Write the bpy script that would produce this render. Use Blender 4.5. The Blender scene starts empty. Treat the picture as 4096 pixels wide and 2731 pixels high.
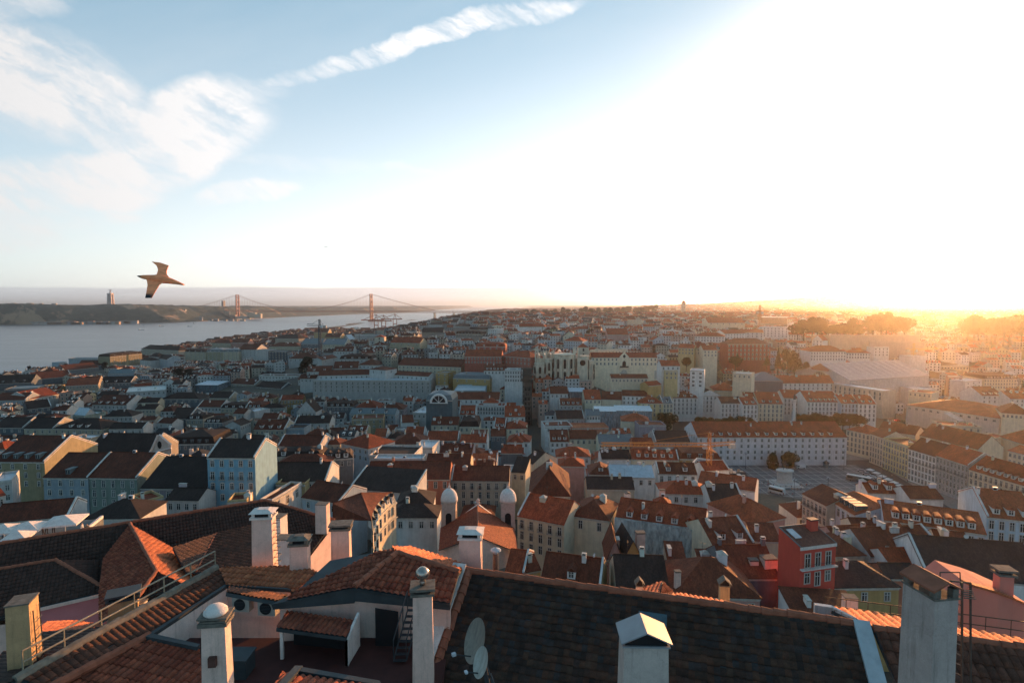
import bpy, bmesh, math, random
from mathutils import Vector, Matrix
random.seed(11)
S = bpy.context.scene
COL = S.collection
R = math.radians
# ------------------------------------------------------------------ camera, world, sun, exposure
CAMZ = 110.0
F = 2276.0                       # focal length in photo pixels (4096 wide)
PITCH = math.atan(145.5 / F)     # horizon at photo row 1220
cd = bpy.data.cameras.new('camera'); cam = bpy.data.objects.new('camera', cd); COL.objects.link(cam)
cam.location = (0, 0, CAMZ); cam.rotation_euler = (R(90) - PITCH, 0, 0)
cd.sensor_width = 36; cd.lens = 36 * F / 4096; cd.clip_start = 0.5; cd.clip_end = 200000
S.camera = cam
S.view_settings.view_transform = 'Standard'; S.view_settings.look = 'None'
S.view_settings.gamma = 1; S.view_settings.use_curve_mapping = False
S.view_settings.exposure = 1.0
FWD = Vector((0, math.cos(PITCH), -math.sin(PITCH))); UP = Vector((0, math.sin(PITCH), math.cos(PITCH)))
CAM = Vector((0, 0, CAMZ))
def ray(x, y):
    return Vector((1, 0, 0)) * ((x - 2048) / F) + UP * ((1365.5 - y) / F) + FWD
def pz(x, y, z):                 # the place seen at photo pixel x, y that lies at height z
    d = ray(x, y); return CAM + d * ((z - CAMZ) / d.z)
def pd(x, y, dist):              # ... that lies dist metres ahead
    d = ray(x, y); return CAM + d * (dist / d.y)
def px(p):                       # world -> photo pixel
    v = Vector(p) - CAM; w = v.dot(FWD)
    return (2048 + F * v.x / w, 1365.5 - F * v.dot(UP) / w, w)

SUN_AZ, SUN_EL = 38.0, 6.0       # degrees right of straight ahead, above the horizon
sl = bpy.data.lights.new('sun', 'SUN'); sun = bpy.data.objects.new('sun', sl); COL.objects.link(sun)
sl.energy = 5.0; sl.angle = R(0.5); sl.color = (1.0, 0.42, 0.13)
sdir = Vector((math.sin(R(SUN_AZ)) * math.cos(R(SUN_EL)), math.cos(R(SUN_AZ)) * math.cos(R(SUN_EL)), math.sin(R(SUN_EL))))
sun.rotation_euler = sdir.to_track_quat('Z', 'Y').to_euler()

class NT:
    """small helper to write node trees"""
    def __init__(s, tree): s.t = tree; s.n = tree.nodes; s.l = tree.links; s.n.clear()
    def put(s, sock, v):
        if v is None: return
        if isinstance(v, bpy.types.NodeSocket): s.l.new(v, sock)
        elif isinstance(v, (tuple, list, Vector)) and sock.type == 'RGBA' and len(v) == 3: sock.default_value = (*v, 1)
        else: sock.default_value = v
    def node(s, t, **kw):
        n = s.n.new(t)
        for k, v in kw.items(): setattr(n, k, v)
        return n
    def m(s, op, a, b=None, c=None, clamp=False):
        n = s.node('ShaderNodeMath', operation=op, use_clamp=clamp)
        for i, v in enumerate((a, b, c)): s.put(n.inputs[i], v)
        return n.outputs[0]
    def v(s, op, a, b=None, scale=None):
        n = s.node('ShaderNodeVectorMath', operation=op)
        s.put(n.inputs[0], a); s.put(n.inputs[1], b)
        if scale is not None: s.put(n.inputs['Scale'], scale)
        return n.outputs['Value'] if op in ('DOT_PRODUCT', 'LENGTH', 'DISTANCE') else n.outputs[0]
    def comb(s, x=0, y=0, z=0):
        n = s.node('ShaderNodeCombineXYZ')
        for i, v in enumerate((x, y, z)): s.put(n.inputs[i], v)
        return n.outputs[0]
    def sep(s, v):
        n = s.node('ShaderNodeSeparateXYZ'); s.put(n.inputs[0], v); return n.outputs
    def ramp(s, x, a, b, c=0.0, d=1.0, smooth=True):
        n = s.node('ShaderNodeMapRange', interpolation_type='SMOOTHSTEP' if smooth else 'LINEAR'); n.clamp = True
        for i, q in enumerate((x, a, b, c, d)): s.put(n.inputs[i], q)
        return n.outputs[0]
    def noise(s, vec, scale=1.0, detail=2.0, rough=0.5, out=0, dims='3D'):
        n = s.node('ShaderNodeTexNoise', noise_dimensions=dims)
        s.put(n.inputs['Vector'], vec); s.put(n.inputs['Scale'], scale); s.put(n.inputs['Detail'], detail); s.put(n.inputs['Roughness'], rough)
        return n.outputs[out]
    def mix(s, f, a, b, mode='MIX'):
        n = s.node('ShaderNodeMix', data_type='RGBA', blend_type=mode); n.clamp_factor = True
        s.put(n.inputs[0], f); s.put(n.inputs[6], a); s.put(n.inputs[7], b); return n.outputs[2]

def build_world():
    w = bpy.data.worlds.new('World'); S.world = w; w.use_nodes = True
    N = NT(w.node_tree)
    tc = N.node('ShaderNodeTexCoord').outputs['Generated']
    d = N.v('NORMALIZE', tc); sx, sy, sz = N.sep(d)
    sky = N.node('ShaderNodeTexSky', sky_type='NISHITA'); sky.sun_disc = False
    sky.sun_elevation = R(SUN_EL); sky.sun_rotation = R(SUN_AZ); sky.air_density = 1.0; sky.dust_density = 1.2; sky.ozone_density = 2.0
    base = N.v('SCALE', sky.outputs[0], scale=0.05)
    # evening haze layer of the sky: pale towards the horizon, cool blue overhead and behind
    ct = N.v('DOT_PRODUCT', d, sdir); zc = N.m('MAXIMUM', sz, 0.0)
    up = N.ramp(sz, -0.02, 0.50, 0, 1, smooth=False)
    pale = N.mix(up, (0.36, 0.365, 0.375), (0.070, 0.155, 0.212))
    behind = N.mix(up, (0.17, 0.295, 0.37), (0.04, 0.10, 0.145))
    col = N.v('ADD', base, N.mix(N.ramp(ct, -0.5, 0.5), behind, pale))
    # aureole round the low sun, spread along the horizon by the thin high cloud
    ex = N.m('MULTIPLY_ADD', N.m('SUBTRACT', 1.0, ct), -3.7, N.m('MULTIPLY', zc, -6.0))
    a1 = N.m('MULTIPLY', N.m('EXPONENT', ex), 1.75)
    a2 = N.m('MULTIPLY', N.m('POWER', N.ramp(ct, 0.85, 1.0, 0, 1, smooth=False), 3.0), 1.2)
    col = N.v('ADD', col, N.v('SCALE', (1.0, 0.96, 0.90), scale=a1))
    col = N.v('ADD', col, N.v('SCALE', (1.0, 0.75, 0.45), scale=a2))
    # ---- clouds, laid out on the sky by direction
    y = N.m('MAXIMUM', sy, 0.02)
    u = N.m('DIVIDE', sx, y); v = N.m('DIVIDE', sz, y)
    ok = N.ramp(sy, 0.05, 0.2)
    def uv(X, Y):
        q = ray(X, Y); return q.x / q.y, q.z / q.y
    uvv = N.comb(u, v, 0)
    warp = N.noise(uvv, 5.0, 7, 0.68, out=1)
    wv = N.v('ADD', uvv, N.v('SCALE', N.v('SUBTRACT', warp, (0.5, 0.5, 0.5)), scale=0.07))
    wu, wvv, _ = N.sep(wv)
    def blob(X, Y, rx, ry, ang=0, soft=0.0):
        cu, cv = uv(X, Y); ca, sa = math.cos(R(ang)), math.sin(R(ang))
        du = N.m('SUBTRACT', wu, cu); dv = N.m('SUBTRACT', wvv, cv)
        a = N.m('DIVIDE', N.m('ADD', N.m('MULTIPLY', du, ca), N.m('MULTIPLY', dv, sa)), rx / F)
        b = N.m('DIVIDE', N.m('SUBTRACT', N.m('MULTIPLY', dv, ca), N.m('MULTIPLY', du, sa)), ry / F)
        r2 = N.m('ADD', N.m('MULTIPLY', a, a), N.m('MULTIPLY', b, b))
        return N.ramp(r2, soft, 1.0, 1.0, 0.0)
    def fibres(ang, sc, stretch, lo, hi, det=7):
        ca, sa = math.cos(R(ang)), math.sin(R(ang))
        du = N.m('ADD', N.m('MULTIPLY', wu, ca), N.m('MULTIPLY', wvv, sa)); dv = N.m('SUBTRACT', N.m('MULTIPLY', wvv, ca), N.m('MULTIPLY', wu, sa))
        n = N.noise(N.comb(N.m('DIVIDE', du, stretch), dv, 3.3), sc, det, 0.62)
        return N.ramp(n, lo, hi)
    mass = None
    for args, k in (((100, 330, 520, 290, -12), 1.1), ((400, 420, 330, 230, -40), 0.95), ((800, 490, 400, 230, 14), 1.3), ((620, 640, 620, 190, 24), 1.35),
                    ((150, 740, 620, 150, 6), 1.15), ((60, 900, 620, 150, 4), 0.75), ((60, 30, 330, 90, 5), 0.6), ((450, 870, 170, 40, 4), 0.8), ((250, 980, 300, 40, 5), 0.6)):
        b = N.m('MULTIPLY', blob(*args), k); mass = b if mass is None else N.m('MAXIMUM', mass, b)
    f1 = fibres(-38, 9.0, 2.6, 0.36, 0.66, 10); f2 = N.m('MULTIPLY_ADD', fibres(24, 8.0, 3.4, 0.28, 0.70, 10), 0.6, N.m('MULTIPLY', fibres(-26, 52.0, 5.0, 0.40, 0.60, 8), 0.45))
    fm = N.m('MULTIPLY_ADD', f1, 0.55, N.m('MULTIPLY', f2, 0.55))
    cl = N.m('MULTIPLY', N.ramp(mass, 0.05, 1.25), N.m('MULTIPLY_ADD', N.m('POWER', fm, 1.5), 1.55, 0.10), clamp=True)
    st = None
    for args, k in (((1560, 190, 740, 58, 16.5), 1.0), ((1800, 125, 580, 54, 14), 1.15), ((2150, 62, 250, 44, 18), 0.9), ((1020, 350, 200, 70, -12), 0.5), ((980, 770, 270, 55, 6), 1.4),
                    ((1600, 680, 220, 22, -4), 0.55), ((1200, 660, 500, 40, -3), 0.4)):
        b = N.m('MULTIPLY', blob(*args), k); st = b if st is None else N.m('MAXIMUM', st, b)
    f3 = N.m('MULTIPLY_ADD', fibres(-24, 16.0, 4.0, 0.40, 0.62), 0.55, N.m('MULTIPLY', fibres(-32, 60.0, 5.0, 0.36, 0.64, 5), 0.45)); cl2 = N.m('MULTIPLY', N.ramp(st, 0.0, 1.15), N.m('MULTIPLY_ADD', f3, 1.0, 0.16), clamp=True)
    veil = N.m('MULTIPLY', fibres(12, 2.2, 3.5, 0.35, 0.8, 5), 0.22)
    tot = N.m('MULTIPLY', N.m('MAXIMUM', N.m('MAXIMUM', cl, cl2), veil), ok)
    col = N.mix(N.m('MULTIPLY', tot, 0.92), col, N.v('SCALE', (0.98, 0.95, 0.94), scale=N.ramp(ct, 0.0, 0.8, 0.43, 0.62)))
    # grey-mauve stratus bank low along the western horizon, its top edge faintly wavy
    edge = N.noise(N.comb(u, 0, 0), 3.5, 4, 0.6); vv = N.m('ADD', v, N.m('MULTIPLY', N.m('SUBTRACT', edge, 0.5), 0.010))
    bank = N.ramp(vv, 0.0285, 0.0325, 1, 0); gap = N.ramp(N.noise(N.comb(N.m('MULTIPLY', u, 1.2), N.m('MULTIPLY', v, 90), 0), 1.6, 4, 0.6), 0.55, 0.75, 1, 0.45)
    bank = N.m('MULTIPLY', N.m('MULTIPLY', bank, gap), N.ramp(u, 0.0, 0.35, 0.85, 0.0))
    col = N.mix(N.m('MULTIPLY', bank, ok), col, N.mix(N.ramp(u, -0.9, 0.1), (0.33, 0.34, 0.36), (0.50, 0.42, 0.41)))
    bg = N.node('ShaderNodeBackground'); N.put(bg.inputs[0], col); bg.inputs[1].default_value = 1.0
    out = N.node('ShaderNodeOutputWorld'); N.l.new(bg.outputs[0], out.inputs[0])
build_world()

# ------------------------------------------------------------------ mesh + object helpers
class MB:
    """collects polygons and builds ONE mesh object"""
    def __init__(s): s.v = []; s.f = []; s.m = []
    def add(s, pts, faces, m=0):
        o = len(s.v); s.v += [tuple(p) for p in pts]
        s.f += [tuple(o + i for i in f) for f in faces]; s.m += [m] * len(faces)
    def poly(s, *pts, m=0): s.add(pts, [tuple(range(len(pts)))], m)
    def box(s, x0, y0, z0, x1, y1, z1, m=0):
        p = [(x0, y0, z0), (x1, y0, z0), (x1, y1, z0), (x0, y1, z0), (x0, y0, z1), (x1, y0, z1), (x1, y1, z1), (x0, y1, z1)]
        s.add(p, [(0, 3, 2, 1), (4, 5, 6, 7), (0, 1, 5, 4), (1, 2, 6, 5), (2, 3, 7, 6), (3, 0, 4, 7)], m)
    def hexa(s, lo, hi, m=0):      # two 4-rings
        s.add(list(lo) + list(hi), [(3, 2, 1, 0), (4, 5, 6, 7), (0, 1, 5, 4), (1, 2, 6, 5), (2, 3, 7, 6), (3, 0, 4, 7)], m)
    def slab(s, pts, n, m=0):      # polygon thickened by vector n
        k = len(pts); n = Vector(n); a = [Vector(p) for p in pts]; b = [p + n for p in a]
        s.add(a + b, [tuple(range(k - 1, -1, -1)), tuple(range(k, 2 * k))] + [(i, (i + 1) % k, k + (i + 1) % k, k + i) for i in range(k)], m)
    def tube(s, a, b, r, n=6, r2=None, m=0):
        a, b = Vector(a), Vector(b); r2 = r if r2 is None else r2; w = (b - a).normalized()
        t = Vector((0, 0, 1)) if abs(w.z) < 0.9 else Vector((1, 0, 0)); u = w.cross(t).normalized(); q = w.cross(u)
        c = [(math.cos(2 * math.pi * i / n), math.sin(2 * math.pi * i / n)) for i in range(n)]
        s.add([a + (u * x + q * y) * r for x, y in c] + [b + (u * x + q * y) * r2 for x, y in c],
              [(i, (i + 1) % n, n + (i + 1) % n, n + i) for i in range(n)] + [tuple(range(n - 1, -1, -1)), tuple(range(n, 2 * n))], m)
    def lathe(s, prof, c=(0, 0, 0), n=14, m=0, sx=1, sy=1):
        o = len(s.v)
        for r, z in prof:
            for i in range(n):
                a = 2 * math.pi * (i + .5) / n; s.v.append((c[0] + r * math.cos(a) * sx, c[1] + r * math.sin(a) * sy, c[2] + z))
        k = len(prof)
        for j in range(k - 1):
            for i in range(n):
                s.f.append((o + j * n + i, o + j * n + (i + 1) % n, o + (j + 1) * n + (i + 1) % n, o + (j + 1) * n + i)); s.m.append(m)
        s.f.append(tuple(o + i for i in range(n - 1, -1, -1))); s.m.append(m)
        s.f.append(tuple(o + (k - 1) * n + i for i in range(n))); s.m.append(m)
    def mesh(s, name, mats, smooth=False):
        me = bpy.data.meshes.new(name); me.from_pydata(s.v, [], s.f)
        for t in (mats if isinstance(mats, (list, tuple)) else [mats]): me.materials.append(t)
        me.polygons.foreach_set('material_index', s.m)
        if smooth: me.polygons.foreach_set('use_smooth', [True] * len(s.f))
        me.update(); return me
    def build(s, name, mats, parent=None, loc=None, color=None, smooth=False):
        return obj(name, s.mesh(name, mats, smooth), parent, loc, color)
def obj(name, me, parent=None, loc=None, color=None, rz=None, scale=None):
    o = bpy.data.objects.new(name, me); COL.objects.link(o)
    if parent: o.parent = parent
    if loc is not None: o.location = loc
    if rz is not None: o.rotation_euler = (0, 0, rz)
    if scale is not None: o.scale = scale
    if color: o.color = (*color, 1)
    return o
LABELS = {}
def tag(o, label=None, cat=None, group=None, kind=None):
    if label: o['label'] = label; LABELS.setdefault(label, []).append(o.name)
    if cat: o['category'] = cat
    if group: o['group'] = group
    if kind: o['kind'] = kind
    return o
def empty(name, loc, rz=0, label=None, cat=None, group=None):
    o = bpy.data.objects.new(name, None); COL.objects.link(o); o.location = loc; o.rotation_euler = (0, 0, rz)
    o.empty_display_size = 0.5
    return tag(o, label, cat, group)

# ------------------------------------------------------------------ materials
def mat(name): 
    m = bpy.data.materials.new(name); m.use_nodes = True; return m, NT(m.node_tree)
def finish(N, color, rough=0.85, bump=None, spec=0.3, metallic=0.0, bdist=0.02, bstr=0.6):
    b = N.node('ShaderNodeBsdfPrincipled'); o = N.node('ShaderNodeOutputMaterial')
    N.put(b.inputs['Base Color'], color); N.put(b.inputs['Roughness'], rough); N.put(b.inputs['Metallic'], metallic)
    b.inputs['Specular IOR Level'].default_value = spec
    if bump is not None:
        k = N.node('ShaderNodeBump'); k.inputs['Distance'].default_value = bdist; k.inputs['Strength'].default_value = bstr
        N.put(k.inputs['Height'], bump); N.l.new(k.outputs[0], b.inputs['Normal'])
    N.l.new(b.outputs[0], o.inputs[0]); return b
def simple(name, color, rough=0.8, var=0.25, scale=2.0, spec=0.3, metallic=0.0, objcol=False, stretch=(1, 1, 1), bump=0.0):
    m, N = mat(name)
    g = N.node('ShaderNodeNewGeometry').outputs['Position']
    n = N.noise(N.v('MULTIPLY', g, stretch), scale, 5, 0.6)
    c = N.node('ShaderNodeObjectInfo').outputs['Color'] if objcol else None
    k = N.ramp(n, 0.25, 0.75, 1 - var, 1 + var, smooth=False)
    base = N.v('SCALE', c if objcol else Vector(color), scale=k)
    finish(N, base, rough, bump=n if bump else None, spec=spec, metallic=metallic, bdist=bump or 0.01)
    return m
def wall_mat(name='painted_plaster', attr=False):
    m, N = mat(name)
    geo = N.node('ShaderNodeNewGeometry'); p = geo.outputs['Position']
    if attr: c = N.node('ShaderNodeAttribute', attribute_name='tint').outputs['Color']
    else: c = N.node('ShaderNodeObjectInfo').outputs['Color']
    streak = N.noise(N.v('MULTIPLY', p, (1.1, 1.1, 0.10)), 1.0, 6, 0.65)
    patch = N.noise(p, 0.45, 5, 0.65)
    k = N.m('MULTIPLY', N.ramp(streak, 0.35, 0.7, 0.86, 1.04), N.ramp(patch, 0.3, 0.7, 0.86, 1.06))
    fine = N.noise(p, 14.0, 3, 0.6)
    col = N.v('SCALE', c, scale=k)
    grime = N.ramp(N.noise(N.v('MULTIPLY', p, (2.5, 2.5, 0.25)), 1.0, 5, 0.7), 0.62, 0.85, 0, 0.28)
    col = N.mix(grime, col, (0.10, 0.095, 0.085))
    finish(N, col, 0.9, bump=fine, bdist=0.012, bstr=0.35, spec=0.2); return m
def roof_mat(name, attr=False, pitch=0.24, course=0.38, tiles=True):
    m, N = mat(name)
    geo = N.node('ShaderNodeNewGeometry'); p = geo.outputs['Position']; n = geo.outputs['True Normal']
    t = N.v('NORMALIZE', N.v('CROSS_PRODUCT', n, (0, 0.0001, 1))); s = N.v('CROSS_PRODUCT', t, n)
    u = N.v('DOT_PRODUCT', p, t); v = N.v('DOT_PRODUCT', p, s)
    if attr: c = N.node('ShaderNodeAttribute', attribute_name='tint').outputs['Color']
    else: c = N.node('ShaderNodeObjectInfo').outputs['Color']
    big = N.noise(p, 0.22, 5, 0.65); mid = N.noise(N.comb(N.m('MULTIPLY', u, 1.2), N.m('MULTIPLY', v, 0.25), 0), 1.0, 5, 0.7)
    k = N.m('MULTIPLY', N.ramp(big, 0.3, 0.7, 0.72, 1.25), N.ramp(mid, 0.3, 0.72, 0.75, 1.2))
    cell = N.node('ShaderNodeTexWhiteNoise', noise_dimensions='2D')
    N.put(cell.inputs['Vector'], N.comb(N.m('FLOOR', N.m('DIVIDE', u, pitch)), N.m('FLOOR', N.m('DIVIDE', v, course)), 0))
    k = N.m('MULTIPLY', k, N.ramp(cell.outputs['Value'], 0, 1, 0.72, 1.28, smooth=False))
    fu = N.m('FRACT', N.m('DIVIDE', u, pitch)); fv = N.m('FRACT', N.m('DIVIDE', v, course))
    barrel = N.m('SINE', N.m('MULTIPLY', fu, math.pi))
    h = N.m('ADD', barrel, N.m('MULTIPLY', fv, -0.5))
    col = N.v('SCALE', c, scale=k)
    if tiles:                       # darker channel between the barrels
        ch = N.ramp(barrel, 0.0, 0.45, 0.45, 1.0); col = N.v('SCALE', col, scale=ch)
    moss = N.ramp(N.noise(p, 0.6, 6, 0.7), 0.56, 0.75, 0, 0.55)
    col = N.mix(moss, col, N.v('SCALE', (0.042, 0.036, 0.028), scale=1.0))
    finish(N, col, 0.85, bump=h, bdist=0.05, bstr=0.8, spec=0.25); return m
def plaster(name, color, stain=.5):
    """old render: rain streaks, soot, patches of newer plaster and hairline cracks"""
    m, N = mat(name); p = N.node('ShaderNodeNewGeometry').outputs['Position']
    st = N.noise(N.v('MULTIPLY', p, (5, 5, .45)), 1.0, 7, .68); bl = N.noise(p, 1.3, 7, .7); fine = N.noise(p, 24, 4, .6)
    pt = N.node('ShaderNodeTexVoronoi', feature='SMOOTH_F1'); N.put(pt.inputs['Vector'], N.v('ADD', p, N.v('SCALE', N.noise(p, 2.5, 4, .6, out=1), scale=.5))); pt.inputs['Scale'].default_value = .9
    col = N.v('SCALE', Vector(color), scale=N.m('MULTIPLY', N.ramp(bl, .3, .7, .86, 1.08), N.ramp(fine, .3, .7, .94, 1.05)))
    col = N.mix(N.ramp(pt.outputs['Distance'], .62, .66, 0, .35), col, N.v('SCALE', Vector(color), scale=.72))
    col = N.mix(N.m('MULTIPLY', N.ramp(st, .50, .76), stain), col, (.085, .075, .062)); col = N.mix(N.ramp(bl, .64, .80, 0, stain * .8), col, (.16, .13, .10))
    ck = N.node('ShaderNodeTexVoronoi', feature='DISTANCE_TO_EDGE'); N.put(ck.inputs['Vector'], N.v('ADD', p, N.v('SCALE', N.noise(p, 3, 5, .7, out=1), scale=.6))); ck.inputs['Scale'].default_value = .75
    col = N.mix(N.ramp(ck.outputs['Distance'], 0, .007, .28, 0), col, (.09, .08, .07))
    finish(N, col, .92, bump=N.m('ADD', fine, N.m('MULTIPLY', bl, 2.0)), bdist=.012, bstr=.7, spec=.2); return m
WALL = wall_mat(); WALLA = wall_mat('painted_plaster_mass', True)
ROOF = roof_mat('clay_roof_tiles'); ROOFA = roof_mat('clay_roof_tiles_mass', True)
OBJC = simple('coloured_paint', None, 0.7, 0.15, 1.5, objcol=True)
def glass_mat():
    m, N = mat('window_glass')
    p = N.node('ShaderNodeNewGeometry').outputs['Position']
    k = N.node('ShaderNodeTexWhiteNoise', noise_dimensions='3D'); N.put(k.inputs['Vector'], N.v('FLOOR', N.v('MULTIPLY', p, (0.45, 0.45, 0.35))))
    c = N.mix(N.ramp(k.outputs['Value'], 0.72, 0.9), (0.012, 0.018, 0.022), (0.11, 0.12, 0.115))
    finish(N, c, 0.12, spec=0.5); return m
GLASS = glass_mat()
WHITE = simple('white_painted_wood', (0.62, 0.62, 0.60), 0.6, 0.1)
STONE = simple('pale_limestone', (0.42, 0.40, 0.36), 0.9, 0.3, 1.2, stretch=(1, 1, .3))
DARK = simple('dark_opening', (0.012, 0.012, 0.014), 0.9, 0.2)
IRON = simple('dark_iron', (0.03, 0.035, 0.04), 0.55, 0.3, 6, spec=0.4)
SLATE = simple('slate_grey_metal', (0.10, 0.13, 0.14), 0.5, 0.25, 1.0)
ZINC = simple('pale_zinc_sheet', (0.38, 0.43, 0.47), 0.45, 0.25, 0.8)
# ------------------------------------------------------------------ terrain, river, far shore
def sm(a, b, x):
    t = min(1, max(0, (x - a) / (b - a))); return t * t * (3 - 2 * t)
SHORE = [(-6000, -3000), (-900, 200), (-700, 700), (-720, 900), (-770, 1100), (-830, 1500), (-840, 1900), (-900, 2500), (-960, 3500), (-700, 4300), (-150, 6000), (500, 12000), (700, 60000)]
def shore_x(y):
    for (x0, y0), (x1, y1) in zip(SHORE, SHORE[1:]):
        if y0 <= y <= y1: return x0 + (x1 - x0) * (y - y0) / (y1 - y0)
    return SHORE[-1][0]
HILL = [(0, 72), (22, 68), (45, 52), (70, 36), (110, 24), (180, 15), (260, 5), (330, 0), (1e9, 0)]
def gh(x, y):                     # ground height of the near bank
    d = math.hypot(x, y * 1.0)
    hill = 0.0
    for (d0, h0), (d1, h1) in zip(HILL, HILL[1:]):
        if d0 <= d <= d1: hill = h0 + (h1 - h0) * (d - d0) / (d1 - d0)
    hill += 14 * math.exp(-((x + 120) / 70) ** 2 - ((y - 180) / 80) ** 2)
    z = 13 + hill
    w = sm(462, 575, y + 0.10 * x)
    south = sm(-420 - .07 * (y - 500), -60 + .01 * (y - 500), x)           # hill dies towards the river side
    rise = 36 * w + 14 * sm(560, 800, y) + 10 * sm(800, 1500, y) + 12 * sm(2200, 5000, y)
    z += rise * (0.04 + 0.96 * south)
    # the Rossio / Avenida hollow on the right, then the ridge behind it
    val = sm(60, 120, x - 0.05 * (y - 450)) * (1 - sm(520, 680, y - 0.12 * max(0, x - 100))) * sm(330, 350, y)
    z -= val * max(0, z - 16)
    z -= 16 * math.exp(-((x - 560) / 220) ** 2 - ((y - 800) / 260) ** 2)
    z += 120 * math.exp(-((x - 3500) / 1500) ** 2 - ((y - 5600) / 900) ** 2) - 22 * sm(1500, 3000, y) * (1 - sm(300, 1500, x))
    z += 60 * math.exp(-((x - 3900) / 900) ** 2 - ((y - 4000) / 900) ** 2)
    s = (x - shore_x(y)) * 0.8
    z = 4 + (z - 4) * sm(0, 120, s) if s > 0 else -8
    return z
def build_terrain():
    b = MB(); na = 150; rs = [3]
    while rs[-1] < 60000: rs.append(rs[-1] * 1.055 + 1.2)
    for r in rs:
        for i in range(na + 1):
            a = R(-75 + 150 * i / na); x, y = r * math.sin(a), r * math.cos(a)
            b.v.append((x, y, gh(x, y) if r < 50000 else -200))
    w = na + 1
    for j in range(len(rs) - 1):
        for i in range(na): b.f.append((j * w + i, j * w + i + 1, (j + 1) * w + i + 1, (j + 1) * w + i)); b.m.append(0)
    m, N = mat('city_ground')
    p = N.node('ShaderNodeNewGeometry').outputs['Position']
    k = N.noise(p, 0.05, 6, 0.65); k2 = N.noise(p, 0.9, 3, 0.6)
    c = N.mix(N.ramp(k, 0.35, 0.65), (0.055, 0.055, 0.055), (0.10, 0.085, 0.065)); c = N.mix(N.ramp(k2, 0.4, 0.7), c, (0.05, 0.055, 0.04))
    finish(N, c, 0.95)
    o = b.build('ground', m, smooth=True); tag(o, kind='structure')
build_terrain()
def build_water():
    m, N = mat('river_water')
    p = N.node('ShaderNodeNewGeometry').outputs['Position']
    a = N.noise(N.v('MULTIPLY', p, (0.05, 0.16, 1)), 1.0, 6, 0.65); c = N.noise(N.v('MULTIPLY', p, (0.004, 0.02, 1)), 1.0, 4, 0.6)
    col = N.mix(N.ramp(c, 0.35, 0.7), (0.055, 0.085, 0.105), (0.12, 0.15, 0.17)); 
    finish(N, col, 0.32, bump=a, bdist=1.6, bstr=0.9, spec=0.5)
    b = MB(); b.poly((-60000, -500, 0), (60000, -500, 0), (60000, 60000, 0), (-60000, 60000, 0))
    tag(b.build('river_water', m), kind='structure')
build_water()
FAR = [(-9000, 500), (-5200, 3000), (-3000, 3180), (-2600, 3250), (-2150, 3640), (-2060, 4330), (-2080, 5200), (-1900, 7000), (-1500, 8200), (-1650, 14000), (-1800, 30000)]
def far_x(y):
    for (x0, y0), (x1, y1) in zip(FAR, FAR[1:]):
        if y0 <= y <= y1: return x0 + (x1 - x0) * (y - y0) / (y1 - y0)
    return FAR[-1][0]
def hn(x, y, s, k):
    return math.sin(x * s + k) * math.cos(y * s * 1.3 + 2 * k) + 0.5 * math.sin(x * s * 2.7 + y * s * 1.9 + k) + 0.25 * math.sin(x * s * 6.1 - y * s * 5.3)
def fh(x, y):
    s = far_x(y) - x
    if s < 0: return -6
    top = 104 + 5 * hn(x, y, 0.004, 1) + (6 if y < 3900 else 0) - 26 * sm(4300, 6500, y)
    cliff = sm(0, 230 + 60 * hn(x, y, 0.006, 3), s)
    return 2 + (top - 2) * (0.10 * sm(0, 40, s) + 0.90 * cliff)
def build_far():
    b = MB(); nx, ny = 230, 170
    ys = [2500 * (26000 / 2500) ** (j / ny) for j in range(ny + 1)]
    for y in ys:
        e = far_x(y)
        for i in range(nx + 1):
            t = i / nx; x = e + 40 - 40 * t - 6500 * t ** 2.6
            b.v.append((x, y, fh(x, y) + (2.5 * hn(x, y, 0.03, 5) if fh(x, y) > 20 else 0)))
    w = nx + 1
    for j in range(ny):
        for i in range(nx): b.f.append((j * w + i, (j + 1) * w + i, (j + 1) * w + i + 1, j * w + i + 1)); b.m.append(0)
    m, N = mat('wooded_far_bank')
    g = N.node('ShaderNodeNewGeometry'); p = g.outputs['Position']; nz = N.sep(g.outputs['Normal'])[2]
    k = N.noise(p, 0.03, 7, 0.7); q = N.noise(p, 0.006, 5, 0.6)
    wood = N.mix(N.ramp(k, 0.35, 0.65), (0.012, 0.028, 0.027), (0.045, 0.06, 0.047))
    cl = N.ramp(N.m('ADD', q, N.m('MULTIPLY', nz, -0.18)), 0.43, 0.50)
    finish(N, N.mix(cl, wood, (0.30, 0.20, 0.13)), 0.95)
    tag(b.build('hills', m, smooth=False), kind='structure')
build_far()
# ------------------------------------------------------------------ houses
WC = dict(white=(.68, .68, .66), cream=(.64, .57, .43), yellow=(.55, .44, .24), ochre=(.44, .30, .13), pink=(.52, .31, .27), grey=(.33, .34, .34), blue=(.20, .34, .42),
          paleblue=(.44, .52, .57), green=(.32, .38, .33), red=(.50, .055, .035), mauve=(.34, .30, .33), stone=(.52, .46, .37), slate=(.13, .16, .18), salmon=(.52, .20, .13),
          dim=(.20, .23, .25))  # dim: grey with the shade of the left side put into the paint
RC = dict(red=(.30, .060, .024), brown=(.150, .040, .020), dark=(.040, .026, .022), slate=(.035, .040, .045), orange=(.34, .105, .038), zinc=(.36, .40, .44), white=(.58, .59, .60), terracotta=(.36, .085, .034))
WCN = dict(white='white', cream='cream', yellow='yellow', ochre='ochre', pink='pink', grey='grey', blue='blue', paleblue='pale blue', green='pale green', red='red', mauve='mauve', stone='stone', slate='slate grey', salmon='salmon', dim='dull grey')
RCN = dict(red='red', brown='brown', dark='dark brown', slate='slate grey', orange='orange', zinc='grey metal', white='white', terracotta='terracotta')
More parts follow.
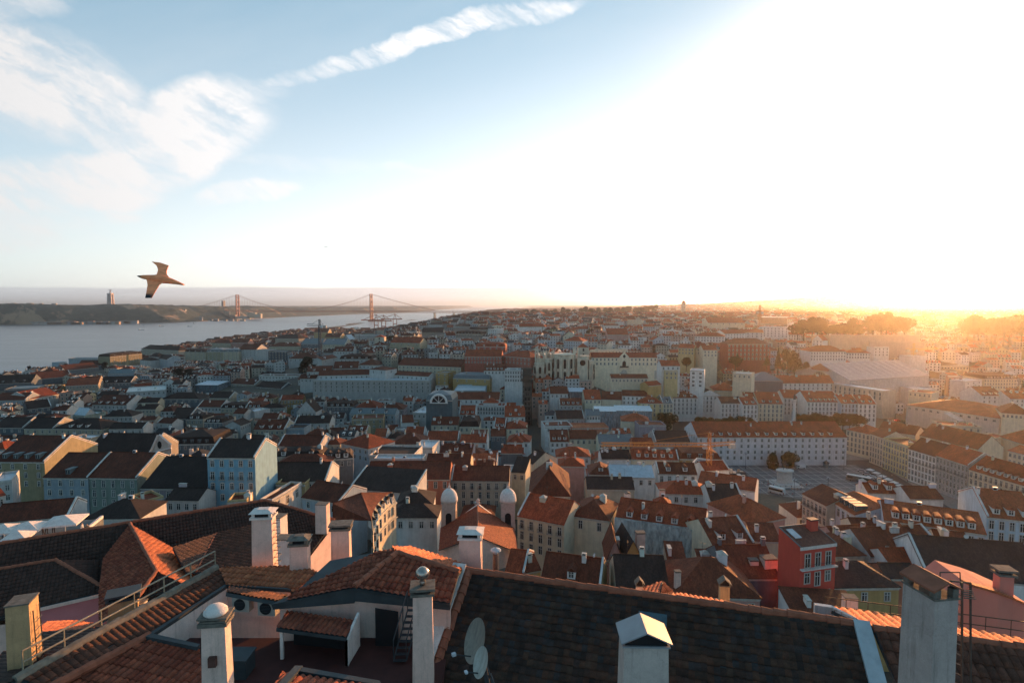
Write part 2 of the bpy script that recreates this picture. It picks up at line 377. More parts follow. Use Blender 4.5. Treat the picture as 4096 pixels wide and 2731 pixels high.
CR = {'2': (1000, 1100, 2.138), '3': (2000, 1100, 2.138), '4': (3000, 1100, 2.146), '5': (0, 1500, 2.138), '6': (1000, 1500, 2.138), '7': (2000, 1600, 2.138), '8': (3000, 1600, 2.146),
      'A': (800, 2000, 2.145), 'B': (1600, 1950, 2.008), 'C': (2400, 1950, 2.008), 'D': (3200, 1950, 2.008), 'L': (0, 2000, 2.145), 'k': (600, 1500, 3.92), 'l': (0, 1350, 3.36), 'm': (1200, 1250, 4.48),
      'n': (3000, 2000, 3.137), 'P': (0, 0, 1.0), '1': (0, 1000, 2.138)}
def cp(c, x, y): o = CR[c]; return (o[0] + x / o[2], o[1] + y / o[2])
TR = [(1230, 95), (1255, 84), (1280, 81), (1310, 76), (1340, 72), (1370, 68), (1404, 64), (1428, 62), (1480, 53), (1560, 40), (1640, 30), (1760, 30), (1880, 42), (2000, 46.5), (2080, 48), (2200, 50), (2380, 52), (2800, 54)]
TL = [(1230, 60), (1280, 45), (1340, 34), (1400, 31), (1480, 28), (1560, 28), (1640, 28), (1760, 32), (1830, 50), (1960, 50), (2030, 54), (2120, 58), (2800, 62)]
def lut(t, y):
    for (a, b), (c, d) in zip(t, t[1:]):
        if y <= c: return b + (d - b) * max(0, (y - a)) / (c - a)
    return t[-1][1]
def zeave(x, y):
    k = sm(1250, 1950, x); return lut(TL, y) * (1 - k) + lut(TR, y) * k
# ---- shared pieces
def window_mesh(name, w, h, arch=False, rail=False, shut=None):
    b = MB(); t = .15
    b.box(-w / 2 - t, -.09, -t, w / 2 + t, .02, 0, 0); b.box(-w / 2 - t, -.09, h, w / 2 + t, .02, h + t, 0)
    b.box(-w / 2 - t, -.085, 0, -w / 2, .02, h, 0); b.box(w / 2, -.085, 0, w / 2 + t, .02, h, 0)
    if arch: b.add([(-w / 2 - t, -.08, h + t), (w / 2 + t, -.08, h + t), (w / 4, -.08, h + t + .3), (-w / 4, -.08, h + t + .3)], [(0, 1, 2, 3)], 0)
    b.poly((-w / 2, -.015, 0), (w / 2, -.015, 0), (w / 2, -.015, h), (-w / 2, -.015, h), m=1)
    b.box(-.05, -.05, 0, .05, -.02, h, 2); b.box(-w / 2, -.05, h * .68, w / 2, -.022, h * .68 + .07, 2)
    b.box(-w / 2, -.05, 0, -w / 2 + .07, -.023, h, 2); b.box(w / 2 - .07, -.05, 0, w / 2, -.023, h, 2)
    if rail:
        b.box(-w / 2 - .35, -.6, -.22, w / 2 + .35, -.09, -.1, 0)
        b.box(-w / 2 - .3, -.58, .9, w / 2 + .3, -.53, .96, 3)
        for i in range(9):
            x = -w / 2 - .3 + (w + .6) * i / 8; b.box(x - .02, -.57, -.1, x + .02, -.54, .9, 3)
    return b.mesh(name, [STONE, GLASS, WHITE, IRON])
WIN = dict(plain=window_mesh('window', 1.15, 1.75), tall=window_mesh('window', 1.15, 2.35), arch=window_mesh('window', 1.15, 1.8, arch=True), rail=window_mesh('window', 1.15, 2.35, rail=True),
           wide=window_mesh('window', 1.9, 1.5), small=window_mesh('window', .8, .9))
def dormer_mesh(round_=False):
    b = MB(); w, h, L = 1.7, 1.75, 3.6
    b.box(-w / 2, 0, -.3, w / 2, L, h, 0)
    b.poly((-.5, -.02, .35), (.5, -.02, .35), (.5, -.02, 1.55), (-.5, -.02, 1.55), m=2); b.box(-.05, -.06, .35, .05, -.025, 1.55, 0); b.box(-.5, -.06, 1.1, .5, -.027, 1.17, 0)
    if round_:
        p = [(-w / 2 - .15 + 0, h)] + [(-(w / 2 + .15) * math.cos(math.pi * i / 8), h + .75 * math.sin(math.pi * i / 8)) for i in range(1, 8)] + [(w / 2 + .15, h)]
        b.slab([(x, -.2, z) for x, z in p], (0, L, 0), 1)
    else:
        b.slab([(-w / 2 - .2, -.25, h - .05), (0, -.25, h + .75), (w / 2 + .2, -.25, h - .05)], (0, L + .25, 0), 1)
    return b.mesh('dormer', [WHITE, ROOF, GLASS])
DORM = dormer_mesh(); DORMR = dormer_mesh(True)
def dormer_grey():
    b = MB(); b.box(-.8, 0, -.3, .8, 3.6, 1.7, 0); b.box(-.95, -.2, 1.7, .95, 3.6, 1.9, 0)
    b.poly((-.5, -.02, .3), (.5, -.02, .3), (.5, -.02, 1.5), (-.5, -.02, 1.5), m=1); b.box(-.05, -.06, .3, .05, -.025, 1.5, 2)
    return b.mesh('dormer', [SLATE, GLASS, WHITE])
DORMG = dormer_grey()
def chimney_mesh(kind):
    b = MB()
    if kind == 0: b.box(-.45, -.35, -2, .45, .35, 1.5, 0); b.box(-.55, -.45, 1.5, .55, .45, 1.62, 1); b.box(-.35, -.25, 1.62, .35, .25, 1.9, 2); b.box(-.5, -.4, 1.9, .5, .4, 2.0, 1)
    elif kind == 1: b.box(-1.1, -.35, -2, 1.1, .35, 1.3, 0); b.box(-1.2, -.45, 1.3, 1.2, .45, 1.45, 1)
    else:
        b.box(-.9, -.9, -2, .9, .9, 1.0, 0); b.add([(-1.05, -1.05, 1.0), (1.05, -1.05, 1.0), (1.05, 1.05, 1.0), (-1.05, 1.05, 1.0), (0, 0, 1.75)], [(0, 1, 4), (1, 2, 4), (2, 3, 4), (3, 0, 4)], 1)
    return b.mesh('chimney', [WALL, STONE, DARK])
CHIM = [chimney_mesh(i) for i in range(3)]
HOUSES = []; OCC = set(); PROT = []
CELL = 3.0
def cells(o, ux, uy, w, d, mar=1.0):
    vx, vy = -uy, ux; out = set()
    na, nb = int((w + 2 * mar) / 2) + 2, int((d + 2 * mar) / 2) + 2
    for i in range(na):
        for j in range(nb):
            a = -w / 2 - mar + (w + 2 * mar) * i / (na - 1); c = -mar + (d + 2 * mar) * j / (nb - 1)
            out.add((int((o[0] + ux * a + vx * c) // CELL), int((o[1] + uy * a + vy * c) // CELL)))
    return out
def roof_faces(kind, w, d, rh, oh=.35):
    """list of roof polygons (local, eaves at z=0, front at y=0) and gable polygons"""
    x0, x1, y0, y1 = -w / 2 - oh * .3, w / 2 + oh * .3, -oh, d + oh
    k = rh / (d / 2) if kind in 'gh' else 0
    if kind == 'g':
        e = -oh * k
        return [[(x0, y0, e), (x1, y0, e), (x1, d / 2, rh), (x0, d / 2, rh)], [(x1, y1, e), (x0, y1, e), (x0, d / 2, rh), (x1, d / 2, rh)]]
    if kind == 'h':
        x0, x1 = -w / 2 - oh, w / 2 + oh; q = min(d / 2, w / 2 - .01) if w > d else w / 2 - .01
        q = min(q, w / 2 - .3)
        if w >= d: a, b = (x0 + oh + q, d / 2, rh), (x1 - oh - q, d / 2, rh)
        else: a, b = (0, w / 2, rh), (0, d - w / 2, rh)
        e = -.1
        if w >= d: return [[(x0, y0, e), (x1, y0, e), b, a], [(x1, y1, e), (x0, y1, e), a, b], [(x0, y1, e), (x0, y0, e), a], [(x1, y0, e), (x1, y1, e), b]]
        return [[(x0, y0, e), (x1, y0, e), a], [(x1, y1, e), (x0, y1, e), b], [(x0, y1, e), (x0, y0, e), a, b], [(x1, y0, e), (x1, y1, e), b, a]]
    if kind == 'f':
        e = -oh * rh / (w / 2)
        return [[(-w / 2 - oh, y0, e), (0, y0, rh), (0, y1, rh), (-w / 2 - oh, y1, e)], [(0, y0, rh), (w / 2 + oh, y0, e), (w / 2 + oh, y1, e), (0, y1, rh)]]
    if kind == 's': return [[(x0, y0, -oh * rh / d), (x1, y0, -oh * rh / d), (x1, y1, rh), (x0, y1, rh)]]
    if kind == 'm':
        i = 1.3; h1 = rh * .62; x0, x1 = -w / 2 - .1, w / 2 + .1
        b_ = [(x0, -.1, 0), (x1, -.1, 0), (x1, d + .1, 0), (x0, d + .1, 0)]; c = [(x0 + i, i, h1), (x1 - i, i, h1), (x1 - i, d - i, h1), (x0 + i, d - i, h1)]
        r0, r1 = (x0 + i + min(d / 2 - i, w / 2 - i - .2), d / 2, rh), (x1 - i - min(d / 2 - i, w / 2 - i - .2), d / 2, rh)
        return [[b_[0], b_[1], c[1], c[0]], [b_[1], b_[2], c[2], c[1]], [b_[2], b_[3], c[3], c[2]], [b_[3], b_[0], c[0], c[3]], [c[0], c[1], r1, r0], [c[2], c[3], r0, r1], [c[1], c[2], r1], [c[3], c[0], r0]]
    if kind == 't': return [[(-w / 2 + .25, .25, -.25), (w / 2 - .25, .25, -.25), (w / 2 - .25, d - .25, -.25), (-w / 2 + .25, d - .25, -.25)]]
    return []
def wall_mesh(kind, w, d, h, rh, pw, corn=True):
    b = MB(); X, z0, z1 = w / 2, -1.0, h
    b.poly((-X, 0, z0), (X, 0, z0), (X, 0, z1), (-X, 0, z1)); b.poly((X, d, z0), (-X, d, z0), (-X, d, z1), (X, d, z1))
    if kind == 'g':
        b.poly((X, 0, z0), (X, d, z0), (X, d, z1), (X, d / 2, z1 + rh), (X, 0, z1)); b.poly((-X, d, z0), (-X, 0, z0), (-X, 0, z1), (-X, d / 2, z1 + rh), (-X, d, z1))
    elif kind == 's':
        b.poly((X, 0, z0), (X, d, z0), (X, d, z1 + rh), (X, 0, z1)); b.poly((-X, d, z0), (-X, 0, z0), (-X, 0, z1), (-X, d, z1 + rh)); b.poly((X, d, z1), (-X, d, z1), (-X, d, z1 + rh), (X, d, z1 + rh))
    else:
        b.poly((X, 0, z0), (X, d, z0), (X, d, z1), (X, 0, z1)); b.poly((-X, d, z0), (-X, 0, z0), (-X, 0, z1), (-X, d, z1))
    if kind == 'f':
        b.poly((-X, 0, z1), (X, 0, z1), (0, 0, z1 + rh)); b.poly((X, d, z1), (-X, d, z1), (0, d, z1 + rh))
    if kind == 't':      # parapet
        for q in ((-X, 0, X, .25), (-X, d - .25, X, d), (-X, .25, -X + .25, d - .25), (X - .25, .25, X, d - .25)): b.box(q[0], q[1], z1 - .3, q[2], q[3], z1 + .55)
    if corn:
        b.box(-X - .12, -.28, z1 - .42, X + .12, -.004, z1 - .12, 1)
        b.box(-X - .02, -.12, z1 - .72, X + .02, -.004, z1 - .42, 1)
    for s, c in ((-1, 'L'), (1, 'R')):
        if c in pw:
            x = s * X; t = .45
            if kind == 's': pts = [(-.25, z1 - .6), (d + .25, z1 + rh - .4), (d + .25, z1 + rh + .55), (-.25, z1 + .45)]
            else: pts = [(-.25, z1 - .6), (d / 2, z1 + rh - .4), (d + .25, z1 - .6), (d + .25, z1 + .45), (d / 2, z1 + rh + .55), (-.25, z1 + .45)]
            xa, xb = (x - t + .02, x + .02) if s > 0 else (x - .02, x + t - .02)
            b.slab([(xa, y, z) for y, z in pts], (xb - xa, 0, 0), 2)
    return b.mesh('wall', [WALL, STONE, PWALL])
PWALL = simple('pale_lime_render', (.50, .50, .48), .9, .3, .6, stretch=(1, 1, .3))
def house_at(o, ux, uy, w, d, kind, ze, rh, wc, rc, rows=0, cols=0, dm=0, dk='w', ch=None, pw='', wt='plain', fh=3.35, top=1.15, bal=(), side='', rng=random, name='house', hand=True, wins=None, wsc=1.0, gmin=None, wcol=None, lab=None, cat=None):
    """one house: empty at its foot; wall, roof (> dormer, chimney), windows"""
    vx, vy = -uy, ux
    gs = [gh(o[0] + ux * a + vx * c, o[1] + uy * a + vy * c) for a in (-w / 2, w / 2) for c in (0, d)]
    g = min(gs) if gmin is None else gmin; g = min(g, ze - 6)
    h = ze - g
    root = empty(name, (o[0], o[1], g), math.atan2(uy, ux))
    wcol = wcol or WC[wc]; left_shade = 1 - sm(-190, 60, o[0]); j = rng.uniform(.88, 1.08) * (1 - .36 * left_shade); wcol = tuple(c * j for c in wcol); j = rng.uniform(.8, 1.2) * (1 - .42 * left_shade); rcol = tuple(c * j for c in RC[rc])  # walls and roofs darken towards the left: shade put into their colours
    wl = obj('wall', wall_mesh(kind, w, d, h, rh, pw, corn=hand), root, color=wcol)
    rb = MB()
    for p in roof_faces(kind, w, d, rh):
        if kind in 'tm': rb.poly(*p)
        else: rb.slab(p, (0, 0, .16))
    if kind in 'gh' and hand:       # ridge capping
        if kind == 'g': rb.tube((-w / 2, d / 2, rh + .16), (w / 2, d / 2, rh + .16), .16, 5)
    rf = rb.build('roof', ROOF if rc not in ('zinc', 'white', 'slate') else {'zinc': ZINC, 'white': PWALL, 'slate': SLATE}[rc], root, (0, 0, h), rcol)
    kk = rh / (d / 2) if kind in 'gh' else (rh * .62 / 1.3 if kind == 'm' else (rh / d if kind == 's' else 0))
    if dm and kind in 'ghms':
        span = w * (.86 if kind in 'gs' else max(.3, (w - d * (.8 if kind == 'h' else .2)) / w)); y = .45 if kind == 'm' else 1.1
        for i in range(dm):
            x = -span / 2 + span * (i + .5) / dm
            if kind == 'm': y, z = .15, .35
            else: z = kk * y + .1
            obj('dormer', {'w': DORM, 'g': DORMG, 'r': DORMR}[dk], rf, (x, y, z), rcol)
    n = rng.choice((0, 1, 1, 2, 3)) if ch is None else ch
    for i in range(n):
        x = rng.uniform(-.46, .46) * w; y = d * rng.uniform(.3, .62)
        z = max(0, rh - abs(y - d / 2) * kk) if kind in 'gh' else (kk * y if kind == 's' else (rh * .7 if kind == 'm' else 0))
        if kind == 'h' and abs(x) > w / 2 - d / 2: x *= .5
        if kind == 'f': z = rh * (1 - abs(x) / (w / 2))
        q = rng.random(); obj('chimney', CHIM[0 if q < .6 else (1 if q < .85 else 2)], rf, (x, y, z), tuple(c * rng.uniform(.9, 1.05) for c in (WC['white'] if rng.random() < .6 else wcol)), rz=rng.choice((0, 1.57)))
    if wins is None: wins = rows * cols
    if wins and cols:
        for r in range(rows):
            z = h - top - (r + 1) * fh + (fh - 2.5) + (.0)
            z = h - 1.25 - 1.75 * wsc - r * fh
            if z < .6: break
            t = 'rail' if r in bal else wt
            zz = z - (.5 if t in ('rail', 'tall') else 0)
            for i in range(cols):
                x = -w / 2 + w * (i + .5) / cols
                obj('window', WIN[t], root, (x, -.0, zz), scale=(wsc, 1, wsc) if wsc != 1 else None)
            for sd in side:
                ncs = max(1, int(d / (w / cols)))
                for i in range(ncs):
                    s = -1 if sd == 'L' else 1
                    obj('window', WIN[wt], root, (s * w / 2, d * (i + .5) / ncs, z), rz=s * math.pi / 2, scale=(wsc, 1, wsc) if wsc != 1 else None)
    for c in cells(o, ux, uy, w, d): OCC.add(c)
    mid = Vector((o[0] + vx * d * .3, o[1] + vy * d * .3, ze + rh * .4)); P = px(mid)
    HOUSES.append(dict(root=root, wc=WCN.get(wc, wc), rc=RCN[rc], kind=kind, dm=dm, rows=rows, cols=cols, w=w, d=d, sx=P[0], sy=P[1], dep=P[2], pw=pw, nch=n, lab=lab, cat=cat, roof=rf, wall=wl, h=h, rh=rh))
    return HOUSES[-1]
def H(c, x0, y0, x1, y1, yr, kind, wc, rc, rows=0, cols=0, ze=None, pitch=.5, dep=None, vis=16, **kw):
    """a house from its front eave line and ridge row, read off crop c of the photograph"""
    X0, Y0 = cp(c, x0, y0); X1, Y1 = cp(c, x1, y1); YR = cp(c, x0, yr)[1]
    if ze is not None and X0 > 1900 and (Y0 + Y1) / 2 < 1440 and c in '23': ze = None
    if X0 < 1250 and c in '125lm': vis = min(vis, 34)
    if ze is None: ze = zeave((X0 + X1) / 2, (Y0 + Y1) / 2)
    A, B = pz(X0, Y0, ze), pz(X1, Y1, ze); v = (B - A); w = v.length; u = v / w
    M = (A + B) / 2; d0 = M.y
    s = (YR - 1220) / F
    if kind == 't': rh = 0; d = (CAMZ - ze) / s - d0; d = max(4, d) if s > 0 else 15
    elif kind == 'f': rh = max(1, (CAMZ - s * d0) - ze); d = dep or 14
    else:
        r = (CAMZ - ze - s * d0) / (pitch + s); r = max(2.0, min(r, 16 if kind != 's' else 22)); rh = pitch * r; d = r if kind == 's' else 2 * r
    if dep: d = dep
    if kind in 'gh' and dep: rh = max(.16 * d / 2, min(.75 * d / 2, CAMZ - s * (d0 + d / 2) - ze))
    if kind == 's' and dep: rh = max(.1 * d, min(.7 * d, CAMZ - s * (d0 + d) - ze))
    if kind == 'm': rh = min(rh, 5.5)
    PROT.append((min(X0, X1), YR - 2, max(X0, X1), max(Y0, Y1) + vis, d0))
    return house_at((M.x, M.y), u.x, u.y, w, d, kind, ze, rh, wc, rc, rows, cols, **kw)
# ------------------------------------------------------------------ houses placed one by one from the photograph
RND = random.Random(5)
def build_listed():
    # lower left quarter
    H('5', -60, 735, 380, 738, 530, 'g', 'cream', 'brown', 3, 4, dm=4, dk='g', pw='R', wt='arch', ch=1, wcol=(.46, .40, .25))
    H('5', 370, 872, 752, 875, 680, 'g', 'paleblue', 'brown', 3, 4, dm=1, dk='g', pw='R', ch=0, wt='arch')
    H('5', 760, 872, 1170, 878, 678, 'g', 'green', 'brown', 3, 5, pw='R', ch=0, wt='tall')
    H('5', 1205, 962, 1762, 968, 715, 'g', 'mauve', 'dark', 2, 6, ch=0)
    H('5', 1772, 700, 2180, 703, 560, 'g', 'blue', 'dark', 5, 5, pw='LR', ch=2, wt='arch', bal=(1,), vis=120, wcol=(.24, .44, .56), ze=62.5, fh=3.6)
    H('5', 1445, 590, 1835, 585, 470, 'm', 'dim', 'dark', 1, 7, dm=5, dk='g', ch=2)
    H('5', 735, 665, 1280, 668, 510, 'g', 'stone', 'dark', 0, 0, ch=1, pw='R', pitch=.62)
    H('5', 455, 455, 865, 462, 375, 'h', 'cream', 'dark', 2, 8, dm=3, ch=1, side='R')
    H('5', 205, 455, 455, 455, 372, 'g', 'cream', 'dark', 1, 4, pw='R', ch=1)
    H('5', -60, 448, 198, 448, 370, 'g', 'dim', 'dark', 1, 4, pw='R', ch=0)
    H('5', 790, 250, 1085, 255, 175, 'g', 'white', 'brown', 2, 9, dm=4, pw='R', ch=2)
    H('5', 875, 355, 1130, 350, 300, 'h', 'white', 'dark', 1, 7, ch=1)
    H('5', 1155, 292, 1330, 290, 255, 'g', 'cream', 'dark', 2, 6, ch=1)
    H('5', 1380, 203, 1700, 203, 150, 'h', 'dim', 'dark', 1, 6, ch=0)
    H('5', 1480, 372, 1612, 372, 285, 'g', 'slate', 'dark', 1, 4, pw='R', ch=1)
    H('5', 930, 458, 1225, 455, 415, 'g', 'white', 'dark', 1, 5, ch=1, pw='R')
    H('5', 1345, 405, 1472, 412, 375, 'g', 'white', 'brown', 1, 2, pw='L', ch=0)
    H('5', 560, 92, 838, 78, 25, 'g', 'stone', 'terracotta', 1, 10, ch=0, pitch=.4)
    H('5', 250, 205, 500, 160, 115, 'g', 'white', 'red', 1, 8, ch=0, pw='L')
    H('5', -60, 215, 215, 212, 155, 'g', 'paleblue', 'brown', 1, 6, pw='R', ch=2)
    H('5', 235, 290, 440, 268, 215, 'g', 'dim', 'dark', 1, 4, pw='R', ch=1)
    H('5', 620, 345, 722, 352, 320, 't', 'green', 'zinc', 1, 3, ch=1); H('5', 722, 350, 825, 330, 290, 'f', 'white', 'zinc', 0, 0, dep=10, ch=0)
    H('5', 1080, 150, 1420, 128, 95, 't', 'white', 'white', 1, 8, ch=3); H('5', 600, 540, 780, 545, 520, 't', 'stone', 'zinc', 0, 0, ch=1)
    H('5', 1180, 235, 1350, 232, 200, 'g', 'cream', 'dark', 1, 4, ch=1); H('5', 830, 180, 1000, 178, 140, 'g', 'dim', 'dark', 1, 5, ch=2)
    H('5', -80, 1262, 590, 1200, 1105, 'g', 'paleblue', 'brown', 1, 6, ch=0, pw='R')
    H('5', 720, 1228, 1195, 1220, 1085, 'h', 'white', 'dark', 0, 0, ch=1)
    H('5', 1225, 1088, 1400, 1045, 1012, 't', 'yellow', 'red', 1, 2, ch=1, wt='small')
    H('5', 1945, 1085, 2110, 1075, 1040, 't', 'yellow', 'brown', 0, 0, ch=2)
    H('5', 1420, 1062, 1700, 1068, 990, 'g', 'white', 'dark', 1, 4, ch=1)
    H('5', -60, 925, 100, 905, 840, 't', 'white', 'zinc', 2, 2, ch=0); H('5', -40, 1040, 45, 1020, 990, 's', 'white', 'red', 1, 1, ch=0)
    # k crop: between the church and the long white building
    H('k', 745, 495, 1120, 500, 405, 'g', 'white', 'brown', 1, 7, pw='LR', ch=1); H('k', 1110, 515, 1500, 515, 420, 'm', 'cream', 'dark', 1, 6, dm=3, ch=1, pw='R')
    H('k', 1505, 505, 1760, 510, 410, 'm', 'pink', 'brown', 1, 5, dm=3, ch=0); H('k', 1745, 520, 2100, 510, 455, 'h', 'green', 'dark', 2, 7, side='R', ch=1)
    H('k', 930, 355, 1250, 360, 270, 'g', 'cream', 'dark', 1, 6, pw='R', ch=1); H('k', 1660, 180, 2065, 210, 110, 'g', 'dim', 'dark', 1, 9, ch=0, pw='R')
    H('k', 1265, 130, 1640, 150, 65, 'g', 'stone', 'brown', 1, 7, ch=4, pw='R'); H('k', 1700, 20, 2320, 30, -40, 'g', 'white', 'dark', 2, 11, ch=2)
    H('k', 2095, 170, 2400, 180, 128, 'g', 'white', 'brown', 1, 5, ch=3); H('k', 1305, 600, 1480, 605, 535, 'g', 'white', 'brown', 1, 3, ch=1); H('k', 1480, 560, 1640, 580, 530, 't', 'white', 'zinc', 0, 0, ch=2)
    H('k', 355, 620, 565, 615, 520, 'g', 'slate', 'dark', 1, 4, ch=1, pw='R'); H('k', 560, 690, 830, 690, 590, 'm', 'stone', 'dark', 1, 4, dm=2, ch=2)
    H('k', 850, 740, 1130, 745, 640, 'm', 'dim', 'dark', 1, 4, dm=3, ch=1); H('k', 1130, 700, 1280, 695, 665, 't', 'stone', 'brown', 1, 2, ch=0); H('k', 1640, 850, 2110, 850, 715, 'g', 'cream', 'brown', 1, 6, dm=3, pw='R', ch=1)
    H('k', 1050, 950, 1380, 900, 810, 'h', 'cream', 'dark', 1, 4, side='R', ch=0); H('k', 1420, 790, 1580, 730, 690, 'g', 'white', 'dark', 1, 5, ch=0); H('k', 2045, 390, 2400, 380, 320, 'g', 'ochre', 'red', 2, 7, ch=2, pw='L')
    H('k', 1420, 1020, 1780, 1030, 960, 'g', 'dim', 'dark', 1, 4, ch=1, pw='R')
    # lower middle
    H('6', 85, 905, 650, 900, 765, 'g', 'white', 'dark', 1, 6, ch=1, pw='R'); H('6', 215, 768, 660, 765, 690, 'h', 'cream', 'brown', 0, 0, ch=0)
    H('6', 275, 885, 440, 880, 850, 't', 'yellow', 'red', 1, 2, ch=0, wt='small'); H('6', 222, 935, 470, 935, 890, 't', 'yellow', 'brown', 1, 2, ch=0)
    H('6', 190, 1075, 440, 925, 900, 't', 'white', 'brown', 1, 3, dep=4, ch=0, wt='arch', wsc=1.35)
    H('6', 445, 1040, 762, 1092, 945, 'g', 'paleblue', 'brown', 1, 3, ch=0, dep=13, pw='R')
    H('6', 1250, 1112, 1560, 1106, 1002, 'h', 'white', 'dark', 2, 3, ch=2); H('6', 1150, 1215, 1600, 1215, 1130, 'h', 'white', 'dark', 1, 5, ch=1)
    H('6', 850, 965, 1395, 1010, 815, 's', 'white', 'dark', 0, 0, ch=0, pw='LR', pitch=.35)
    H('6', 990, 890, 1705, 885, 755, 'g', 'salmon', 'brown', 1, 9, ch=2, wt='tall')
    H('6', 1720, 897, 2215, 902, 795, 'g', 'stone', 'brown', 3, 7, ch=1, wt='tall', bal=(0,), pw='L', vis=90);
    H('6', 1020, 692, 1390, 700, 622, 't', 'white', 'dark', 0, 0, ch=1); H('6', 1060, 720, 1480, 722, 700, 't', 'white', 'zinc', 1, 5, ch=0); H('6', 1500, 770, 1880, 775, 690, 'g', 'cream', 'brown', 0, 0, ch=5)
    H('6', 1505, 557, 1782, 557, 490, 'g', 'slate', 'red', 1, 5, ch=2, pw='LR'); H('6', 1795, 572, 2028, 575, 520, 'g', 'white', 'red', 1, 4, ch=2, pw='R')
    H('6', 1210, 587, 1490, 587, 500, 'h', 'white', 'brown', 1, 5, ch=2); H('6', 240, 602, 600, 606, 525, 'g', 'white', 'brown', 1, 6, pw='LR', ch=1); H('6', 640, 590, 770, 592, 545, 'h', 'cream', 'brown', 1, 3, ch=2)
    H('6', 780, 582, 1012, 628, 505, 'h', 'paleblue', 'red', 2, 5, ch=3, side='R'); H('6', 200, 698, 605, 692, 620, 'm', 'cream', 'dark', 1, 6, dm=3, ch=1); H('6', 622, 722, 880, 705, 640, 'm', 'dim', 'dark', 1, 4, dm=3, ch=0, side='R')
    H('6', 30, 462, 300, 458, 390, 'g', 'cream', 'brown', 1, 6, dm=3, pw='R', ch=1); H('6', 380, 412, 682, 408, 355, 'g', 'white', 'dark', 1, 5, ch=2, pw='L'); H('6', 310, 458, 462, 458, 430, 't', 'paleblue', 'dark', 0, 0, ch=1)
    H('6', 870, 380, 1140, 372, 345, 't', 'ochre', 'brown', 2, 5, ch=3, wcol=(.40, .32, .20)); H('6', 850, 332, 1240, 336, 290, 'g', 'paleblue', 'slate', 2, 8, ch=2, dm=3, side='R'); H('6', 660, 268, 882, 268, 215, 'm', 'dim', 'dark', 1, 6, dm=4, ch=2)
    H('6', 400, 312, 562, 312, 225, 'f', 'white', 'dark', 2, 5, dep=14, ch=1); H('6', 890, 288, 1110, 286, 215, 'h', 'green', 'red', 1, 5, ch=3); H('6', 1112, 292, 1312, 292, 235, 'h', 'mauve', 'brown', 2, 5, side='R', ch=3)
    H('6', 1390, 325, 1545, 330, 275, 't', 'white', 'zinc', 1, 4, ch=3); H('6', 1295, 405, 1400, 400, 350, 'g', 'white', 'brown', 0, 0, pw='L', ch=0); H('6', 1545, 240, 1668, 240, 225, 't', 'white', 'zinc', 4, 3, ch=1, wt='wide', vis=50)
    H('6', 1675, 268, 1800, 268, 225, 'g', 'white', 'brown', 1, 4, pw='R', ch=1, dm=2); H('6', 1668, 328, 1770, 328, 285, 'g', 'paleblue', 'brown', 1, 3, pw='R', ch=1); H('6', 1790, 335, 1930, 335, 265, 'g', 'white', 'red', 1, 4, dm=3, pw='LR', ch=1)
    H('6', 1942, 262, 2176, 266, 240, 't', 'white', 'red', 2, 10, ch=1, bal=(0,), vis=40); H('6', 1995, 235, 2120, 236, 195, 'h', 'white', 'red', 0, 0, ch=1)
    H('6', 2180, 332, 2345, 332, 270, 'g', 'white', 'red', 2, 4, ch=2, wt='tall', vis=35); H('6', 1550, 425, 1782, 425, 365, 'g', 'cream', 'brown', 1, 4, dm=2, ch=2); H('6', 2085, 448, 2182, 450, 375, 'g', 'slate', 'red', 1, 3, dm=2, pw='LR', ch=0)
    H('6', 2200, 440, 2350, 445, 390, 'h', 'cream', 'red', 1, 5, ch=2); H('6', 1740, 205, 2132, 207, 150, 'g', 'white', 'brown', 1, 9, ch=1); H('6', 1745, 135, 2010, 135, 88, 't', 'paleblue', 'zinc', 1, 8, ch=0, wt='wide')
    H('6', 1790, 440, 1960, 440, 345, 'm', 'cream', 'dark', 1, 4, ch=2); H('6', 2060, 520, 2185, 520, 470, 'g', 'dim', 'brown', 1, 3, ch=2); H('6', 2200, 570, 2330, 575, 520, 'h', 'white', 'red', 1, 3, ch=1)
    H('6', 1880, 520, 2030, 520, 470, 't', 'cream', 'brown', 1, 3, ch=3); H('6', 1400, 620, 1560, 625, 575, 't', 'white', 'zinc', 0, 0, ch=3); H('6', 1620, 660, 1900, 665, 600, 'g', 'mauve', 'brown', 0, 0, ch=3, dm=1)
    # middle right
    H('7', 150, 985, 550, 1062, 850, 'g', 'cream', 'red', 3, 5, ch=1, wt='tall', bal=(0,), pw='L', vis=140, dep=15); H('7', 610, 985, 930, 1028, 855, 'h', 'cream', 'brown', 1, 2, ch=1, wt='tall')
    H('7', 250, 812, 600, 820, 562, 'h', 'stone', 'brown', 0, 0, ch=2, dep=26, pitch=.55)
    H('7', 985, 1015, 1745, 1130, 905, 'g', 'white', 'red', 1, 9, dm=5, ch=1, dep=15); H('7', 1320, 905, 1465, 915, 830, 'h', 'cream', 'red', 1, 1, ch=0, wt='wide', dep=6)
    H('7', 1820, 1240, 2170, 1215, 1040, 'g', 'cream', 'brown', 1, 4, dm=2, ch=2, pw='R'); H('8', 20, 1060, 300, 1005, 855, 'h', 'pink', 'terracotta', 0, 0, ch=1, dep=18)
    H('7', 1350, 625, 1685, 632, 552, 'g', 'white', 'brown', 1, 5, dm=2, ch=1, pw='L', wt='tall', vis=60); H('7', 765, 632, 965, 636, 552, 'h', 'mauve', 'brown', 1, 3, dm=1, ch=0); H('7', 745, 755, 1150, 760, 680, 'g', 'stone', 'dark', 0, 0, ch=2)
    H('7', 480, 478, 770, 482, 412, 'h', 'white', 'red', 1, 5, ch=2); H('7', 430, 352, 590, 352, 265, 'g', 'white', 'brown', 2, 4, dm=3, ch=1, side='L'); H('7', 597, 330, 838, 330, 270, 'g', 'cream', 'brown', 1, 5, ch=1, wt='arch', vis=40)
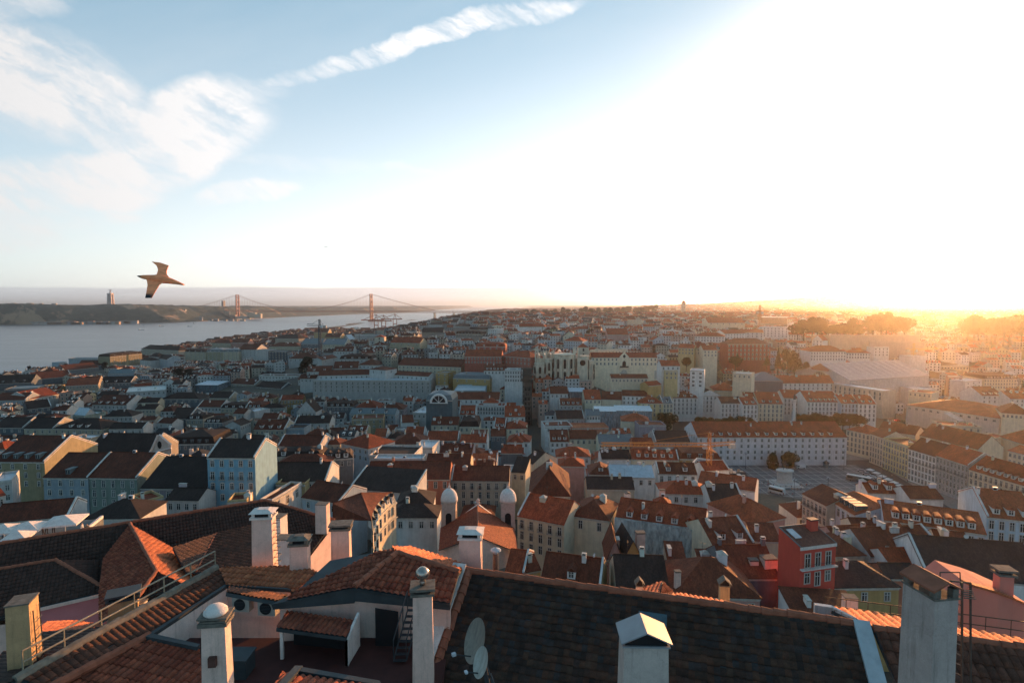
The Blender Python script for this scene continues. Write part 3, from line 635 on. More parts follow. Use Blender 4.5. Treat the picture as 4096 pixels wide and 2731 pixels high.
    H('7', 845, 368, 1140, 370, 305, 'g', 'cream', 'slate', 1, 7, ch=2); H('7', 615, 240, 930, 236, 208, 't', 'salmon', 'orange', 0, 0, ch=0); H('7', 1330, 355, 1625, 355, 272, 'g', 'grey', 'dark', 1, 6, ch=2, pw='L')
    H('7', 1140, 388, 1316, 388, 335, 'g', 'salmon', 'red', 0, 0, ch=1); H('7', 385, 230, 620, 225, 190, 't', 'white', 'brown', 1, 4, ch=3); H('7', 485, 160, 722, 158, 95, 'g', 'grey', 'dark', 1, 6, ch=1, pw='R'); H('7', 740, 130, 858, 130, 85, 'g', 'white', 'slate', 1, 5, ch=1)
    H('7', 1040, 178, 1280, 185, 118, 'h', 'cream', 'terracotta', 0, 0, ch=2); H('7', 1190, 218, 1420, 218, 180, 't', 'mauve', 'brown', 0, 0, ch=1, dep=14); H('7', 1540, 500, 1890, 505, 408, 'm', 'ochre', 'brown', 1, 5, dm=3, dk='g', ch=0)
    H('7', 1690, 705, 2180, 775, 655, 'g', 'white', 'red', 0, 0, ch=2, dep=14); H('7', 1385, 795, 1800, 805, 712, 'h', 'white', 'red', 1, 5, ch=3, vis=50); H('7', 1800, 855, 2080, 860, 742, 'g', 'white', 'dark', 1, 3, ch=3, pw='R')
    H('7', 1125, 500, 1530, 510, 440, 'g', 'cream', 'red', 0, 0, dm=5, ch=3, pw='R'); H('7', 870, 500, 1120, 500, 440, 'g', 'white', 'dark', 0, 0, ch=4); H('7', 500, 560, 720, 565, 500, 'h', 'pink', 'red', 0, 0, ch=2)
    H('7', 945, 655, 1320, 660, 575, 'g', 'white', 'zinc', 1, 5, ch=2); H('7', 40, 140, 215, 140, 70, 'g', 'white', 'red', 1, 4, dm=2, ch=2, vis=30); H('7', 60, 350, 255, 355, 290, 'h', 'white', 'red', 1, 3, ch=2, side='R'); H('7', 60, 245, 230, 240, 180, 'h', 'cream', 'red', 1, 3, ch=2)
    H('7', -30, 230, 45, 230, 190, 'g', 'white', 'red', 1, 2, dm=1, ch=0); H('7', 200, 520, 285, 545, 440, 'g', 'cream', 'dark', 1, 1, ch=1); H('7', 10, 450, 190, 450, 395, 'g', 'slate', 'red', 0, 0, ch=2)
    H('7', 100, 610, 215, 620, 500, 's', 'cream', 'dark', 1, 2, ch=0); H('7', 1640, 545, 1750, 560, 520, 't', 'white', 'slate', 0, 0, ch=0, dep=10); H('7', 1750, 600, 1960, 590, 540, 'g', 'white', 'red', 0, 0, pw='R', ch=0)
    # Rossio row, behind the trees
    for a in ((1200, 1095, 1395, 1095, 1030, 'h', 'yellow', 'red', 3, 4, 2), (1395, 1095, 1478, 1095, 1045, 'g', 'cream', 'slate', 3, 3, 1), (1478, 1048, 1690, 1048, 1000, 'g', 'white', 'brown', 4, 6, 3),
              (1892, 1095, 2078, 1095, 1045, 'g', 'white', 'dark', 3, 6, 0), (2078, 1105, 2205, 1105, 1050, 'g', 'white', 'red', 3, 4, 2)):
        H('3', *a[:10], dm=a[10], ch=1, wt='tall', ze=34, vis=75, pw='R')
    H('3', 1692, 1030, 1890, 1030, 985, 'f', 'white', 'dark', 4, 6, ze=35, dep=15, ch=0, wt='tall', vis=75)
    for a in ((-60, 1085, 72, 1092, 1010, 2, 3, 'cream'), (74, 1100, 288, 1105, 1010, 3, 6, 'cream'), (290, 1052, 482, 1055, 990, 0, 6, 'white'), (490, 1085, 780, 1088, 1000, 6, 9, 'white'), (782, 1098, 932, 1100, 1030, 2, 5, 'paleblue'), (934, 1102, 1086, 1105, 1035, 2, 4, 'white')):
        H('4', a[0], a[1], a[2], a[3], a[4], 'g', a[7], 'red', 4, a[6], dm=a[5], ch=2, wt='tall', ze=34, vis=75, pw='R', side='R' if a[0] > 900 else '')
    # behind the Rossio row and up the hill on the right
    H('4', 1040, 900, 1495, 905, 858, 'm', 'cream', 'red', 5, 14, ze=36, ch=0, dep=26, vis=80, side='R'); H('4', 1410, 985, 1600, 985, 940, 't', 'white', 'zinc', 4, 6, ze=32.5, ch=0, vis=50, wt='wide'); H('4', 1700, 872, 1822, 878, 860, 't', 'pink', 'zinc', 5, 3, ze=35, dep=14, ch=0, wt='wide', vis=70)
    H('4', 1850, 915, 1992, 900, 880, 't', 'white', 'zinc', 5, 3, ze=33, dep=14, ch=0, wt='wide', vis=60); H('4', 1990, 1032, 2172, 1032, 960, 'g', 'white', 'brown', 2, 4, ze=32, ch=2, dm=3); H('4', 2235, 1060, 2400, 1060, 1000, 'g', 'white', 'red', 2, 4, ze=31, ch=2)
    H('4', 1640, 780, 1880, 785, 750, 't', 'cream', 'zinc', 4, 9, ze=37, dep=18, ch=0, wt='wide'); H('4', 2010, 890, 2290, 890, 820, 'm', 'cream', 'dark', 3, 12, ze=34, ch=1, dm=8)
    H('4', 520, 655, 825, 655, 605, 'h', 'white', 'red', 3, 13, ze=58, ch=0, vis=40, side='R'); H('4', 825, 665, 1035, 668, 640, 'h', 'white', 'red', 2, 9, ze=55, ch=0); H('4', 535, 555, 625, 560, 515, 'f', 'white', 'red', 3, 3, ze=67.5, dep=10, ch=0, vis=30)
    H('4', 80, 445, 330, 452, 430, 't', 'white', 'zinc', 4, 8, ze=78.5, dep=16, ch=0, vis=40); H('4', 330, 510, 440, 512, 490, 'g', 'white', 'red', 3, 5, ze=71, ch=0); H('4', 1065, 620, 1195, 620, 605, 't', 'white', 'zinc', 3, 4, ze=61, dep=14, ch=0)
    H('4', -150, 490, 118, 492, 468, 'g', 'white', 'red', 3, 7, ze=74, ch=0); H('4', 1280, 690, 1370, 700, 685, 't', 'white', 'zinc', 0, 0, ze=53.5, dep=20, ch=0)
    H('4', 1360, 1000, 1560, 1020, 985, 't', 'cream', 'terracotta', 1, 5, ze=33, ch=1); H('4', 2160, 1180, 2420, 1200, 1100, 'h', 'cream', 'brown', 1, 7, ze=34, ch=1)
    # round Figueira square
    H('7', 1690, 314, 2968, 314, 192, 'g', 'white', 'red', 4, 22, dm=14, ch=6, vis=130, wt='plain', side='L', ze=31.5, fh=3.5, wcol=(.56, .55, .57))
    H('8', 828, 250, 1030, 292, 205, 'h', 'cream', 'terracotta', 4, 6, ch=1, vis=110, wt='tall')
    H('8', 1032, 285, 1142, 322, 240, 'g', 'stone', 'brown', 5, 5, dep=15, ch=1, vis=120, ze=32, wt='tall'); H('8', 1144, 328, 1360, 402, 250, 't', 'yellow', 'brown', 5, 9, dep=15, ch=2, vis=120, ze=32, wt='tall', wcol=(.58, .50, .27))
    H('8', 1362, 412, 1596, 482, 330, 'g', 'white', 'brown', 5, 8, dep=15, ch=2, vis=120, ze=32, wt='tall', bal=(1,)); H('8', 1598, 470, 1878, 560, 400, 'g', 'grey', 'red', 5, 9, dep=16, ch=1, vis=120, ze=33, wt='tall', bal=(1,), pw='R')
    H('8', 1882, 590, 2370, 735, 520, 'g', 'cream', 'red', 4, 11, dep=18, ch=2, vis=60, ze=32, dm=7, wt='tall', bal=(0,))
    H('8', 1460, 300, 1960, 420, 230, 'g', 'cream', 'brown', 0, 0, dep=18, ch=3); H('8', 1960, 300, 2120, 330, 250, 't', 'cream', 'terracotta', 1, 4, ch=2, dep=14); H('8', 2140, 310, 2420, 400, 190, 'h', 'cream', 'terracotta', 0, 0, ch=0, dep=24)
    H('8', 2215, 430, 2420, 480, 400, 'g', 'cream', 'terracotta', 2, 5, dep=14, ch=1); H('8', 1100, 250, 1420, 300, 205, 'g', 'stone', 'brown', 0, 0, ch=4, dep=16); H('8', 1640, 215, 1990, 235, 195, 't', 'cream', 'terracotta', 1, 6, ch=4, dep=16)
    H('8', 452, 800, 660, 905, 745, 'g', 'stone', 'brown', 3, 6, dep=14, ch=1, vis=50, wt='tall', bal=(0,)); H('8', 1010, 790, 1290, 800, 735, 'g', 'white', 'red', 0, 0, dm=2, ch=2); H('8', 1370, 840, 1660, 845, 765, 'g', 'white', 'brown', 0, 0, ch=1)
    # pale curved hotel with the round dormers (two wings) and the light blue house
    H('8', 668, 845, 905, 985, 800, 'g', 'paleblue', 'terracotta', 1, 6, dep=17, dm=5, dk='g', ch=0, vis=40, wt='tall', wcol=(.52, .58, .64)); H('8', 1150, 1022, 2028, 1150, 930, 'g', 'paleblue', 'terracotta', 1, 11, dep=18, dm=8, dk='r', ch=1, vis=50, wt='tall', pitch=.55, wcol=(.50, .56, .63))
    H('8', 2034, 995, 2480, 1045, 790, 'g', 'paleblue', 'terracotta', 2, 5, ch=1, dm=3, pw='L', wt='tall', wcol=(.46, .55, .62), dep=24, pitch=.6)
    # the near red house and the roofs round it
    H('C', 135, 838, 560, 852, 592, 'g', 'stone', 'dark', 0, 0, ch=1, dep=14); H('C', 600, 862, 1285, 884, 605, 'h', 'pink', 'brown', 1, 5, ch=1, dep=15, vis=60)
    H('B', 1130, 755, 1610, 822, 560, 'g', 'yellow', 'brown', 1, 4, ch=1, pw='R', dm=1, dep=11, vis=30); H('B', 1012, 672, 1128, 652, 590, 's', 'yellow', 'brown', 1, 1, ch=1); H('B', 848, 665, 1000, 682, 545, 'g', 'cream', 'red', 0, 0, pw='R', ch=0)
    H('B', 1660, 575, 1790, 580, 462, 'f', 'pink', 'brown', 0, 0, dep=11, ch=1); H('B', 1790, 578, 1950, 575, 470, 'f', 'ochre', 'dark', 0, 0, dep=11, ch=0)
    H('C', 540, 575, 690, 580, 480, 's', 'stone', 'brown', 0, 0, ch=1); H('C', 790, 590, 985, 595, 545, 's', 'cream', 'brown', 0, 0, ch=2); H('C', 1010, 720, 1440, 720, 505, 'g', 'slate', 'brown', 0, 0, ch=3, dep=14)
    H('C', 1230, 420, 1450, 425, 320, 's', 'cream', 'brown', 0, 0, ch=1); H('D', 292, 545, 520, 540, 430, 'h', 'cream', 'brown', 1, 2, ch=2); H('D', 245, 800, 795, 792, 640, 'h', 'ochre', 'dark', 1, 3, ch=1, dep=11)
    H('D', 565, 545, 1160, 512, 352, 'g', 'white', 'brown', 0, 0, ch=4, dep=14, pw='R'); H('D', 720, 612, 1075, 605, 530, 'g', 'white', 'red', 0, 0, ch=0); H('D', 690, 720, 960, 725, 660, 'g', 'salmon', 'dark', 0, 0, ch=0)
    H('D', 1010, 690, 2000, 780, 450, 'g', 'white', 'dark', 0, 0, ch=0, dep=18, pw='L'); H('D', 1160, 640, 1370, 660, 560, 'h', 'white', 'brown', 1, 2, ch=0, dep=5); H('D', 300, 430, 900, 400, 335, 'g', 'pink', 'brown', 0, 0, ch=2)
    H('D', 1100, 440, 1370, 470, 385, 'g', 'stone', 'brown', 0, 0, ch=2); H('D', -60, 1010, 520, 1050, 880, 's', 'white', 'brown', 0, 0, ch=1, dep=8); H('8', 900, 1120, 1150, 1130, 1050, 'g', 'cream', 'brown', 0, 0, ch=2)
    H('C', 1880, 470, 2010, 480, 410, 'h', 'cream', 'brown', 1, 2, ch=2)
    # long white store with its roof-terrace storeys, and the blocks behind it
    H('6', 535, 45, 1545, 50, 20, 't', 'white', 'zinc', 3, 22, ze=42, dep=30, ch=0, wt='tall', bal=(0,), vis=60, wcol=(.56, .56, .54))
    H('m', 330, 1128, 1240, 1108, 1030, 'g', 'white', 'brown', 1, 10, ze=45, ch=0, dep=16, vis=14); H('m', 1245, 1012, 1530, 1032, 965, 'h', 'white', 'brown', 1, 2, ze=50.4, dep=16, ch=0, wt='tall', vis=35, side='R'); H('m', 1640, 1108, 2300, 1145, 1062, 'g', 'white', 'brown', 1, 8, ze=45, dep=14, ch=0, vis=14)
    H('2', 1265, 768, 1805, 787, 715, 'g', 'cream', 'brown', 2, 16, ze=51, ch=1, vis=22); H('m', 1040, 938, 1400, 942, 830, 'h', 'white', 'brown', 1, 5, ze=50.7, ch=0); H('m', 600, 1000, 1040, 992, 880, 'g', 'white', 'brown', 0, 0, ze=48.3, dm=2, ch=0)
    H('m', 120, 1058, 560, 1052, 960, 'g', 'white', 'brown', 1, 5, dm=2, ch=2, ze=46); H('m', 0, 1180, 290, 1180, 1105, 'g', 'white', 'brown', 1, 4, dm=1, ch=0, ze=40); H('m', 710, 832, 1290, 832, 730, 'm', 'white', 'dark', 1, 8, dm=4, ch=4, ze=54)
    H('m', 600, 692, 960, 690, 612, 'g', 'white', 'brown', 1, 7, dm=4, pw='R', ch=0, ze=55); H('m', 1620, 535, 2150, 545, 450, 'g', 'yellow', 'red', 1, 4, ch=0, ze=66, wt='arch', vis=16, wcol=(.58, .53, .38)); H('m', 250, 355, 500, 355, 295, 'g', 'yellow', 'brown', 0, 0, pw='R', ch=1, ze=45, vis=24)
    H('m', 20, 560, 390, 562, 460, 'g', 'dim', 'slate', 1, 5, ze=48, ch=1); H('m', 400, 570, 800, 572, 470, 'g', 'cream', 'slate', 1, 5, ze=48, ch=1, pw='R'); H('m', 440, 438, 720, 440, 370, 'g', 'yellow', 'brown', 1, 4, ze=46, ch=1, pw='R')
    H('m', 770, 470, 880, 475, 400, 'f', 'white', 'zinc', 0, 0, ze=42, dep=14, ch=0); H('m', 1000, 410, 1530, 400, 365, 't', 'white', 'white', 0, 0, ze=36, dep=26, ch=0); H('m', 410, 720, 600, 722, 655, 'g', 'paleblue', 'dark', 1, 4, ze=52, ch=1); H('m', 390, 850, 670, 800, 770, 's', 'white', 'brown', 1, 2, ze=51, ch=1)
    H('2', 1210, 575, 1460, 575, 530, 'g', 'cream', 'red', 0, 0, ze=66, ch=0)
    # the red-walled block and ochre ones left of the lift
    H('2', 1835, 695, 2150, 697, 640, 'g', 'salmon', 'red', 2, 12, ze=62, ch=0, vis=40, wcol=(.40, .12, .085)); H('2', 1930, 610, 2185, 612, 570, 'm', 'salmon', 'red', 1, 5, ze=68, ch=0, dm=2, wcol=(.40, .12, .085)); H('2', 2150, 690, 2400, 710, 650, 'h', 'salmon', 'red', 2, 8, ze=62, ch=0, wcol=(.40, .14, .10))
    H('2', 1590, 835, 1690, 840, 812, 't', 'ochre', 'slate', 3, 2, ze=48, ch=0, dep=16, vis=50, side='R'); H('2', 1735, 880, 2050, 890, 830, 'm', 'ochre', 'slate', 1, 4, ze=45, ch=1); H('2', 2000, 815, 2180, 815, 765, 'g', 'white', 'brown', 1, 6, ze=52, ch=2, dm=5); H('2', 2165, 830, 2335, 835, 810, 't', 'white', 'slate', 3, 7, ze=50, dep=14, ch=4, vis=30, bal=(1,))
    H('2', 75, 860, 405, 862, 845, 't', 'white', 'brown', 2, 12, ze=36, dep=14, ch=3); H('2', 410, 895, 540, 895, 850, 'g', 'white', 'brown', 1, 4, ze=36, ch=2, dm=1)
    # left shore blocks
    H('l', 1400, 240, 1475, 250, 180, 't', 'yellow', 'slate', 4, 2, ze=30, dep=26, ch=0); H('l', 1478, 258, 1908, 215, 142, 'm', 'cream', 'dark', 4, 12, ze=30, ch=3, dep=22, vis=60, dm=4, dk='g', wcol=(.40, .36, .24)); H('l', 1900, 150, 2400, 175, 105, 'h', 'stone', 'dark', 2, 16, ze=30, dep=20, ch=1)
    H('l', 790, 340, 900, 330, 320, 't', 'paleblue', 'zinc', 2, 4, ze=16, dep=16, ch=0); H('l', 920, 282, 1395, 285, 258, 't', 'paleblue', 'slate', 2, 14, ze=18, dep=16, ch=0)
    H('l', 890, 440, 1330, 395, 345, 'g', 'dim', 'brown', 0, 0, ze=18, ch=0); H('l', 430, 560, 960, 520, 410, 'g', 'dim', 'brown', 0, 0, ze=22, ch=2, pw='LR', pitch=.42); H('l', 1030, 375, 1400, 370, 305, 'g', 'dim', 'brown', 0, 0, ze=17, ch=0)
    H('l', 1880, 300, 2000, 310, 262, 'h', 'white', 'dark', 3, 4, ze=29, ch=0); H('l', 2000, 250, 2100, 262, 200, 'h', 'white', 'dark', 5, 5, ze=33, ch=0, dep=14); H('l', 2070, 270, 2250, 295, 235, 'g', 'paleblue', 'dark', 5, 7, ze=31, ch=0, dep=18, pw='R', vis=60)
    H('l', -80, 620, 420, 600, 500, 'g', 'dim', 'dark', 0, 0, ze=22, ch=0, dm=3, dk='g'); H('l', 1330, 610, 1760, 600, 525, 'g', 'dim', 'dark', 1, 9, ze=26, ch=0, dm=3, pw='R'); H('l', 60, 700, 500, 680, 640, 't', 'dim', 'slate', 0, 0, ze=24, ch=0); H('l', 1450, 490, 1800, 480, 425, 'g', 'paleblue', 'slate', 0, 0, ze=23, ch=1)
    H('1', 1580, 870, 1760, 872, 830, 'm', 'cream', 'dark', 3, 5, ze=33, ch=0, dm=3, vis=70, side='R'); H('1', 1765, 868, 1905, 870, 825, 'm', 'cream', 'slate', 5, 4, ze=34, ch=1, dm=3, vis=70, wcol=(.52, .48, .34)); H('1', 1905, 870, 2040, 870, 825, 'm', 'cream', 'slate', 5, 4, ze=34, ch=1, dm=2, vis=60); H('1', 2035, 850, 2190, 852, 800, 'g', 'white', 'brown', 3, 5, ze=37, ch=2, vis=40)
    H('1', 1815, 795, 1975, 797, 765, 'h', 'cream', 'brown', 1, 5, ze=35, ch=0); H('1', 1980, 790, 2120, 790, 760, 'g', 'pink', 'brown', 1, 5, ze=37, ch=0)
    H('2', 50, 640, 155, 645, 620, 't', 'white', 'slate', 6, 3, ze=44, ch=0, dep=16, vis=75); H('2', 156, 650, 315, 655, 630, 't', 'slate', 'slate', 6, 6, ze=44, ch=0, dep=16, vis=75); H('2', 215, 540, 415, 545, 495, 'h', 'stone', 'dark', 1, 5, ze=42, ch=2); H('2', 165, 610, 430, 610, 575, 'h', 'cream', 'brown', 0, 0, ze=43, ch=5); H('2', 330, 715, 600, 710, 665, 'h', 'white', 'brown', 1, 7, ze=44, ch=1)
    H('2', 640, 530, 770, 530, 500, 'g', 'yellow', 'brown', 0, 0, ze=46, ch=1, pw='R'); H('2', 1525, 420, 1640, 425, 400, 'h', 'white', 'dark', 2, 6, ze=66, ch=0); H('2', 1740, 435, 1870, 440, 415, 'h', 'white', 'dark', 1, 6, ze=68, ch=0); H('2', 1760, 500, 1975, 505, 470, 'm', 'stone', 'dark', 1, 9, ze=66, dm=7, dk='g', ch=0); H('2', 1880, 465, 2035, 465, 445, 'g', 'stone', 'dark', 1, 7, ze=70, ch=0); H('2', 2035, 465, 2110, 468, 440, 't', 'white', 'zinc', 3, 4, ze=72, ch=0)
    H('2', 1470, 490, 1650, 490, 450, 'g', 'stone', 'dark', 0, 0, ze=62, ch=1)
    # round Carmo
    H('3', 545, 560, 705, 565, 525, 'h', 'paleblue', 'red', 3, 8, ze=76, ch=0, vis=30); H('3', 165, 440, 370, 440, 415, 'g', 'stone', 'red', 1, 11, ze=82, ch=0); H('3', 665, 460, 755, 460, 440, 'g', 'white', 'red', 2, 4, ze=82, ch=1); H('3', 835, 650, 1095, 640, 625, 't', 'cream', 'slate', 1, 9, ze=72, dep=14, ch=0)
    H('3', 1945, 590, 2315, 590, 540, 'h', 'red', 'brown', 4, 11, ze=72, ch=0, vis=95, wt='arch', wcol=(.36, .085, .06), fh=4.6, wsc=1.3); H('3', 1780, 408, 2095, 408, 360, 'g', 'cream', 'red', 1, 6, ze=90, ch=0, vis=20, wt='arch'); H('3', 1920, 500, 2255, 490, 465, 'g', 'white', 'red', 3, 14, ze=84, ch=0, vis=20, side='L'); H('3', 1665, 520, 1920, 525, 490, 'h', 'white', 'red', 2, 10, ze=80, ch=0, vis=20)
    H('3', 1525, 620, 1660, 625, 590, 'g', 'yellow', 'red', 2, 5, ze=74, ch=1); H('3', 1655, 620, 1740, 625, 580, 'g', 'cream', 'red', 2, 3, ze=74, ch=1); H('3', 1740, 640, 1860, 640, 600, 'g', 'cream', 'terracotta', 2, 4, ze=74, ch=1)
    H('3', 1625, 815, 1745, 820, 800, 't', 'white', 'zinc', 4, 2, ze=56, dep=14, ch=1, vis=60, wt='wide'); H('3', 1410, 820, 1520, 820, 800, 't', 'yellow', 'zinc', 2, 3, ze=56, dep=12, ch=0); H('3', 1380, 775, 1540, 775, 730, 'g', 'white', 'red', 1, 4, ze=60, ch=1)
    H('3', 950, 880, 1265, 880, 850, 'g', 'cream', 'brown', 1, 10, ze=50, ch=1, vis=14); H('3', 510, 1110, 702, 1110, 1058, 'g', 'grey', 'brown', 1, 6, ch=1, dm=4, pw='L'); H('3', 725, 1062, 866, 1062, 985, 'g', 'cream', 'red', 1, 4, ch=1, dm=1); H('3', 430, 1012, 580, 1012, 955, 'g', 'white', 'brown', 1, 4, ch=1, ze=38); H('3', 1045, 1030, 1262, 1035, 990, 'g', 'white', 'brown', 2, 6, ch=0, ze=38); H('3', 870, 1060, 1040, 1065, 1000, 'g', 'cream', 'brown', 0, 0, ch=2)
    H('3', 0, 975, 175, 978, 915, 'h', 'cream', 'brown', 3, 4, ch=0, ze=36, vis=40); H('3', 40, 812, 190, 815, 795, 't', 'white', 'slate', 3, 7, ze=54, dep=14, ch=3); H('3', 1090, 385, 1210, 390, 380, 't', 'cream', 'zinc', 1, 5, ze=90, dep=14, ch=0); H('3', 890, 440, 1025, 440, 430, 't', 'white', 'zinc', 1, 5, ze=84, dep=12, ch=0); H('3', 1225, 440, 1320, 440, 420, 'g', 'paleblue', 'red', 2, 6, ze=84, ch=0); H('3', 920, 510, 1100, 510, 455, 's', 'pink', 'red', 0, 0, ze=80, ch=0)
    H('3', 545, 520, 640, 520, 480, 'f', 'cream', 'dark', 1, 3, ze=80, dep=12, ch=0); H('3', 1990, 840, 2150, 850, 825, 't', 'cream', 'zinc', 1, 4, ze=54, dep=14, ch=0); H('3', 2150, 900, 2420, 905, 830, 'h', 'slate', 'slate', 0, 0, ze=42, dep=24, ch=0, pitch=.3); H('3', 1830, 985, 2040, 990, 920, 'h', 'cream', 'red', 0, 0, ze=38, ch=1)
    H('3', 1270, 945, 1380, 935, 910, 'g', 'ochre', 'red', 0, 0, ze=46, ch=0); H('3', 1875, 1005, 2020, 1010, 985, 't', 'salmon', 'red', 0, 0, ze=36, ch=0, dep=10)
build_listed()
# ------------------------------------------------------------------ landmarks
RED_IRON = simple('red_painted_steel', (.30, .095, .06), .6, .2, .2)
def thing(name, loc, label, cat, group=None, rz=0): return empty(name, loc, rz, label, cat, group)
def build_bridge():
    root = thing('suspension_bridge', (-1500, 4150, 0), 'long red suspension bridge with two tall towers crossing the river', 'bridge')
    base = Vector((-1500, 4150, 0))
    T1 = pd(950, 1220, 4310); T2 = pd(1485, 1220, 4000); T1.z = T2.z = 0
    u = (T2 - T1); L = u.length; u.normalize(); n = Vector((-u.y, u.x, 0))
    def W(s, off, z): return T1 + u * s + n * off + Vector((0, 0, z)) - base
    for s in (0, L):
        b = MB()
        for o in (-13, 13): b.hexa([W(s - 5, o - 4, 0), W(s + 5, o - 4, 0), W(s + 5, o + 4, 0), W(s - 5, o + 4, 0)], [W(s - 3.5, o - 3, 188), W(s + 3.5, o - 3, 188), W(s + 3.5, o + 3, 188), W(s - 3.5, o + 3, 188)])
        for z in (55, 80, 112, 146, 182): b.hexa([W(s - 3, -13, z), W(s + 3, -13, z), W(s + 3, 13, z), W(s - 3, 13, z)], [W(s - 3, -13, z + 6), W(s + 3, -13, z + 6), W(s + 3, 13, z + 6), W(s - 3, 13, z + 6)])
        for z0, z1 in ((12, 55), (86, 112), (118, 146), (152, 182)): b.tube(W(s, -13, z0), W(s, 13, z1), 1.6, 4); b.tube(W(s, 13, z0), W(s, -13, z1), 1.6, 4)
        t = b.build('tower', RED_IRON, root)
        q = MB(); q.hexa([W(s - 16, -26, -6), W(s + 16, -26, -6), W(s + 16, 26, -6), W(s - 16, 26, -6)], [W(s - 14, -24, 9), W(s + 14, -24, 9), W(s + 14, 24, 9), W(s - 14, 24, 9)]); q.build('pier', STONE, root)
    b = MB(); a, e = -620, L + 900
    b.hexa([W(a, -11, 69), W(e, -11, 66), W(e, 11, 66), W(a, 11, 69)], [W(a, -11, 72), W(e, -11, 69), W(e, 11, 69), W(a, 11, 72)])
    b.hexa([W(a, -10, 60), W(e, -10, 57), W(e, 10, 57), W(a, 10, 60)], [W(a, -10, 62), W(e, -10, 59), W(e, 10, 59), W(a, 10, 62)])
    N_ = 110
    for i in range(N_):
        s0 = a + (e - a) * i / N_; s1 = a + (e - a) * (i + .5) / N_; s2 = a + (e - a) * (i + 1) / N_
        for o in (-10, 10): b.tube(W(s0, o, 60), W(s1, o, 70), .8, 3); b.tube(W(s1, o, 70), W(s2, o, 60), .8, 3)
    b.build('deck', RED_IRON, root)
    def cable(s):
        if s < 0: t = -s / 480; return 188 - 114 * min(1, t) * (1.18 - .18 * t)
        if s > L: t = (s - L) / 480; return 188 - 114 * min(1, t) * (1.18 - .18 * t)
        t = (s / L - .5) * 2; return 78 + 110 * t * t
    for o in (-12, 12):
        b = MB(); ss = [-480 + (L + 960) * i / 90 for i in range(91)]
        for s0, s1 in zip(ss, ss[1:]): b.tube(W(s0, o, cable(s0)), W(s1, o, cable(s1)), .8, 4)
        for s0 in ss[1:-1]:
            if cable(s0) > 76: b.tube(W(s0, o, 71), W(s0, o, cable(s0)), .28, 3)
        b.build('cable', RED_IRON, root)
    for s in (-480, L + 480, L + 620, L + 760):
        b = MB()
        for o in (-9, 9): b.hexa([W(s - 4, o - 3, 0), W(s + 4, o - 3, 0), W(s + 4, o + 3, 0), W(s - 4, o + 3, 0)], [W(s - 3, o - 2, 60), W(s + 3, o - 2, 60), W(s + 3, o + 2, 60), W(s - 3, o + 2, 60)])
        for z in (15, 35): b.tube(W(s, -9, z), W(s, 9, z + 18), 1.3, 4); b.tube(W(s, 9, z), W(s, -9, z + 18), 1.3, 4)
        b.build('pier', RED_IRON if s < 0 else STONE, root)
build_bridge()
def build_monument():
    o = pd(443, 1220, 3800); z = fh(o.x, o.y) - 3
    root = thing('monument', (o.x, o.y, z), 'tall pale pillar monument topped by a robed statue with open arms', 'monument')
    b = MB()
    for x in (-9.5, 9.5):
        for y in (-9.5, 9.5): b.hexa([(x * 1.25 - 4, y * 1.25 - 4, 0), (x * 1.25 + 4, y * 1.25 - 4, 0), (x * 1.25 + 4, y * 1.25 + 4, 0), (x * 1.25 - 4, y * 1.25 + 4, 0)], [(x - 3.5, y - 3.5, 74), (x + 3.5, y - 3.5, 74), (x + 3.5, y + 3.5, 74), (x - 3.5, y + 3.5, 74)])
    b.box(-14, -14, 74, 14, 14, 82); b.hexa([(-9, -9, 0), (9, -9, 0), (9, 9, 0), (-9, 9, 0)], [(-6, -6, 74), (6, -6, 74), (6, 6, 74), (-6, 6, 74)])
    b.box(-20, -16, -8, 70, 18, 6)
    b.build('pedestal', simple('pale_concrete', (.46, .38, .35), .9, .15, .2), root)
    b = MB(); b.lathe([(4.2, 0), (3.6, 8), (3.3, 15), (3.9, 20), (2.6, 22.5), (1.4, 23.2), (2.0, 25), (1.9, 27), (.9, 28.2)], (0, 0, 82), 10)
    b.hexa([(-13, -1, 100.5), (-13, 1, 100.5), (-13, 1, 102.2), (-13, -1, 102.2)], [(0, -1.8, 99.5), (0, 1.8, 99.5), (0, 1.8, 103.6), (0, -1.8, 103.6)]); b.hexa([(0, -1.8, 99.5), (0, 1.8, 99.5), (0, 1.8, 103.6), (0, -1.8, 103.6)], [(13, -1, 100.5), (13, 1, 100.5), (13, 1, 102.2), (13, -1, 102.2)])
    b.build('statue', simple('statue_stone', (.42, .37, .35), .9, .1), root)
build_monument()
def block(name, x, y, dist, w, h, d, col, label, cat, roof=(.3, .3, .3), z=None, group=None):
    """a plain far building: wall with rows of openings, roof slab"""
    p = pd(x, y, dist); p.z = p.z if z is None else z
    r = thing(name, p, label, cat, group); b = MB(); b.box(-w / 2, 0, -4, w / 2, d, h)
    b.build('wall', WALL, r, color=col); b = MB(); b.box(-w / 2 - .3, -.3, h, w / 2 + .3, d + .3, h + max(.6, h * .05)); b.build('roof', OBJC, r, color=roof)
    b = MB(); n = max(2, int(w / 6)); rows = max(1, int(h / 5))
    for i in range(n):
        for j in range(rows): X = -w / 2 + w * (i + .5) / n; Z = h * (j + .35) / rows; b.box(X - w / n * .25, -.15, Z, X + w / n * .25, .05, Z + h / rows * .5)
    b.build('window', DARK, r); return r
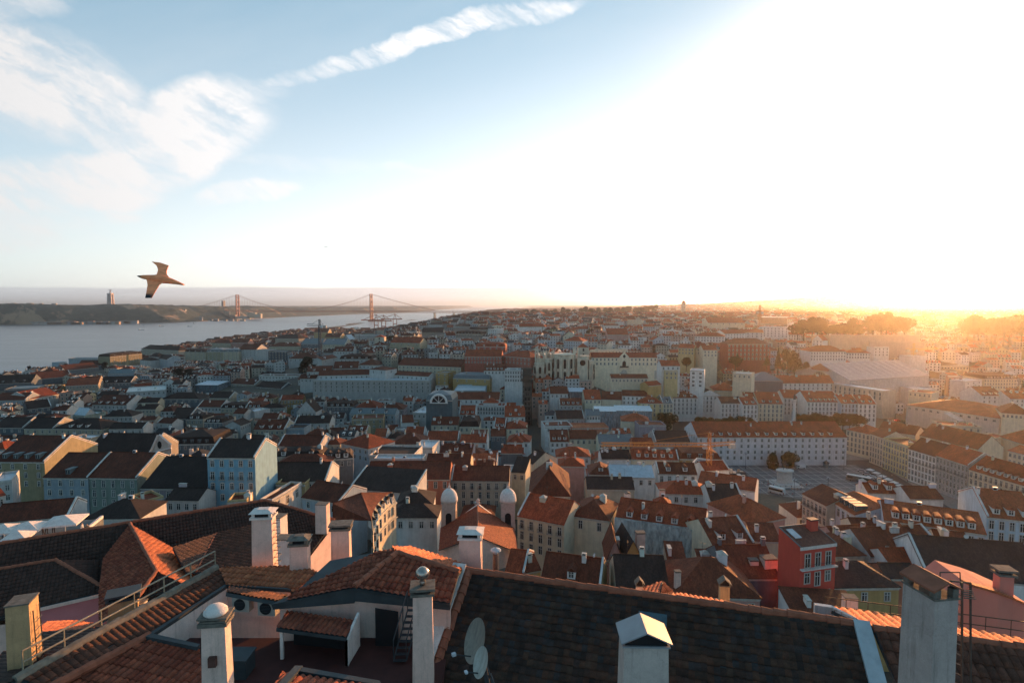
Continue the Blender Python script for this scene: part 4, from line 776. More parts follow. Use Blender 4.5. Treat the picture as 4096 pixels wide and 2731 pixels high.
def build_far_shore():
    rng = random.Random(3)
    for i, (x, y, w, h, c) in enumerate(((905, 1268, 40, 40, (.5, .34, .24)), (925, 1272, 60, 22, (.45, .33, .27)), (1005, 1270, 60, 34, (.55, .45, .33)), (1032, 1271, 40, 28, (.55, .5, .42)), (965, 1273, 120, 14, (.5, .47, .44)), (890, 1224, 14, 38, (.3, .26, .25)))):
        block('warehouse', x, y, 4250, w, h, 30, c, ('ochre silo block on the far bank left of the bridge tower', 'low buff shed beside the ochre silo on the far bank', 'tall cream silo block just right of the near bridge tower', 'second paler silo right of the cream silo block', 'long low pale quay shed at the foot of the bridge tower', 'slim tower block on the ridge left of the bridge tower')[i], 'warehouse' if i < 5 else 'tower block')
    for i in range(26):
        x = 20 + 1700 / 26 * i * .3 + (i * 17) % 60; d = 3260 if x < 520 else 3600
        x = 130 + 16 * i + rng.uniform(-8, 8); dist = 3230 if x < 480 else 3380
        p = pd(x, 1220, dist); X = far_x(dist) - rng.uniform(10, 40); 
        y = 1220 + F * 106 / dist
        r = block('quay_shed', x, y, dist, rng.uniform(22, 48), rng.uniform(7, 14), 16, rng.choice(((.55, .52, .48), (.5, .36, .26), (.42, .42, .42))), None, 'quay shed', rng.choice(((.24, .08, .05), (.35, .35, .36))), group='quay sheds along the far shore')
        tag(r, 'small pale waterside shed in the row under the wooded cliffs'); 
    for i in range(22):
        x = rng.uniform(-30, 230) if i < 13 else rng.uniform(700, 1000); dist = 3900
        p = pd(x, 1220, dist); z = fh(p.x, p.y)
        r = block('hilltop_building', x, 1220 + F * (110 - z) / dist, dist, rng.uniform(14, 32), rng.uniform(10, 22), 14, rng.choice(((.5, .47, .44), (.42, .4, .4))), None, 'building', group='white blocks on the far ridge')
        tag(r, 'small white block on the ridge of the far bank')
build_far_shore()
def lattice(b, p, q, w, n, r):
    p, q = Vector(p), Vector(q); ax = (q - p).normalized(); s = Vector((0, 0, 1)) if abs(ax.z) < .9 else Vector((1, 0, 0)); a = ax.cross(s).normalized() * w / 2; c = ax.cross(a).normalized() * w / 2
    cor = [a + c, a - c, -a - c, -a + c]
    for k in cor: b.tube(p + k, q + k, r, 4)
    for i in range(n):
        m0, m1 = p.lerp(q, i / n), p.lerp(q, (i + 1) / n)
        for j in range(4): b.tube(m0 + cor[j], m1 + cor[(j + 1) % 4], r * .6, 3)
def tower_crane(x, ytop, ybase, dist, jib, cj, ang, col, label):
    p = pd(x, ybase, dist); zt = pd(x, ytop, dist).z; h = zt - p.z; r = thing('tower_crane', p, label, 'crane', 'tower cranes over the rooftops', rz=R(ang))
    m = simple('crane_paint', col, .6, .2); s = max(1.6, dist * .0035); rr = max(.14, dist * .00050)
    b = MB(); lattice(b, (0, 0, -12), (0, 0, h), s, int(h / s / 1.3) + 6, rr); b.build('mast', m, r)
    b = MB(); lattice(b, (0, 0, h), (jib, 0, h + 1), s * .8, int(jib / s), rr * .8); b.tube((0, 0, h + s * 3.2), (jib * .7, 0, h + 1), rr * .5, 3); b.build('jib', m, r)
    b = MB(); lattice(b, (0, 0, h), (-cj, 0, h + .5), s * .8, int(cj / s) + 1, rr * .8); b.tube((0, 0, h + s * 3.2), (-cj, 0, h + 1), rr * .5, 3); lattice(b, (0, 0, h), (0, 0, h + s * 3.2), s * .6, 3, rr * .8); b.build('counter_jib', m, r)
    b = MB(); b.box(-cj, -s * .5, h - s * 1.1, -cj + s * 1.6, s * .5, h + .2); b.build('counterweight', STONE, r)
    b = MB(); b.box(s * .45, -s * .95, h - s * 1.2, s * 1.5, -s * .1, h - .1); b.build('cab', ZINC, r)
tower_crane(2832, 1778, 2040, 235, 46, 11, 184, (.60, .24, .06), 'orange lattice tower crane with a long jib over the roofs by the square')
tower_crane(1283, 1302, 1520, 640, -14, -4, 0, (.06, .07, .08), 'dark tower crane standing against the river on the left')
tower_crane(3650, 1398, 1500, 640, 34, 10, 12, (.50, .34, .12), 'yellow tower crane glowing in the sun haze on the right')
tower_crane(3038, 1246, 1275, 900, 14, 5, 8, (.40, .20, .08), 'small far crane on the hilltop right of centre')
def gantry(x, y, dist, label):
    p = pd(x, y, dist); p.z = 3; r = thing('gantry_crane', p, label, 'port crane', 'port cranes at the container quay', rz=R(8)); r.scale = (.62, .62, .8); b = MB()
    for X in (-12, 12):
        for Y in (-10, 10): b.box(X - 1.5, Y - 1.5, 0, X + 1.5, Y + 1.5, 58)
    b.box(-12, -10, 30, 12, 10, 34); b.build('frame', RED_IRON, r)
    b = MB(); b.box(-95, -4, 56, 50, 4, 61); b.tube((0, 0, 86), (-80, 0, 61), 1.2, 4); b.tube((0, 0, 86), (45, 0, 61), 1.2, 4); b.tube((-10, 0, 58), (0, 0, 86), 1.6, 4); b.tube((10, 0, 58), (0, 0, 86), 1.6, 4); b.build('boom', RED_IRON, r)
gantry(1505, 1300, 2300, 'rust red port crane with boom pointing left below the bridge tower'); gantry(1535, 1300, 2180, 'rust red port crane nearest to the docked ship'); gantry(1580, 1300, 2450, 'rust red port crane farthest right of the three')
def ship(x, y, dist, L, col, label, mast=0):
    p = pd(x, y, dist); p.z = 0; r = thing('ship', p, label, 'ship', rz=R(15)); b = MB(); w = L * .13; h = L * .09
    lo = [(-L / 2 * .86, -w * .4, -1), (L / 2 * .82, -w * .4, -1), (L / 2 * .86, 0, -1), (L / 2 * .82, w * .4, -1), (-L / 2 * .86, w * .4, -1)]; hi = [(-L / 2, -w / 2, h), (L / 2 * .8, -w / 2, h * 1.1), (L / 2, 0, h * 1.3), (L / 2 * .8, w / 2, h * 1.1), (-L / 2, w / 2, h)]
    b.add(lo + hi, [(4, 3, 2, 1, 0), (5, 6, 7, 8, 9)] + [(i, (i + 1) % 5, 5 + (i + 1) % 5, 5 + i) for i in range(5)]); b.build('hull', OBJC, r, color=col)
    b = MB(); b.box(-L * .42, -w * .4, h, -L * .22, w * .4, h + L * .10); b.box(-L * .39, -w * .3, h + L * .1, -L * .26, w * .3, h + L * .15); b.build('superstructure', OBJC, r, color=(.6, .58, .55))
    if mast:
        b = MB()
        for t in (-.1, .15, .35): b.tube((L * t, 0, h), (L * t, 0, h + mast), .5, 5); b.tube((L * t - 5, 0, h + mast * .6), (L * t + 5, 0, h + mast * .6), .3, 4)
        b.build('mast', IRON, r)
ship(1475, 1310, 2050, 130, (.22, .16, .15), 'dark ship docked at the container quay under the cranes'); ship(1400, 1325, 1350, 60, (.15, .17, .18), 'small masted ship moored off the shore right of the dark crane', 36); ship(1365, 1322, 1400, 36, (.5, .5, .5), 'small pale ferry by the shore right of the yellow house')
for i, (x, y, d) in enumerate(((565, 1284, 3050), (645, 1297, 2900), (760, 1297, 2900), (780, 1280, 3400), (565, 1310, 2500))): ship(x, y, d, 26, (.6, .6, .6), ('white boat under the cliffs left of the bridge pier', 'tiny white boat midway between cliffs and bridge tower', 'white boat in open water below the bridge pier', 'white ferry near the far bank right of the bridge pier', 'nearest small white boat on the open river')[i])

# ---- lift tower, ruined church, barracks, station hall, column
def build_lift():
    p = pd(2109, 1465, 455); g = 14; H_ = p.z - g
    r = thing('lift_tower', (p.x, p.y, g), 'dark iron lift tower with wide top gallery at the street end', 'lift tower'); m = simple('dark_green_iron', (.05, .065, .06), .6, .3, 1)
    b = MB(); h0 = H_ * .74
    b.box(-2.6, -2.6, 0, 2.6, 2.6, h0)
    for x in (-3.3, 3.3):
        for y in (-3.3, 3.3): b.box(x - .4, y - .4, 0, x + .4, y + .4, h0)
    for i in range(9):
        z = h0 * (i + 1) / 9; b.box(-3.7, -3.7, z - .5, 3.7, 3.7, z)
    b.build('shaft', m, r)
    b = MB()
    for i in range(8):
        z = h0 * i / 9 + .6
        for x in (-1.3, 1.3): b.box(x - .7, -2.72, z, x + .7, -2.58, z + h0 / 9 - 1.9)
    b.build('window', GLASS, r)
    b = MB(); b.hexa([(-3.7, -3.7, h0), (3.7, -3.7, h0), (3.7, 3.7, h0), (-3.7, 3.7, h0)], [(-5.2, -5.2, h0 + 2), (5.2, -5.2, h0 + 2), (5.2, 5.2, h0 + 2), (-5.2, 5.2, h0 + 2)])
    b.box(-3.6, -3.6, h0 + 2, 3.6, 3.6, H_ - 2.2); b.box(-5.4, -5.4, h0 + 5.4, 5.4, 5.4, h0 + 5.8); b.box(-5.0, -5.0, H_ - 2.2, 5.0, 5.0, H_ - 1.7)
    for i in range(7):
        for j in range(7):
            if i in (0, 6) or j in (0, 6):
                x, y = -5 + 10 * i / 6, -5 + 10 * j / 6; b.box(x - .14, y - .14, h0 + 2, x + .14, y + .14, h0 + 5.4); b.box(x * .92 - .14, y * .92 - .14, h0 + 5.8, x * .92 + .14, y * .92 + .14, H_ - 2.2)
    b.build('gallery', m, r)
    b = MB(); b.box(-5, -5, H_ - 1.7, 5, -4.9, H_ - .6); b.box(4.9, -5, H_ - 1.7, 5, 5, H_ - .6); b.box(-5, -5, H_ - 1.7, -4.9, 5, H_ - .6)
    for i in range(6): b.tube((-4.8 + 9.6 * i / 5, -4.8, H_ - 1.7), (-4.8 + 9.6 * i / 5, -4.8, H_ + .7), .15, 4)
    b.build('railing', m, r)
    b = MB(); b.box(-3.6, 3.75, h0 + 2.2, 3.4, 50, h0 + 4.2); b.build('walkway', m, r)
build_lift()
def build_ruin():
    o = pd(2225, 1545, 508); g = o.z; r = thing('ruined_church', o, 'roofless pale stone church ruin with rounded apses and tall lancet windows', 'ruined church')
    m = simple('old_limestone', (.58, .50, .39), .95, .35, .5, stretch=(1, 1, .35)); k = 508 / F
    def X(x): return (x - 2225) * k
    def Z(y): return (1545 - y) * k
    for (xc, wpx, yt, y0) in ((2160, 46, 1458, 2), (2197, 34, 1440, 4), (2258, 88, 1420, -3), (2340, 44, 1428, 5), (2357, 60, 1450, 8)):
        b = MB(); rad = wpx * k / 2; zt = Z(yt); b.lathe([(rad * 1.02, -3), (rad, 1), (rad, zt * .55), (rad * .97, zt), (rad * 1.06, zt + .2), (rad * 1.06, zt + .9), (rad * .8, zt + .9)], (X(xc), y0 + rad, 0), 10, 0)
        n = 5 if wpx > 60 else 3
        for i in range(n):
            a = math.pi * (1 + (i + .5) / n); cx, cy = X(xc) + rad * 1.02 * math.cos(a), y0 + rad + rad * 1.02 * math.sin(a)
            t = Vector((-math.sin(a), math.cos(a), 0)); q = Vector((math.cos(a), math.sin(a), 0)) * .12; ww = min(1.0, rad * .22)
            for z0, z1 in ((zt * .58, zt * .9), (zt * .22, zt * .5)):
                c = Vector((cx, cy, 0)) + q; pts = [c - t * ww + Vector((0, 0, z0)), c + t * ww + Vector((0, 0, z0)), c + t * ww + Vector((0, 0, z1 - 1)), c + Vector((0, 0, z1)), c - t * ww + Vector((0, 0, z1 - 1))]; b.poly(*pts, m=1)
            a2 = math.pi * (1 + i / n); b.box(X(xc) + rad * 1.05 * math.cos(a2) - .5, y0 + rad + rad * 1.05 * math.sin(a2) - .5, -3, X(xc) + rad * 1.05 * math.cos(a2) + .5, y0 + rad + rad * 1.05 * math.sin(a2) + .5, zt * .93)
        b.build('apse', [m, DARK], r)
    b = MB()
    for x in (2143, 2152, 2176, 2186, 2210, 2216, 2298, 2304, 2318): b.box(X(x) - .6, 8, -3, X(x) + .6, 10, Z(1415) + (x % 5)); b.add([(X(x) - .6, 8, Z(1415) + x % 5), (X(x) + .6, 8, Z(1415) + x % 5), (X(x) + .6, 10, Z(1415) + x % 5), (X(x) - .6, 10, Z(1415) + x % 5), (X(x), 9, Z(1400) + x % 5)], [(0, 1, 4), (1, 2, 4), (2, 3, 4), (3, 0, 4)])
    b.build('buttress', m, r)
    b = MB(); b.box(X(2142), 10, -3, X(2362), 12, Z(1436)); b.box(X(2150), 40, -3, X(2300), 42, Z(1425))
    for i in range(6): x = X(2160 + 26 * i); b.box(x - .7, 12, Z(1436) - 2, x + .7, 40, Z(1426) + .4)
    b.build('nave_wall', m, r)
    c = (X(2333), 4.0, Z(1452)); b = MB()
    b.box(X(2310), 4.1, -3, X(2352), 7, Z(1432)); n = 16
    b.add([(c[0] + 2.6 * math.cos(6.283 * i / n), 3.95, c[2] + 2.6 * math.sin(6.283 * i / n)) for i in range(n)], [tuple(range(n))], 1)
    b.build('rose_window', [m, DARK], r)
build_ruin()
def build_church_tower(x, yt, yb, dist, w, label):
    o = pd(x, yb, dist); h = pd(x, yt, dist).z - o.z; r = thing('bell_tower', o, label, 'bell tower'); X = w / 2; b = MB()
    b.box(-X, -X, -6, X, X, h * .8)
    for z in (.3, .55, .8): b.box(-X - .3, -X - .3, h * z - .5, X + .3, X + .3, h * z)
    b.build('wall', WALL, r, color=(.5, .46, .38)); b = MB()
    for s in (0, 1):
        for z in (.34, .6):
            q = [(-.8, h * z), (.8, h * z), (.8, h * (z + .12)), (0, h * (z + .16)), (-.8, h * (z + .12))]
            b.poly(*[((a, -X - .06, c) if s == 0 else (X + .06, a, c)) for a, c in q])
    b.build('belfry_opening', DARK, r); b = MB(); b.add([(-X, -X, h * .8), (X, -X, h * .8), (X, X, h * .8), (-X, X, h * .8), (0, 0, h)], [(0, 1, 4), (1, 2, 4), (2, 3, 4), (3, 0, 4)]); b.build('roof', ROOF, r, color=RC['red'])
build_church_tower(2331, 1372, 1450, 535, 10, 'square bell tower with red pyramid roof behind the ruined church'); build_church_tower(1522, 1338, 1385, 720, 12, 'pale belfry tower with two arched openings left of the yellow church')
build_church_tower(2734, 1200, 1250, 1900, 11, 'domed belfry silhouetted on the skyline right of centre')
h = H('3', 780, 702, 1345, 704, 665, 'g', 'cream', 'red', 2, 17, ze=62, ch=0, vis=80, fh=3.9, lab='long cream barracks with two window rows and a central gabled niche', cat='barracks', wcol=(.74, .64, .48), wsc=1.1, name='barracks')
def barracks_bits(h):
    r = h['root']; H_ = h['h']; b = MB(); w = 8.5
    b.slab([(-w / 2, -.5, 2), (w / 2, -.5, 2), (w / 2, -.5, H_ + .5), (w * .3, -.5, H_ + 2.5), (0, -.5, H_ + 5), (-w * .3, -.5, H_ + 2.5), (-w / 2, -.5, H_ + .5)], (0, .45, 0)); b.build('central_gable', WALL, r, color=(.76, .66, .50))
    b = MB(); b.poly((-1.6, -.56, H_ - 9), (1.6, -.56, H_ - 9), (1.6, -.56, H_ - 4.5), (0, -.56, H_ - 3), (-1.6, -.56, H_ - 4.5)); b.poly((-1.5, -.56, H_ + 1), (0, -.56, H_ - .8), (1.5, -.56, H_ + 1), (0, -.56, H_ + 2.8)); b.build('niche_window', DARK, r)
    b = MB(); b.box(-4, -1.8, H_ - 9.4, 4, -.5, H_ - 9); b.box(-4, -1.8, H_ - 9, 4, -1.7, H_ - 8); b.build('balcony', IRON, r)
    n = 10; b = MB(); b.poly(*[(3.0 * math.cos(math.pi * i / n), -.56, H_ - 15 + 3.6 * math.sin(math.pi * i / n)) for i in range(n + 1)], (-3.0, -.56, H_ - 19), (3.0, -.56, H_ - 19)); b.build('arched_recess', STONE, r)
    for x in (-30, 31): b = MB(); b.box(x - 3, -.2, H_ - 20, x + 3, -.02, H_ - 12); b.build('arched_window', STONE if x > 0 else DARK, r)
barracks_bits(h)
def build_station():
    ze = 41.5; A = pz(3175, 1491, ze); B = pz(3401, 1522, ze); M = (A + B) / 2; u = (B - A).normalized(); w = (B - A).length; v = Vector((-u.y, u.x, 0)); rh = 12; L = 105
    r = thing('station_hall', (M.x, M.y, 18), 'big railway hall with grey gabled roof and arched end window', 'station', rz=math.atan2(u.y, u.x)); h = ze - 18; X = w / 2
    b = MB(); b.poly((-X, 0, -3), (X, 0, -3), (X, 0, h), (0, 0, h + rh), (-X, 0, h)); b.poly((X, L, -3), (-X, L, -3), (-X, L, h), (0, L, h + rh), (X, L, h)); b.poly((X, 0, -3), (X, L, -3), (X, L, h), (X, 0, h)); b.poly((-X, L, -3), (-X, 0, -3), (-X, 0, h), (-X, L, h)); b.build('wall', WALL, r, color=(.55, .50, .47))
    zr = simple('ribbed_roof_sheet', (.36, .31, .30), .6, .2, .3, stretch=(1, 1, 4)); b = MB(); b.slab([(-X - .6, -1, h - .3), (0, -1, h + rh + .1), (0, L, h + rh + .1), (-X - .6, L, h - .3)], (0, 0, .5)); b.slab([(0, -1, h + rh + .1), (X + .6, -1, h - .3), (X + .6, L, h - .3), (0, L, h + rh + .1)], (0, 0, .5))
    for i in range(12): y = L * (i + .5) / 12; b.slab([(.4, y - .15, h + rh + .6), (X, y - .15, h + .2), (X, y + .15, h + .2), (.4, y + .15, h + rh + .6)], (0, 0, .25)); b.slab([(-X, y - .15, h + .2), (-.4, y - .15, h + rh + .6), (-.4, y + .15, h + rh + .6), (-X, y + .15, h + .2)], (0, 0, .25))
    b.build('roof', zr, r)
    b = MB(); b.slab([(-10, -1.2, h + rh * .62), (0, -1.2, h + rh + .8), (10, -1.2, h + rh * .62), (9, -1.2, h + rh * .5), (-9, -1.2, h + rh * .5)], (0, .8, 0)); b.build('ridge_vent', simple('terracotta_strip', (.28, .13, .10), .8, .2), r)
    n = 14; b = MB(); R_ = 11; b.poly(*[(R_ * math.cos(math.pi * i / n), -.12, h - 6 + R_ * math.sin(math.pi * i / n)) for i in range(n + 1)]); b.build('arched_window', simple('dusty_glass', (.12, .10, .09), .3, .2), r)
    b = MB()
    for i in range(n):
        a0, a1 = math.pi * i / n, math.pi * (i + 1) / n; b.tube((R_ * math.cos(a0), -.2, h - 6 + R_ * math.sin(a0)), (R_ * math.cos(a1), -.2, h - 6 + R_ * math.sin(a1)), .7, 4)
    for i in range(1, 8): x = -R_ + 2 * R_ * i / 8; b.tube((x, -.2, h - 6), (x, -.2, h - 6 + math.sqrt(R_ * R_ - x * x)), .25, 4)
    b.build('window_arch', STONE, r)
    for c in cells((M.x, M.y), u.x, u.y, w, L): OCC.add(c)
build_station()
H('4', 250, 925, 720, 925, 855, 'g', 'white', 'red', 2, 12, ze=39, dep=16, ch=4, wt='arch', vis=30, lab='long white front range of the railway hall with red roof', name='station_wing', cat='station wing'); H('4', 640, 925, 1140, 1000, 920, 't', 'stone', 'zinc', 2, 12, ze=38, dep=16, ch=0, wt='arch', vis=60, wsc=1.5, lab='stone station front with large arched windows beside the hall', name='annexe', cat='station annexe')
h = H('4', 1342, 1112, 2135, 1228, 1060, 'h', 'cream', 'terracotta', 1, 12, ze=30, dep=48, pitch=.30, ch=0, wt='wide', vis=50, fh=4, lab='large theatre with broad hipped tile roof and pedimented pale front', name='theatre', cat='theatre', wcol=(.56, .50, .45))
def theatre_bits(h):
    r = h['root']; b = MB(); z = h['h'] - 4; b.slab([(-10, -8, z - 1), (10, -8, z - 1), (0, -8, z + 3.4)], (0, 8, 0)); b.box(-10, -8, z - 2, 10, 0, z - 1); 
    for i in range(6): b.lathe([(.6, -6), (.5, z - 2)], (-9 + 18 * i / 5, -7, 0), 8)
    b.build('portico', WALL, r, color=(.56, .50, .45))
theatre_bits(h)
def build_column():
    o = pd(3175, 1700, 425); o.z = 15; zt = pd(3175, 1597, 425).z; h = zt - 15; r = thing('column', o, 'white fluted column carrying a dark bronze statue before the trees', 'column')
    b = MB(); b.box(-3.2, -3.2, 0, 3.2, 3.2, 1.2); b.box(-2.2, -2.2, 1.2, 2.2, 2.2, 6); b.lathe([(1.5, 6), (1.35, 8), (1.15, h - 2), (1.7, h - 1), (1.7, h)], (0, 0, 0), 14); b.build('shaft', simple('white_marble', (.56, .54, .52), .8, .15), r)
    b = MB(); b.lathe([(1.0, 0), (.8, 1.6), (.9, 2.6), (.4, 3.2), (.45, 3.7), (.2, 4.1)], (0, 0, h), 9); b.build('statue', IRON, r)
build_column()
h = H('6', 1505, 212, 1730, 215, 130, 'm', 'slate', 'slate', 0, 0, ze=44, ch=0, vis=30, wcol=(.10, .15, .17), lab='blue slate mansard block with a big white arched window', cat='building', name='mansard_building')
def arch_bits(h):
    r = h['root']; n = 12; R_ = 5.5; zb = h['h'] - 1.5
    b = MB(); b.poly(*[(R_ * math.cos(math.pi * i / n), -1.3, zb + R_ * math.sin(math.pi * i / n)) for i in range(n + 1)]); b.build('arched_window', GLASS, r)
    b = MB()
    for i in range(n): a0, a1 = math.pi * i / n, math.pi * (i + 1) / n; b.tube((R_ * math.cos(a0), -1.4, zb + R_ * math.sin(a0)), (R_ * math.cos(a1), -1.4, zb + R_ * math.sin(a1)), .8, 6)
    for a in (.25, .5, .75): b.tube((0, -1.4, zb), (R_ * math.cos(math.pi * a), -1.4, zb + R_ * math.sin(math.pi * a)), .2, 4)
    b.box(-R_ - .8, -1.7, zb - .6, R_ + .8, -.6, zb); b.build('arch_frame', WHITE, r)
arch_bits(h)
def netted(c, x0, y0, x1, y1, yr, vis, label, ze=None, dep=14, mcol=(.28, .33, .36), roofc=(.42, .47, .52), hh=14):
    """a building wrapped in scaffold netting under a flat sheet roof"""
    X0, Y0 = cp(c, x0, y0); X1, Y1 = cp(c, x1, y1); ze = zeave((X0 + X1) / 2, (Y0 + Y1) / 2) if ze is None else ze
    A, B = pz(X0, Y0, ze), pz(X1, Y1, ze); u = (B - A).normalized(); w = (B - A).length; M = (A + B) / 2
    r = thing('scaffolded_building', (M.x, M.y, ze - hh), label, 'scaffolded building', rz=math.atan2(u.y, u.x)); n = int(w / 2.5) + 1
    b = MB(); b.box(-w / 2 + .8, .8, -6, w / 2 - .8, dep - .8, hh - 1.5); b.build('wall', WALL, r, color=(.30, .32, .33))
    b = MB(); k = 24; rr = 6; rng = random.Random(len(label))
    for s in range(4):
        m_ = k if s % 2 == 0 else 10; L_ = w if s % 2 == 0 else dep; o_ = len(b.v)
        for j in range(rr + 1):
            for i in range(m_ + 1):
                t = -w / 2 + w * i / m_ if s % 2 == 0 else dep * i / m_; off = .12 * math.sin(i * 1.7 + s) + rng.uniform(-.08, .08); z = -4 + (hh + 4.6) * j / rr
                b.v.append({0: (t, -off, z), 1: (w / 2 + off, t, z), 2: (t, dep + off, z), 3: (-w / 2 - off, t, z)}[s])
        for j in range(rr):
            for i in range(m_): q = o_ + j * (m_ + 1) + i; b.f.append((q, q + 1, q + m_ + 2, q + m_ + 1)); b.m.append(0)
    nm = bpy.data.materials.get('scaffold_netting')
    if nm is None:
        nm, N = mat('scaffold_netting'); p = N.node('ShaderNodeNewGeometry').outputs['Position']; ns = N.noise(N.v('MULTIPLY', p, (.8, .8, .3)), 1.2, 5, .65)
        d = N.node('ShaderNodeBsdfDiffuse'); N.put(d.inputs[0], N.v('SCALE', N.node('ShaderNodeObjectInfo').outputs['Color'], scale=N.ramp(ns, .3, .7, .7, 1.25))); t = N.node('ShaderNodeBsdfTransparent'); x = N.node('ShaderNodeMixShader'); N.put(x.inputs[0], N.ramp(ns, .3, .7, .62, .86)); N.l.new(t.outputs[0], x.inputs[1]); N.l.new(d.outputs[0], x.inputs[2]); o = N.node('ShaderNodeOutputMaterial'); N.l.new(x.outputs[0], o.inputs[0])
    b.build('netting', nm, r, color=mcol)
    b = MB()
    for i in range(n + 1):
        for y in (.35, dep - .35): b.tube((-w / 2 + .2 + (w - .4) * i / n, y, -5), (-w / 2 + .2 + (w - .4) * i / n, y, hh + .4), .07, 4)
    for z in range(1, int(hh), 2): b.box(-w / 2 + .2, .15, z - .05, w / 2 - .2, .7, z + .05)
    b.build('scaffold', ZINC, r)
    if roofc:
        b = MB(); b.hexa([(-w / 2 - .4, -.5, hh + .5), (w / 2 + .4, -.5, hh + .5), (w / 2 + .4, dep + .5, hh + 2), (-w / 2 - .4, dep + .5, hh + 2)], [(-w / 2 - .4, -.5, hh + .7), (w / 2 + .4, -.5, hh + .7), (w / 2 + .4, dep + .5, hh + 2.2), (-w / 2 - .4, dep + .5, hh + 2.2)]); b.build('roof', simple('sheet_roof', roofc, .5, .2, .6), r)
    for q in cells((M.x, M.y), u.x, u.y, w, dep): OCC.add(q)
    PROT.append((min(X0, X1), cp(c, x0, yr)[1], max(X0, X1), max(Y0, Y1) + vis, M.y))
netted('6', 838, 105, 1180, 108, 70, 40, 'grey netted scaffold block with pale sheet roof before the white store', ze=33, dep=22, hh=17)
netted('5', 1672, 88, 1860, 90, 50, 30, 'dark netted block with pale flat roof among the left roofs', dep=20, mcol=(.12, .17, .20))
netted('3', 592, 1002, 725, 1003, 950, 30, 'narrow grey wrapped block with pale roof below the ruined church', dep=12, ze=38, mcol=(.20, .22, .24))
netted('7', 815, 100, 990, 102, 60, 14, 'white sheeted roof cover, left part, in the lower town', dep=12, roofc=(.6, .62, .64)); netted('7', 990, 95, 1300, 100, 50, 16, 'long white corrugated roof cover above dark scaffolding', dep=14, roofc=(.6, .62, .64))
netted('7', 980, 1030, 1808, 1150, 1010, 90, 'long front wrapped in pale translucent netting below red dormers', dep=1.3, roofc=None, hh=10, mcol=(.42, .50, .50)); netted('4', 90, 365, 315, 368, 345, 30, 'brown netted building block on the hill top at right', ze=82, dep=18, hh=14, mcol=(.40, .25, .18), roofc=(.5, .45, .42))
# ------------------------------------------------------------------ squares, trees, people, traffic
def build_square():
    z = 14.2; P = [pz(*q, z) for q in ((2960, 1882), (3420, 1868), (3600, 1955), (3640, 2040), (2900, 2040))]
    def sheet(name, pts, m, dz):
        b = MB(); b.poly(*[(p[0], p[1], z + dz) for p in pts]); return tag(b.build(name, m), kind='structure')
    asp = simple('dark_asphalt', (.05, .055, .06), .9, .25, .5); pav = simple('cobbled_pavement', (.20, .195, .185), .9, .25, .8)
    X0, X1, Y0, Y1 = 100, 262, 255, 364
    sheet('square_road', [(X0, Y0), (X1, Y0), (X1, Y1), (X0, Y1)], asp, .0)
    sheet('pavement', [(X0, 347), (X1, 347), (X1, Y1), (X0, Y1)], pav, .12); sheet('pavement', [(206, Y0), (X1, Y0), (X1, 346.9), (222, 346.9)], pav, .12)
    m, N = mat('square_paving'); p = N.node('ShaderNodeNewGeometry').outputs['Position']; sx, sy, _ = N.sep(p)
    fx = N.m('ABSOLUTE', N.m('SUBTRACT', N.m('FRACT', N.m('DIVIDE', sx, 5.2)), .5)); fy = N.m('ABSOLUTE', N.m('SUBTRACT', N.m('FRACT', N.m('DIVIDE', sy, 7.0)), .5))
    ln = N.m('MAXIMUM', N.ramp(fx, .465, .48), N.ramp(fy, .465, .48)); k = N.noise(p, .35, 5, .65)
    finish(N, N.mix(ln, N.mix(N.ramp(k, .3, .7), (.085, .095, .10), (.14, .15, .155)), (.38, .38, .37)), .9)
    sheet('square_paving', [(112, 270), (196, 270), (206, 336), (112, 336)], m, .13)
    return z
SQZ = build_square()
def skinmesh(name, verts, edges, rad, mats, level=1, root=0, assign=None):
    me = bpy.data.meshes.new(name); me.from_pydata(verts, edges, []); o = bpy.data.objects.new(name, me); COL.objects.link(o)
    mo = o.modifiers.new('s', 'SKIN'); mo.use_smooth_shade = True
    for i, v in enumerate(me.skin_vertices[0].data): v.radius = (rad[i], rad[i]) if not isinstance(rad[i], tuple) else rad[i]; v.use_root = i == root
    if level: sb = o.modifiers.new('d', 'SUBSURF'); sb.levels = level; sb.render_levels = level
    dg = bpy.context.evaluated_depsgraph_get(); out = bpy.data.meshes.new_from_object(o.evaluated_get(dg)); out.name = name
    bpy.data.objects.remove(o); out.materials.clear()
    for m in mats: out.materials.append(m)
    if assign:
        for f in out.polygons: f.material_index = assign(f.center)
    return out
SKIN = simple('skin', (.42, .26, .19), .7, .1); HAIR = simple('dark_hair', (.03, .022, .018), .8, .2); TROUS = simple('dark_trousers', (.035, .04, .055), .9, .3); CLOTH = simple('clothing', None, .9, .2, 3, objcol=True)
PV = [(0, 0, .95), (0, 0, 1.18), (0, .01, 1.40), (0, 0, 1.52), (0, -.02, 1.66), (.17, 0, 1.40), (.23, 0, 1.13), (.22, -.08, .88), (-.17, 0, 1.40), (-.24, .02, 1.13), (-.22, -.05, .88), (.09, 0, .90), (.10, -.02, .48), (.11, .04, .06), (.11, -.12, .03), (-.09, 0, .90), (-.11, .06, .48), (-.12, .14, .06), (-.12, 0, .03)]
PE = [(0, 1), (1, 2), (2, 3), (3, 4), (2, 5), (5, 6), (6, 7), (2, 8), (8, 9), (9, 10), (0, 11), (11, 12), (12, 13), (13, 14), (0, 15), (15, 16), (16, 17), (17, 18)]
PR = [.14, .13, .14, .055, .10, .07, .05, .035, .07, .05, .035, .09, .065, .045, .03, .09, .065, .045, .03]
def pa(c):
    if c.z > 1.68 or (c.z > 1.56 and c.y > .02): return 1
    if c.z > 1.47 or (abs(c.x) > .18 and c.z < .95 and c.z > .8): return 0
    return 2 if c.z > .92 else 3
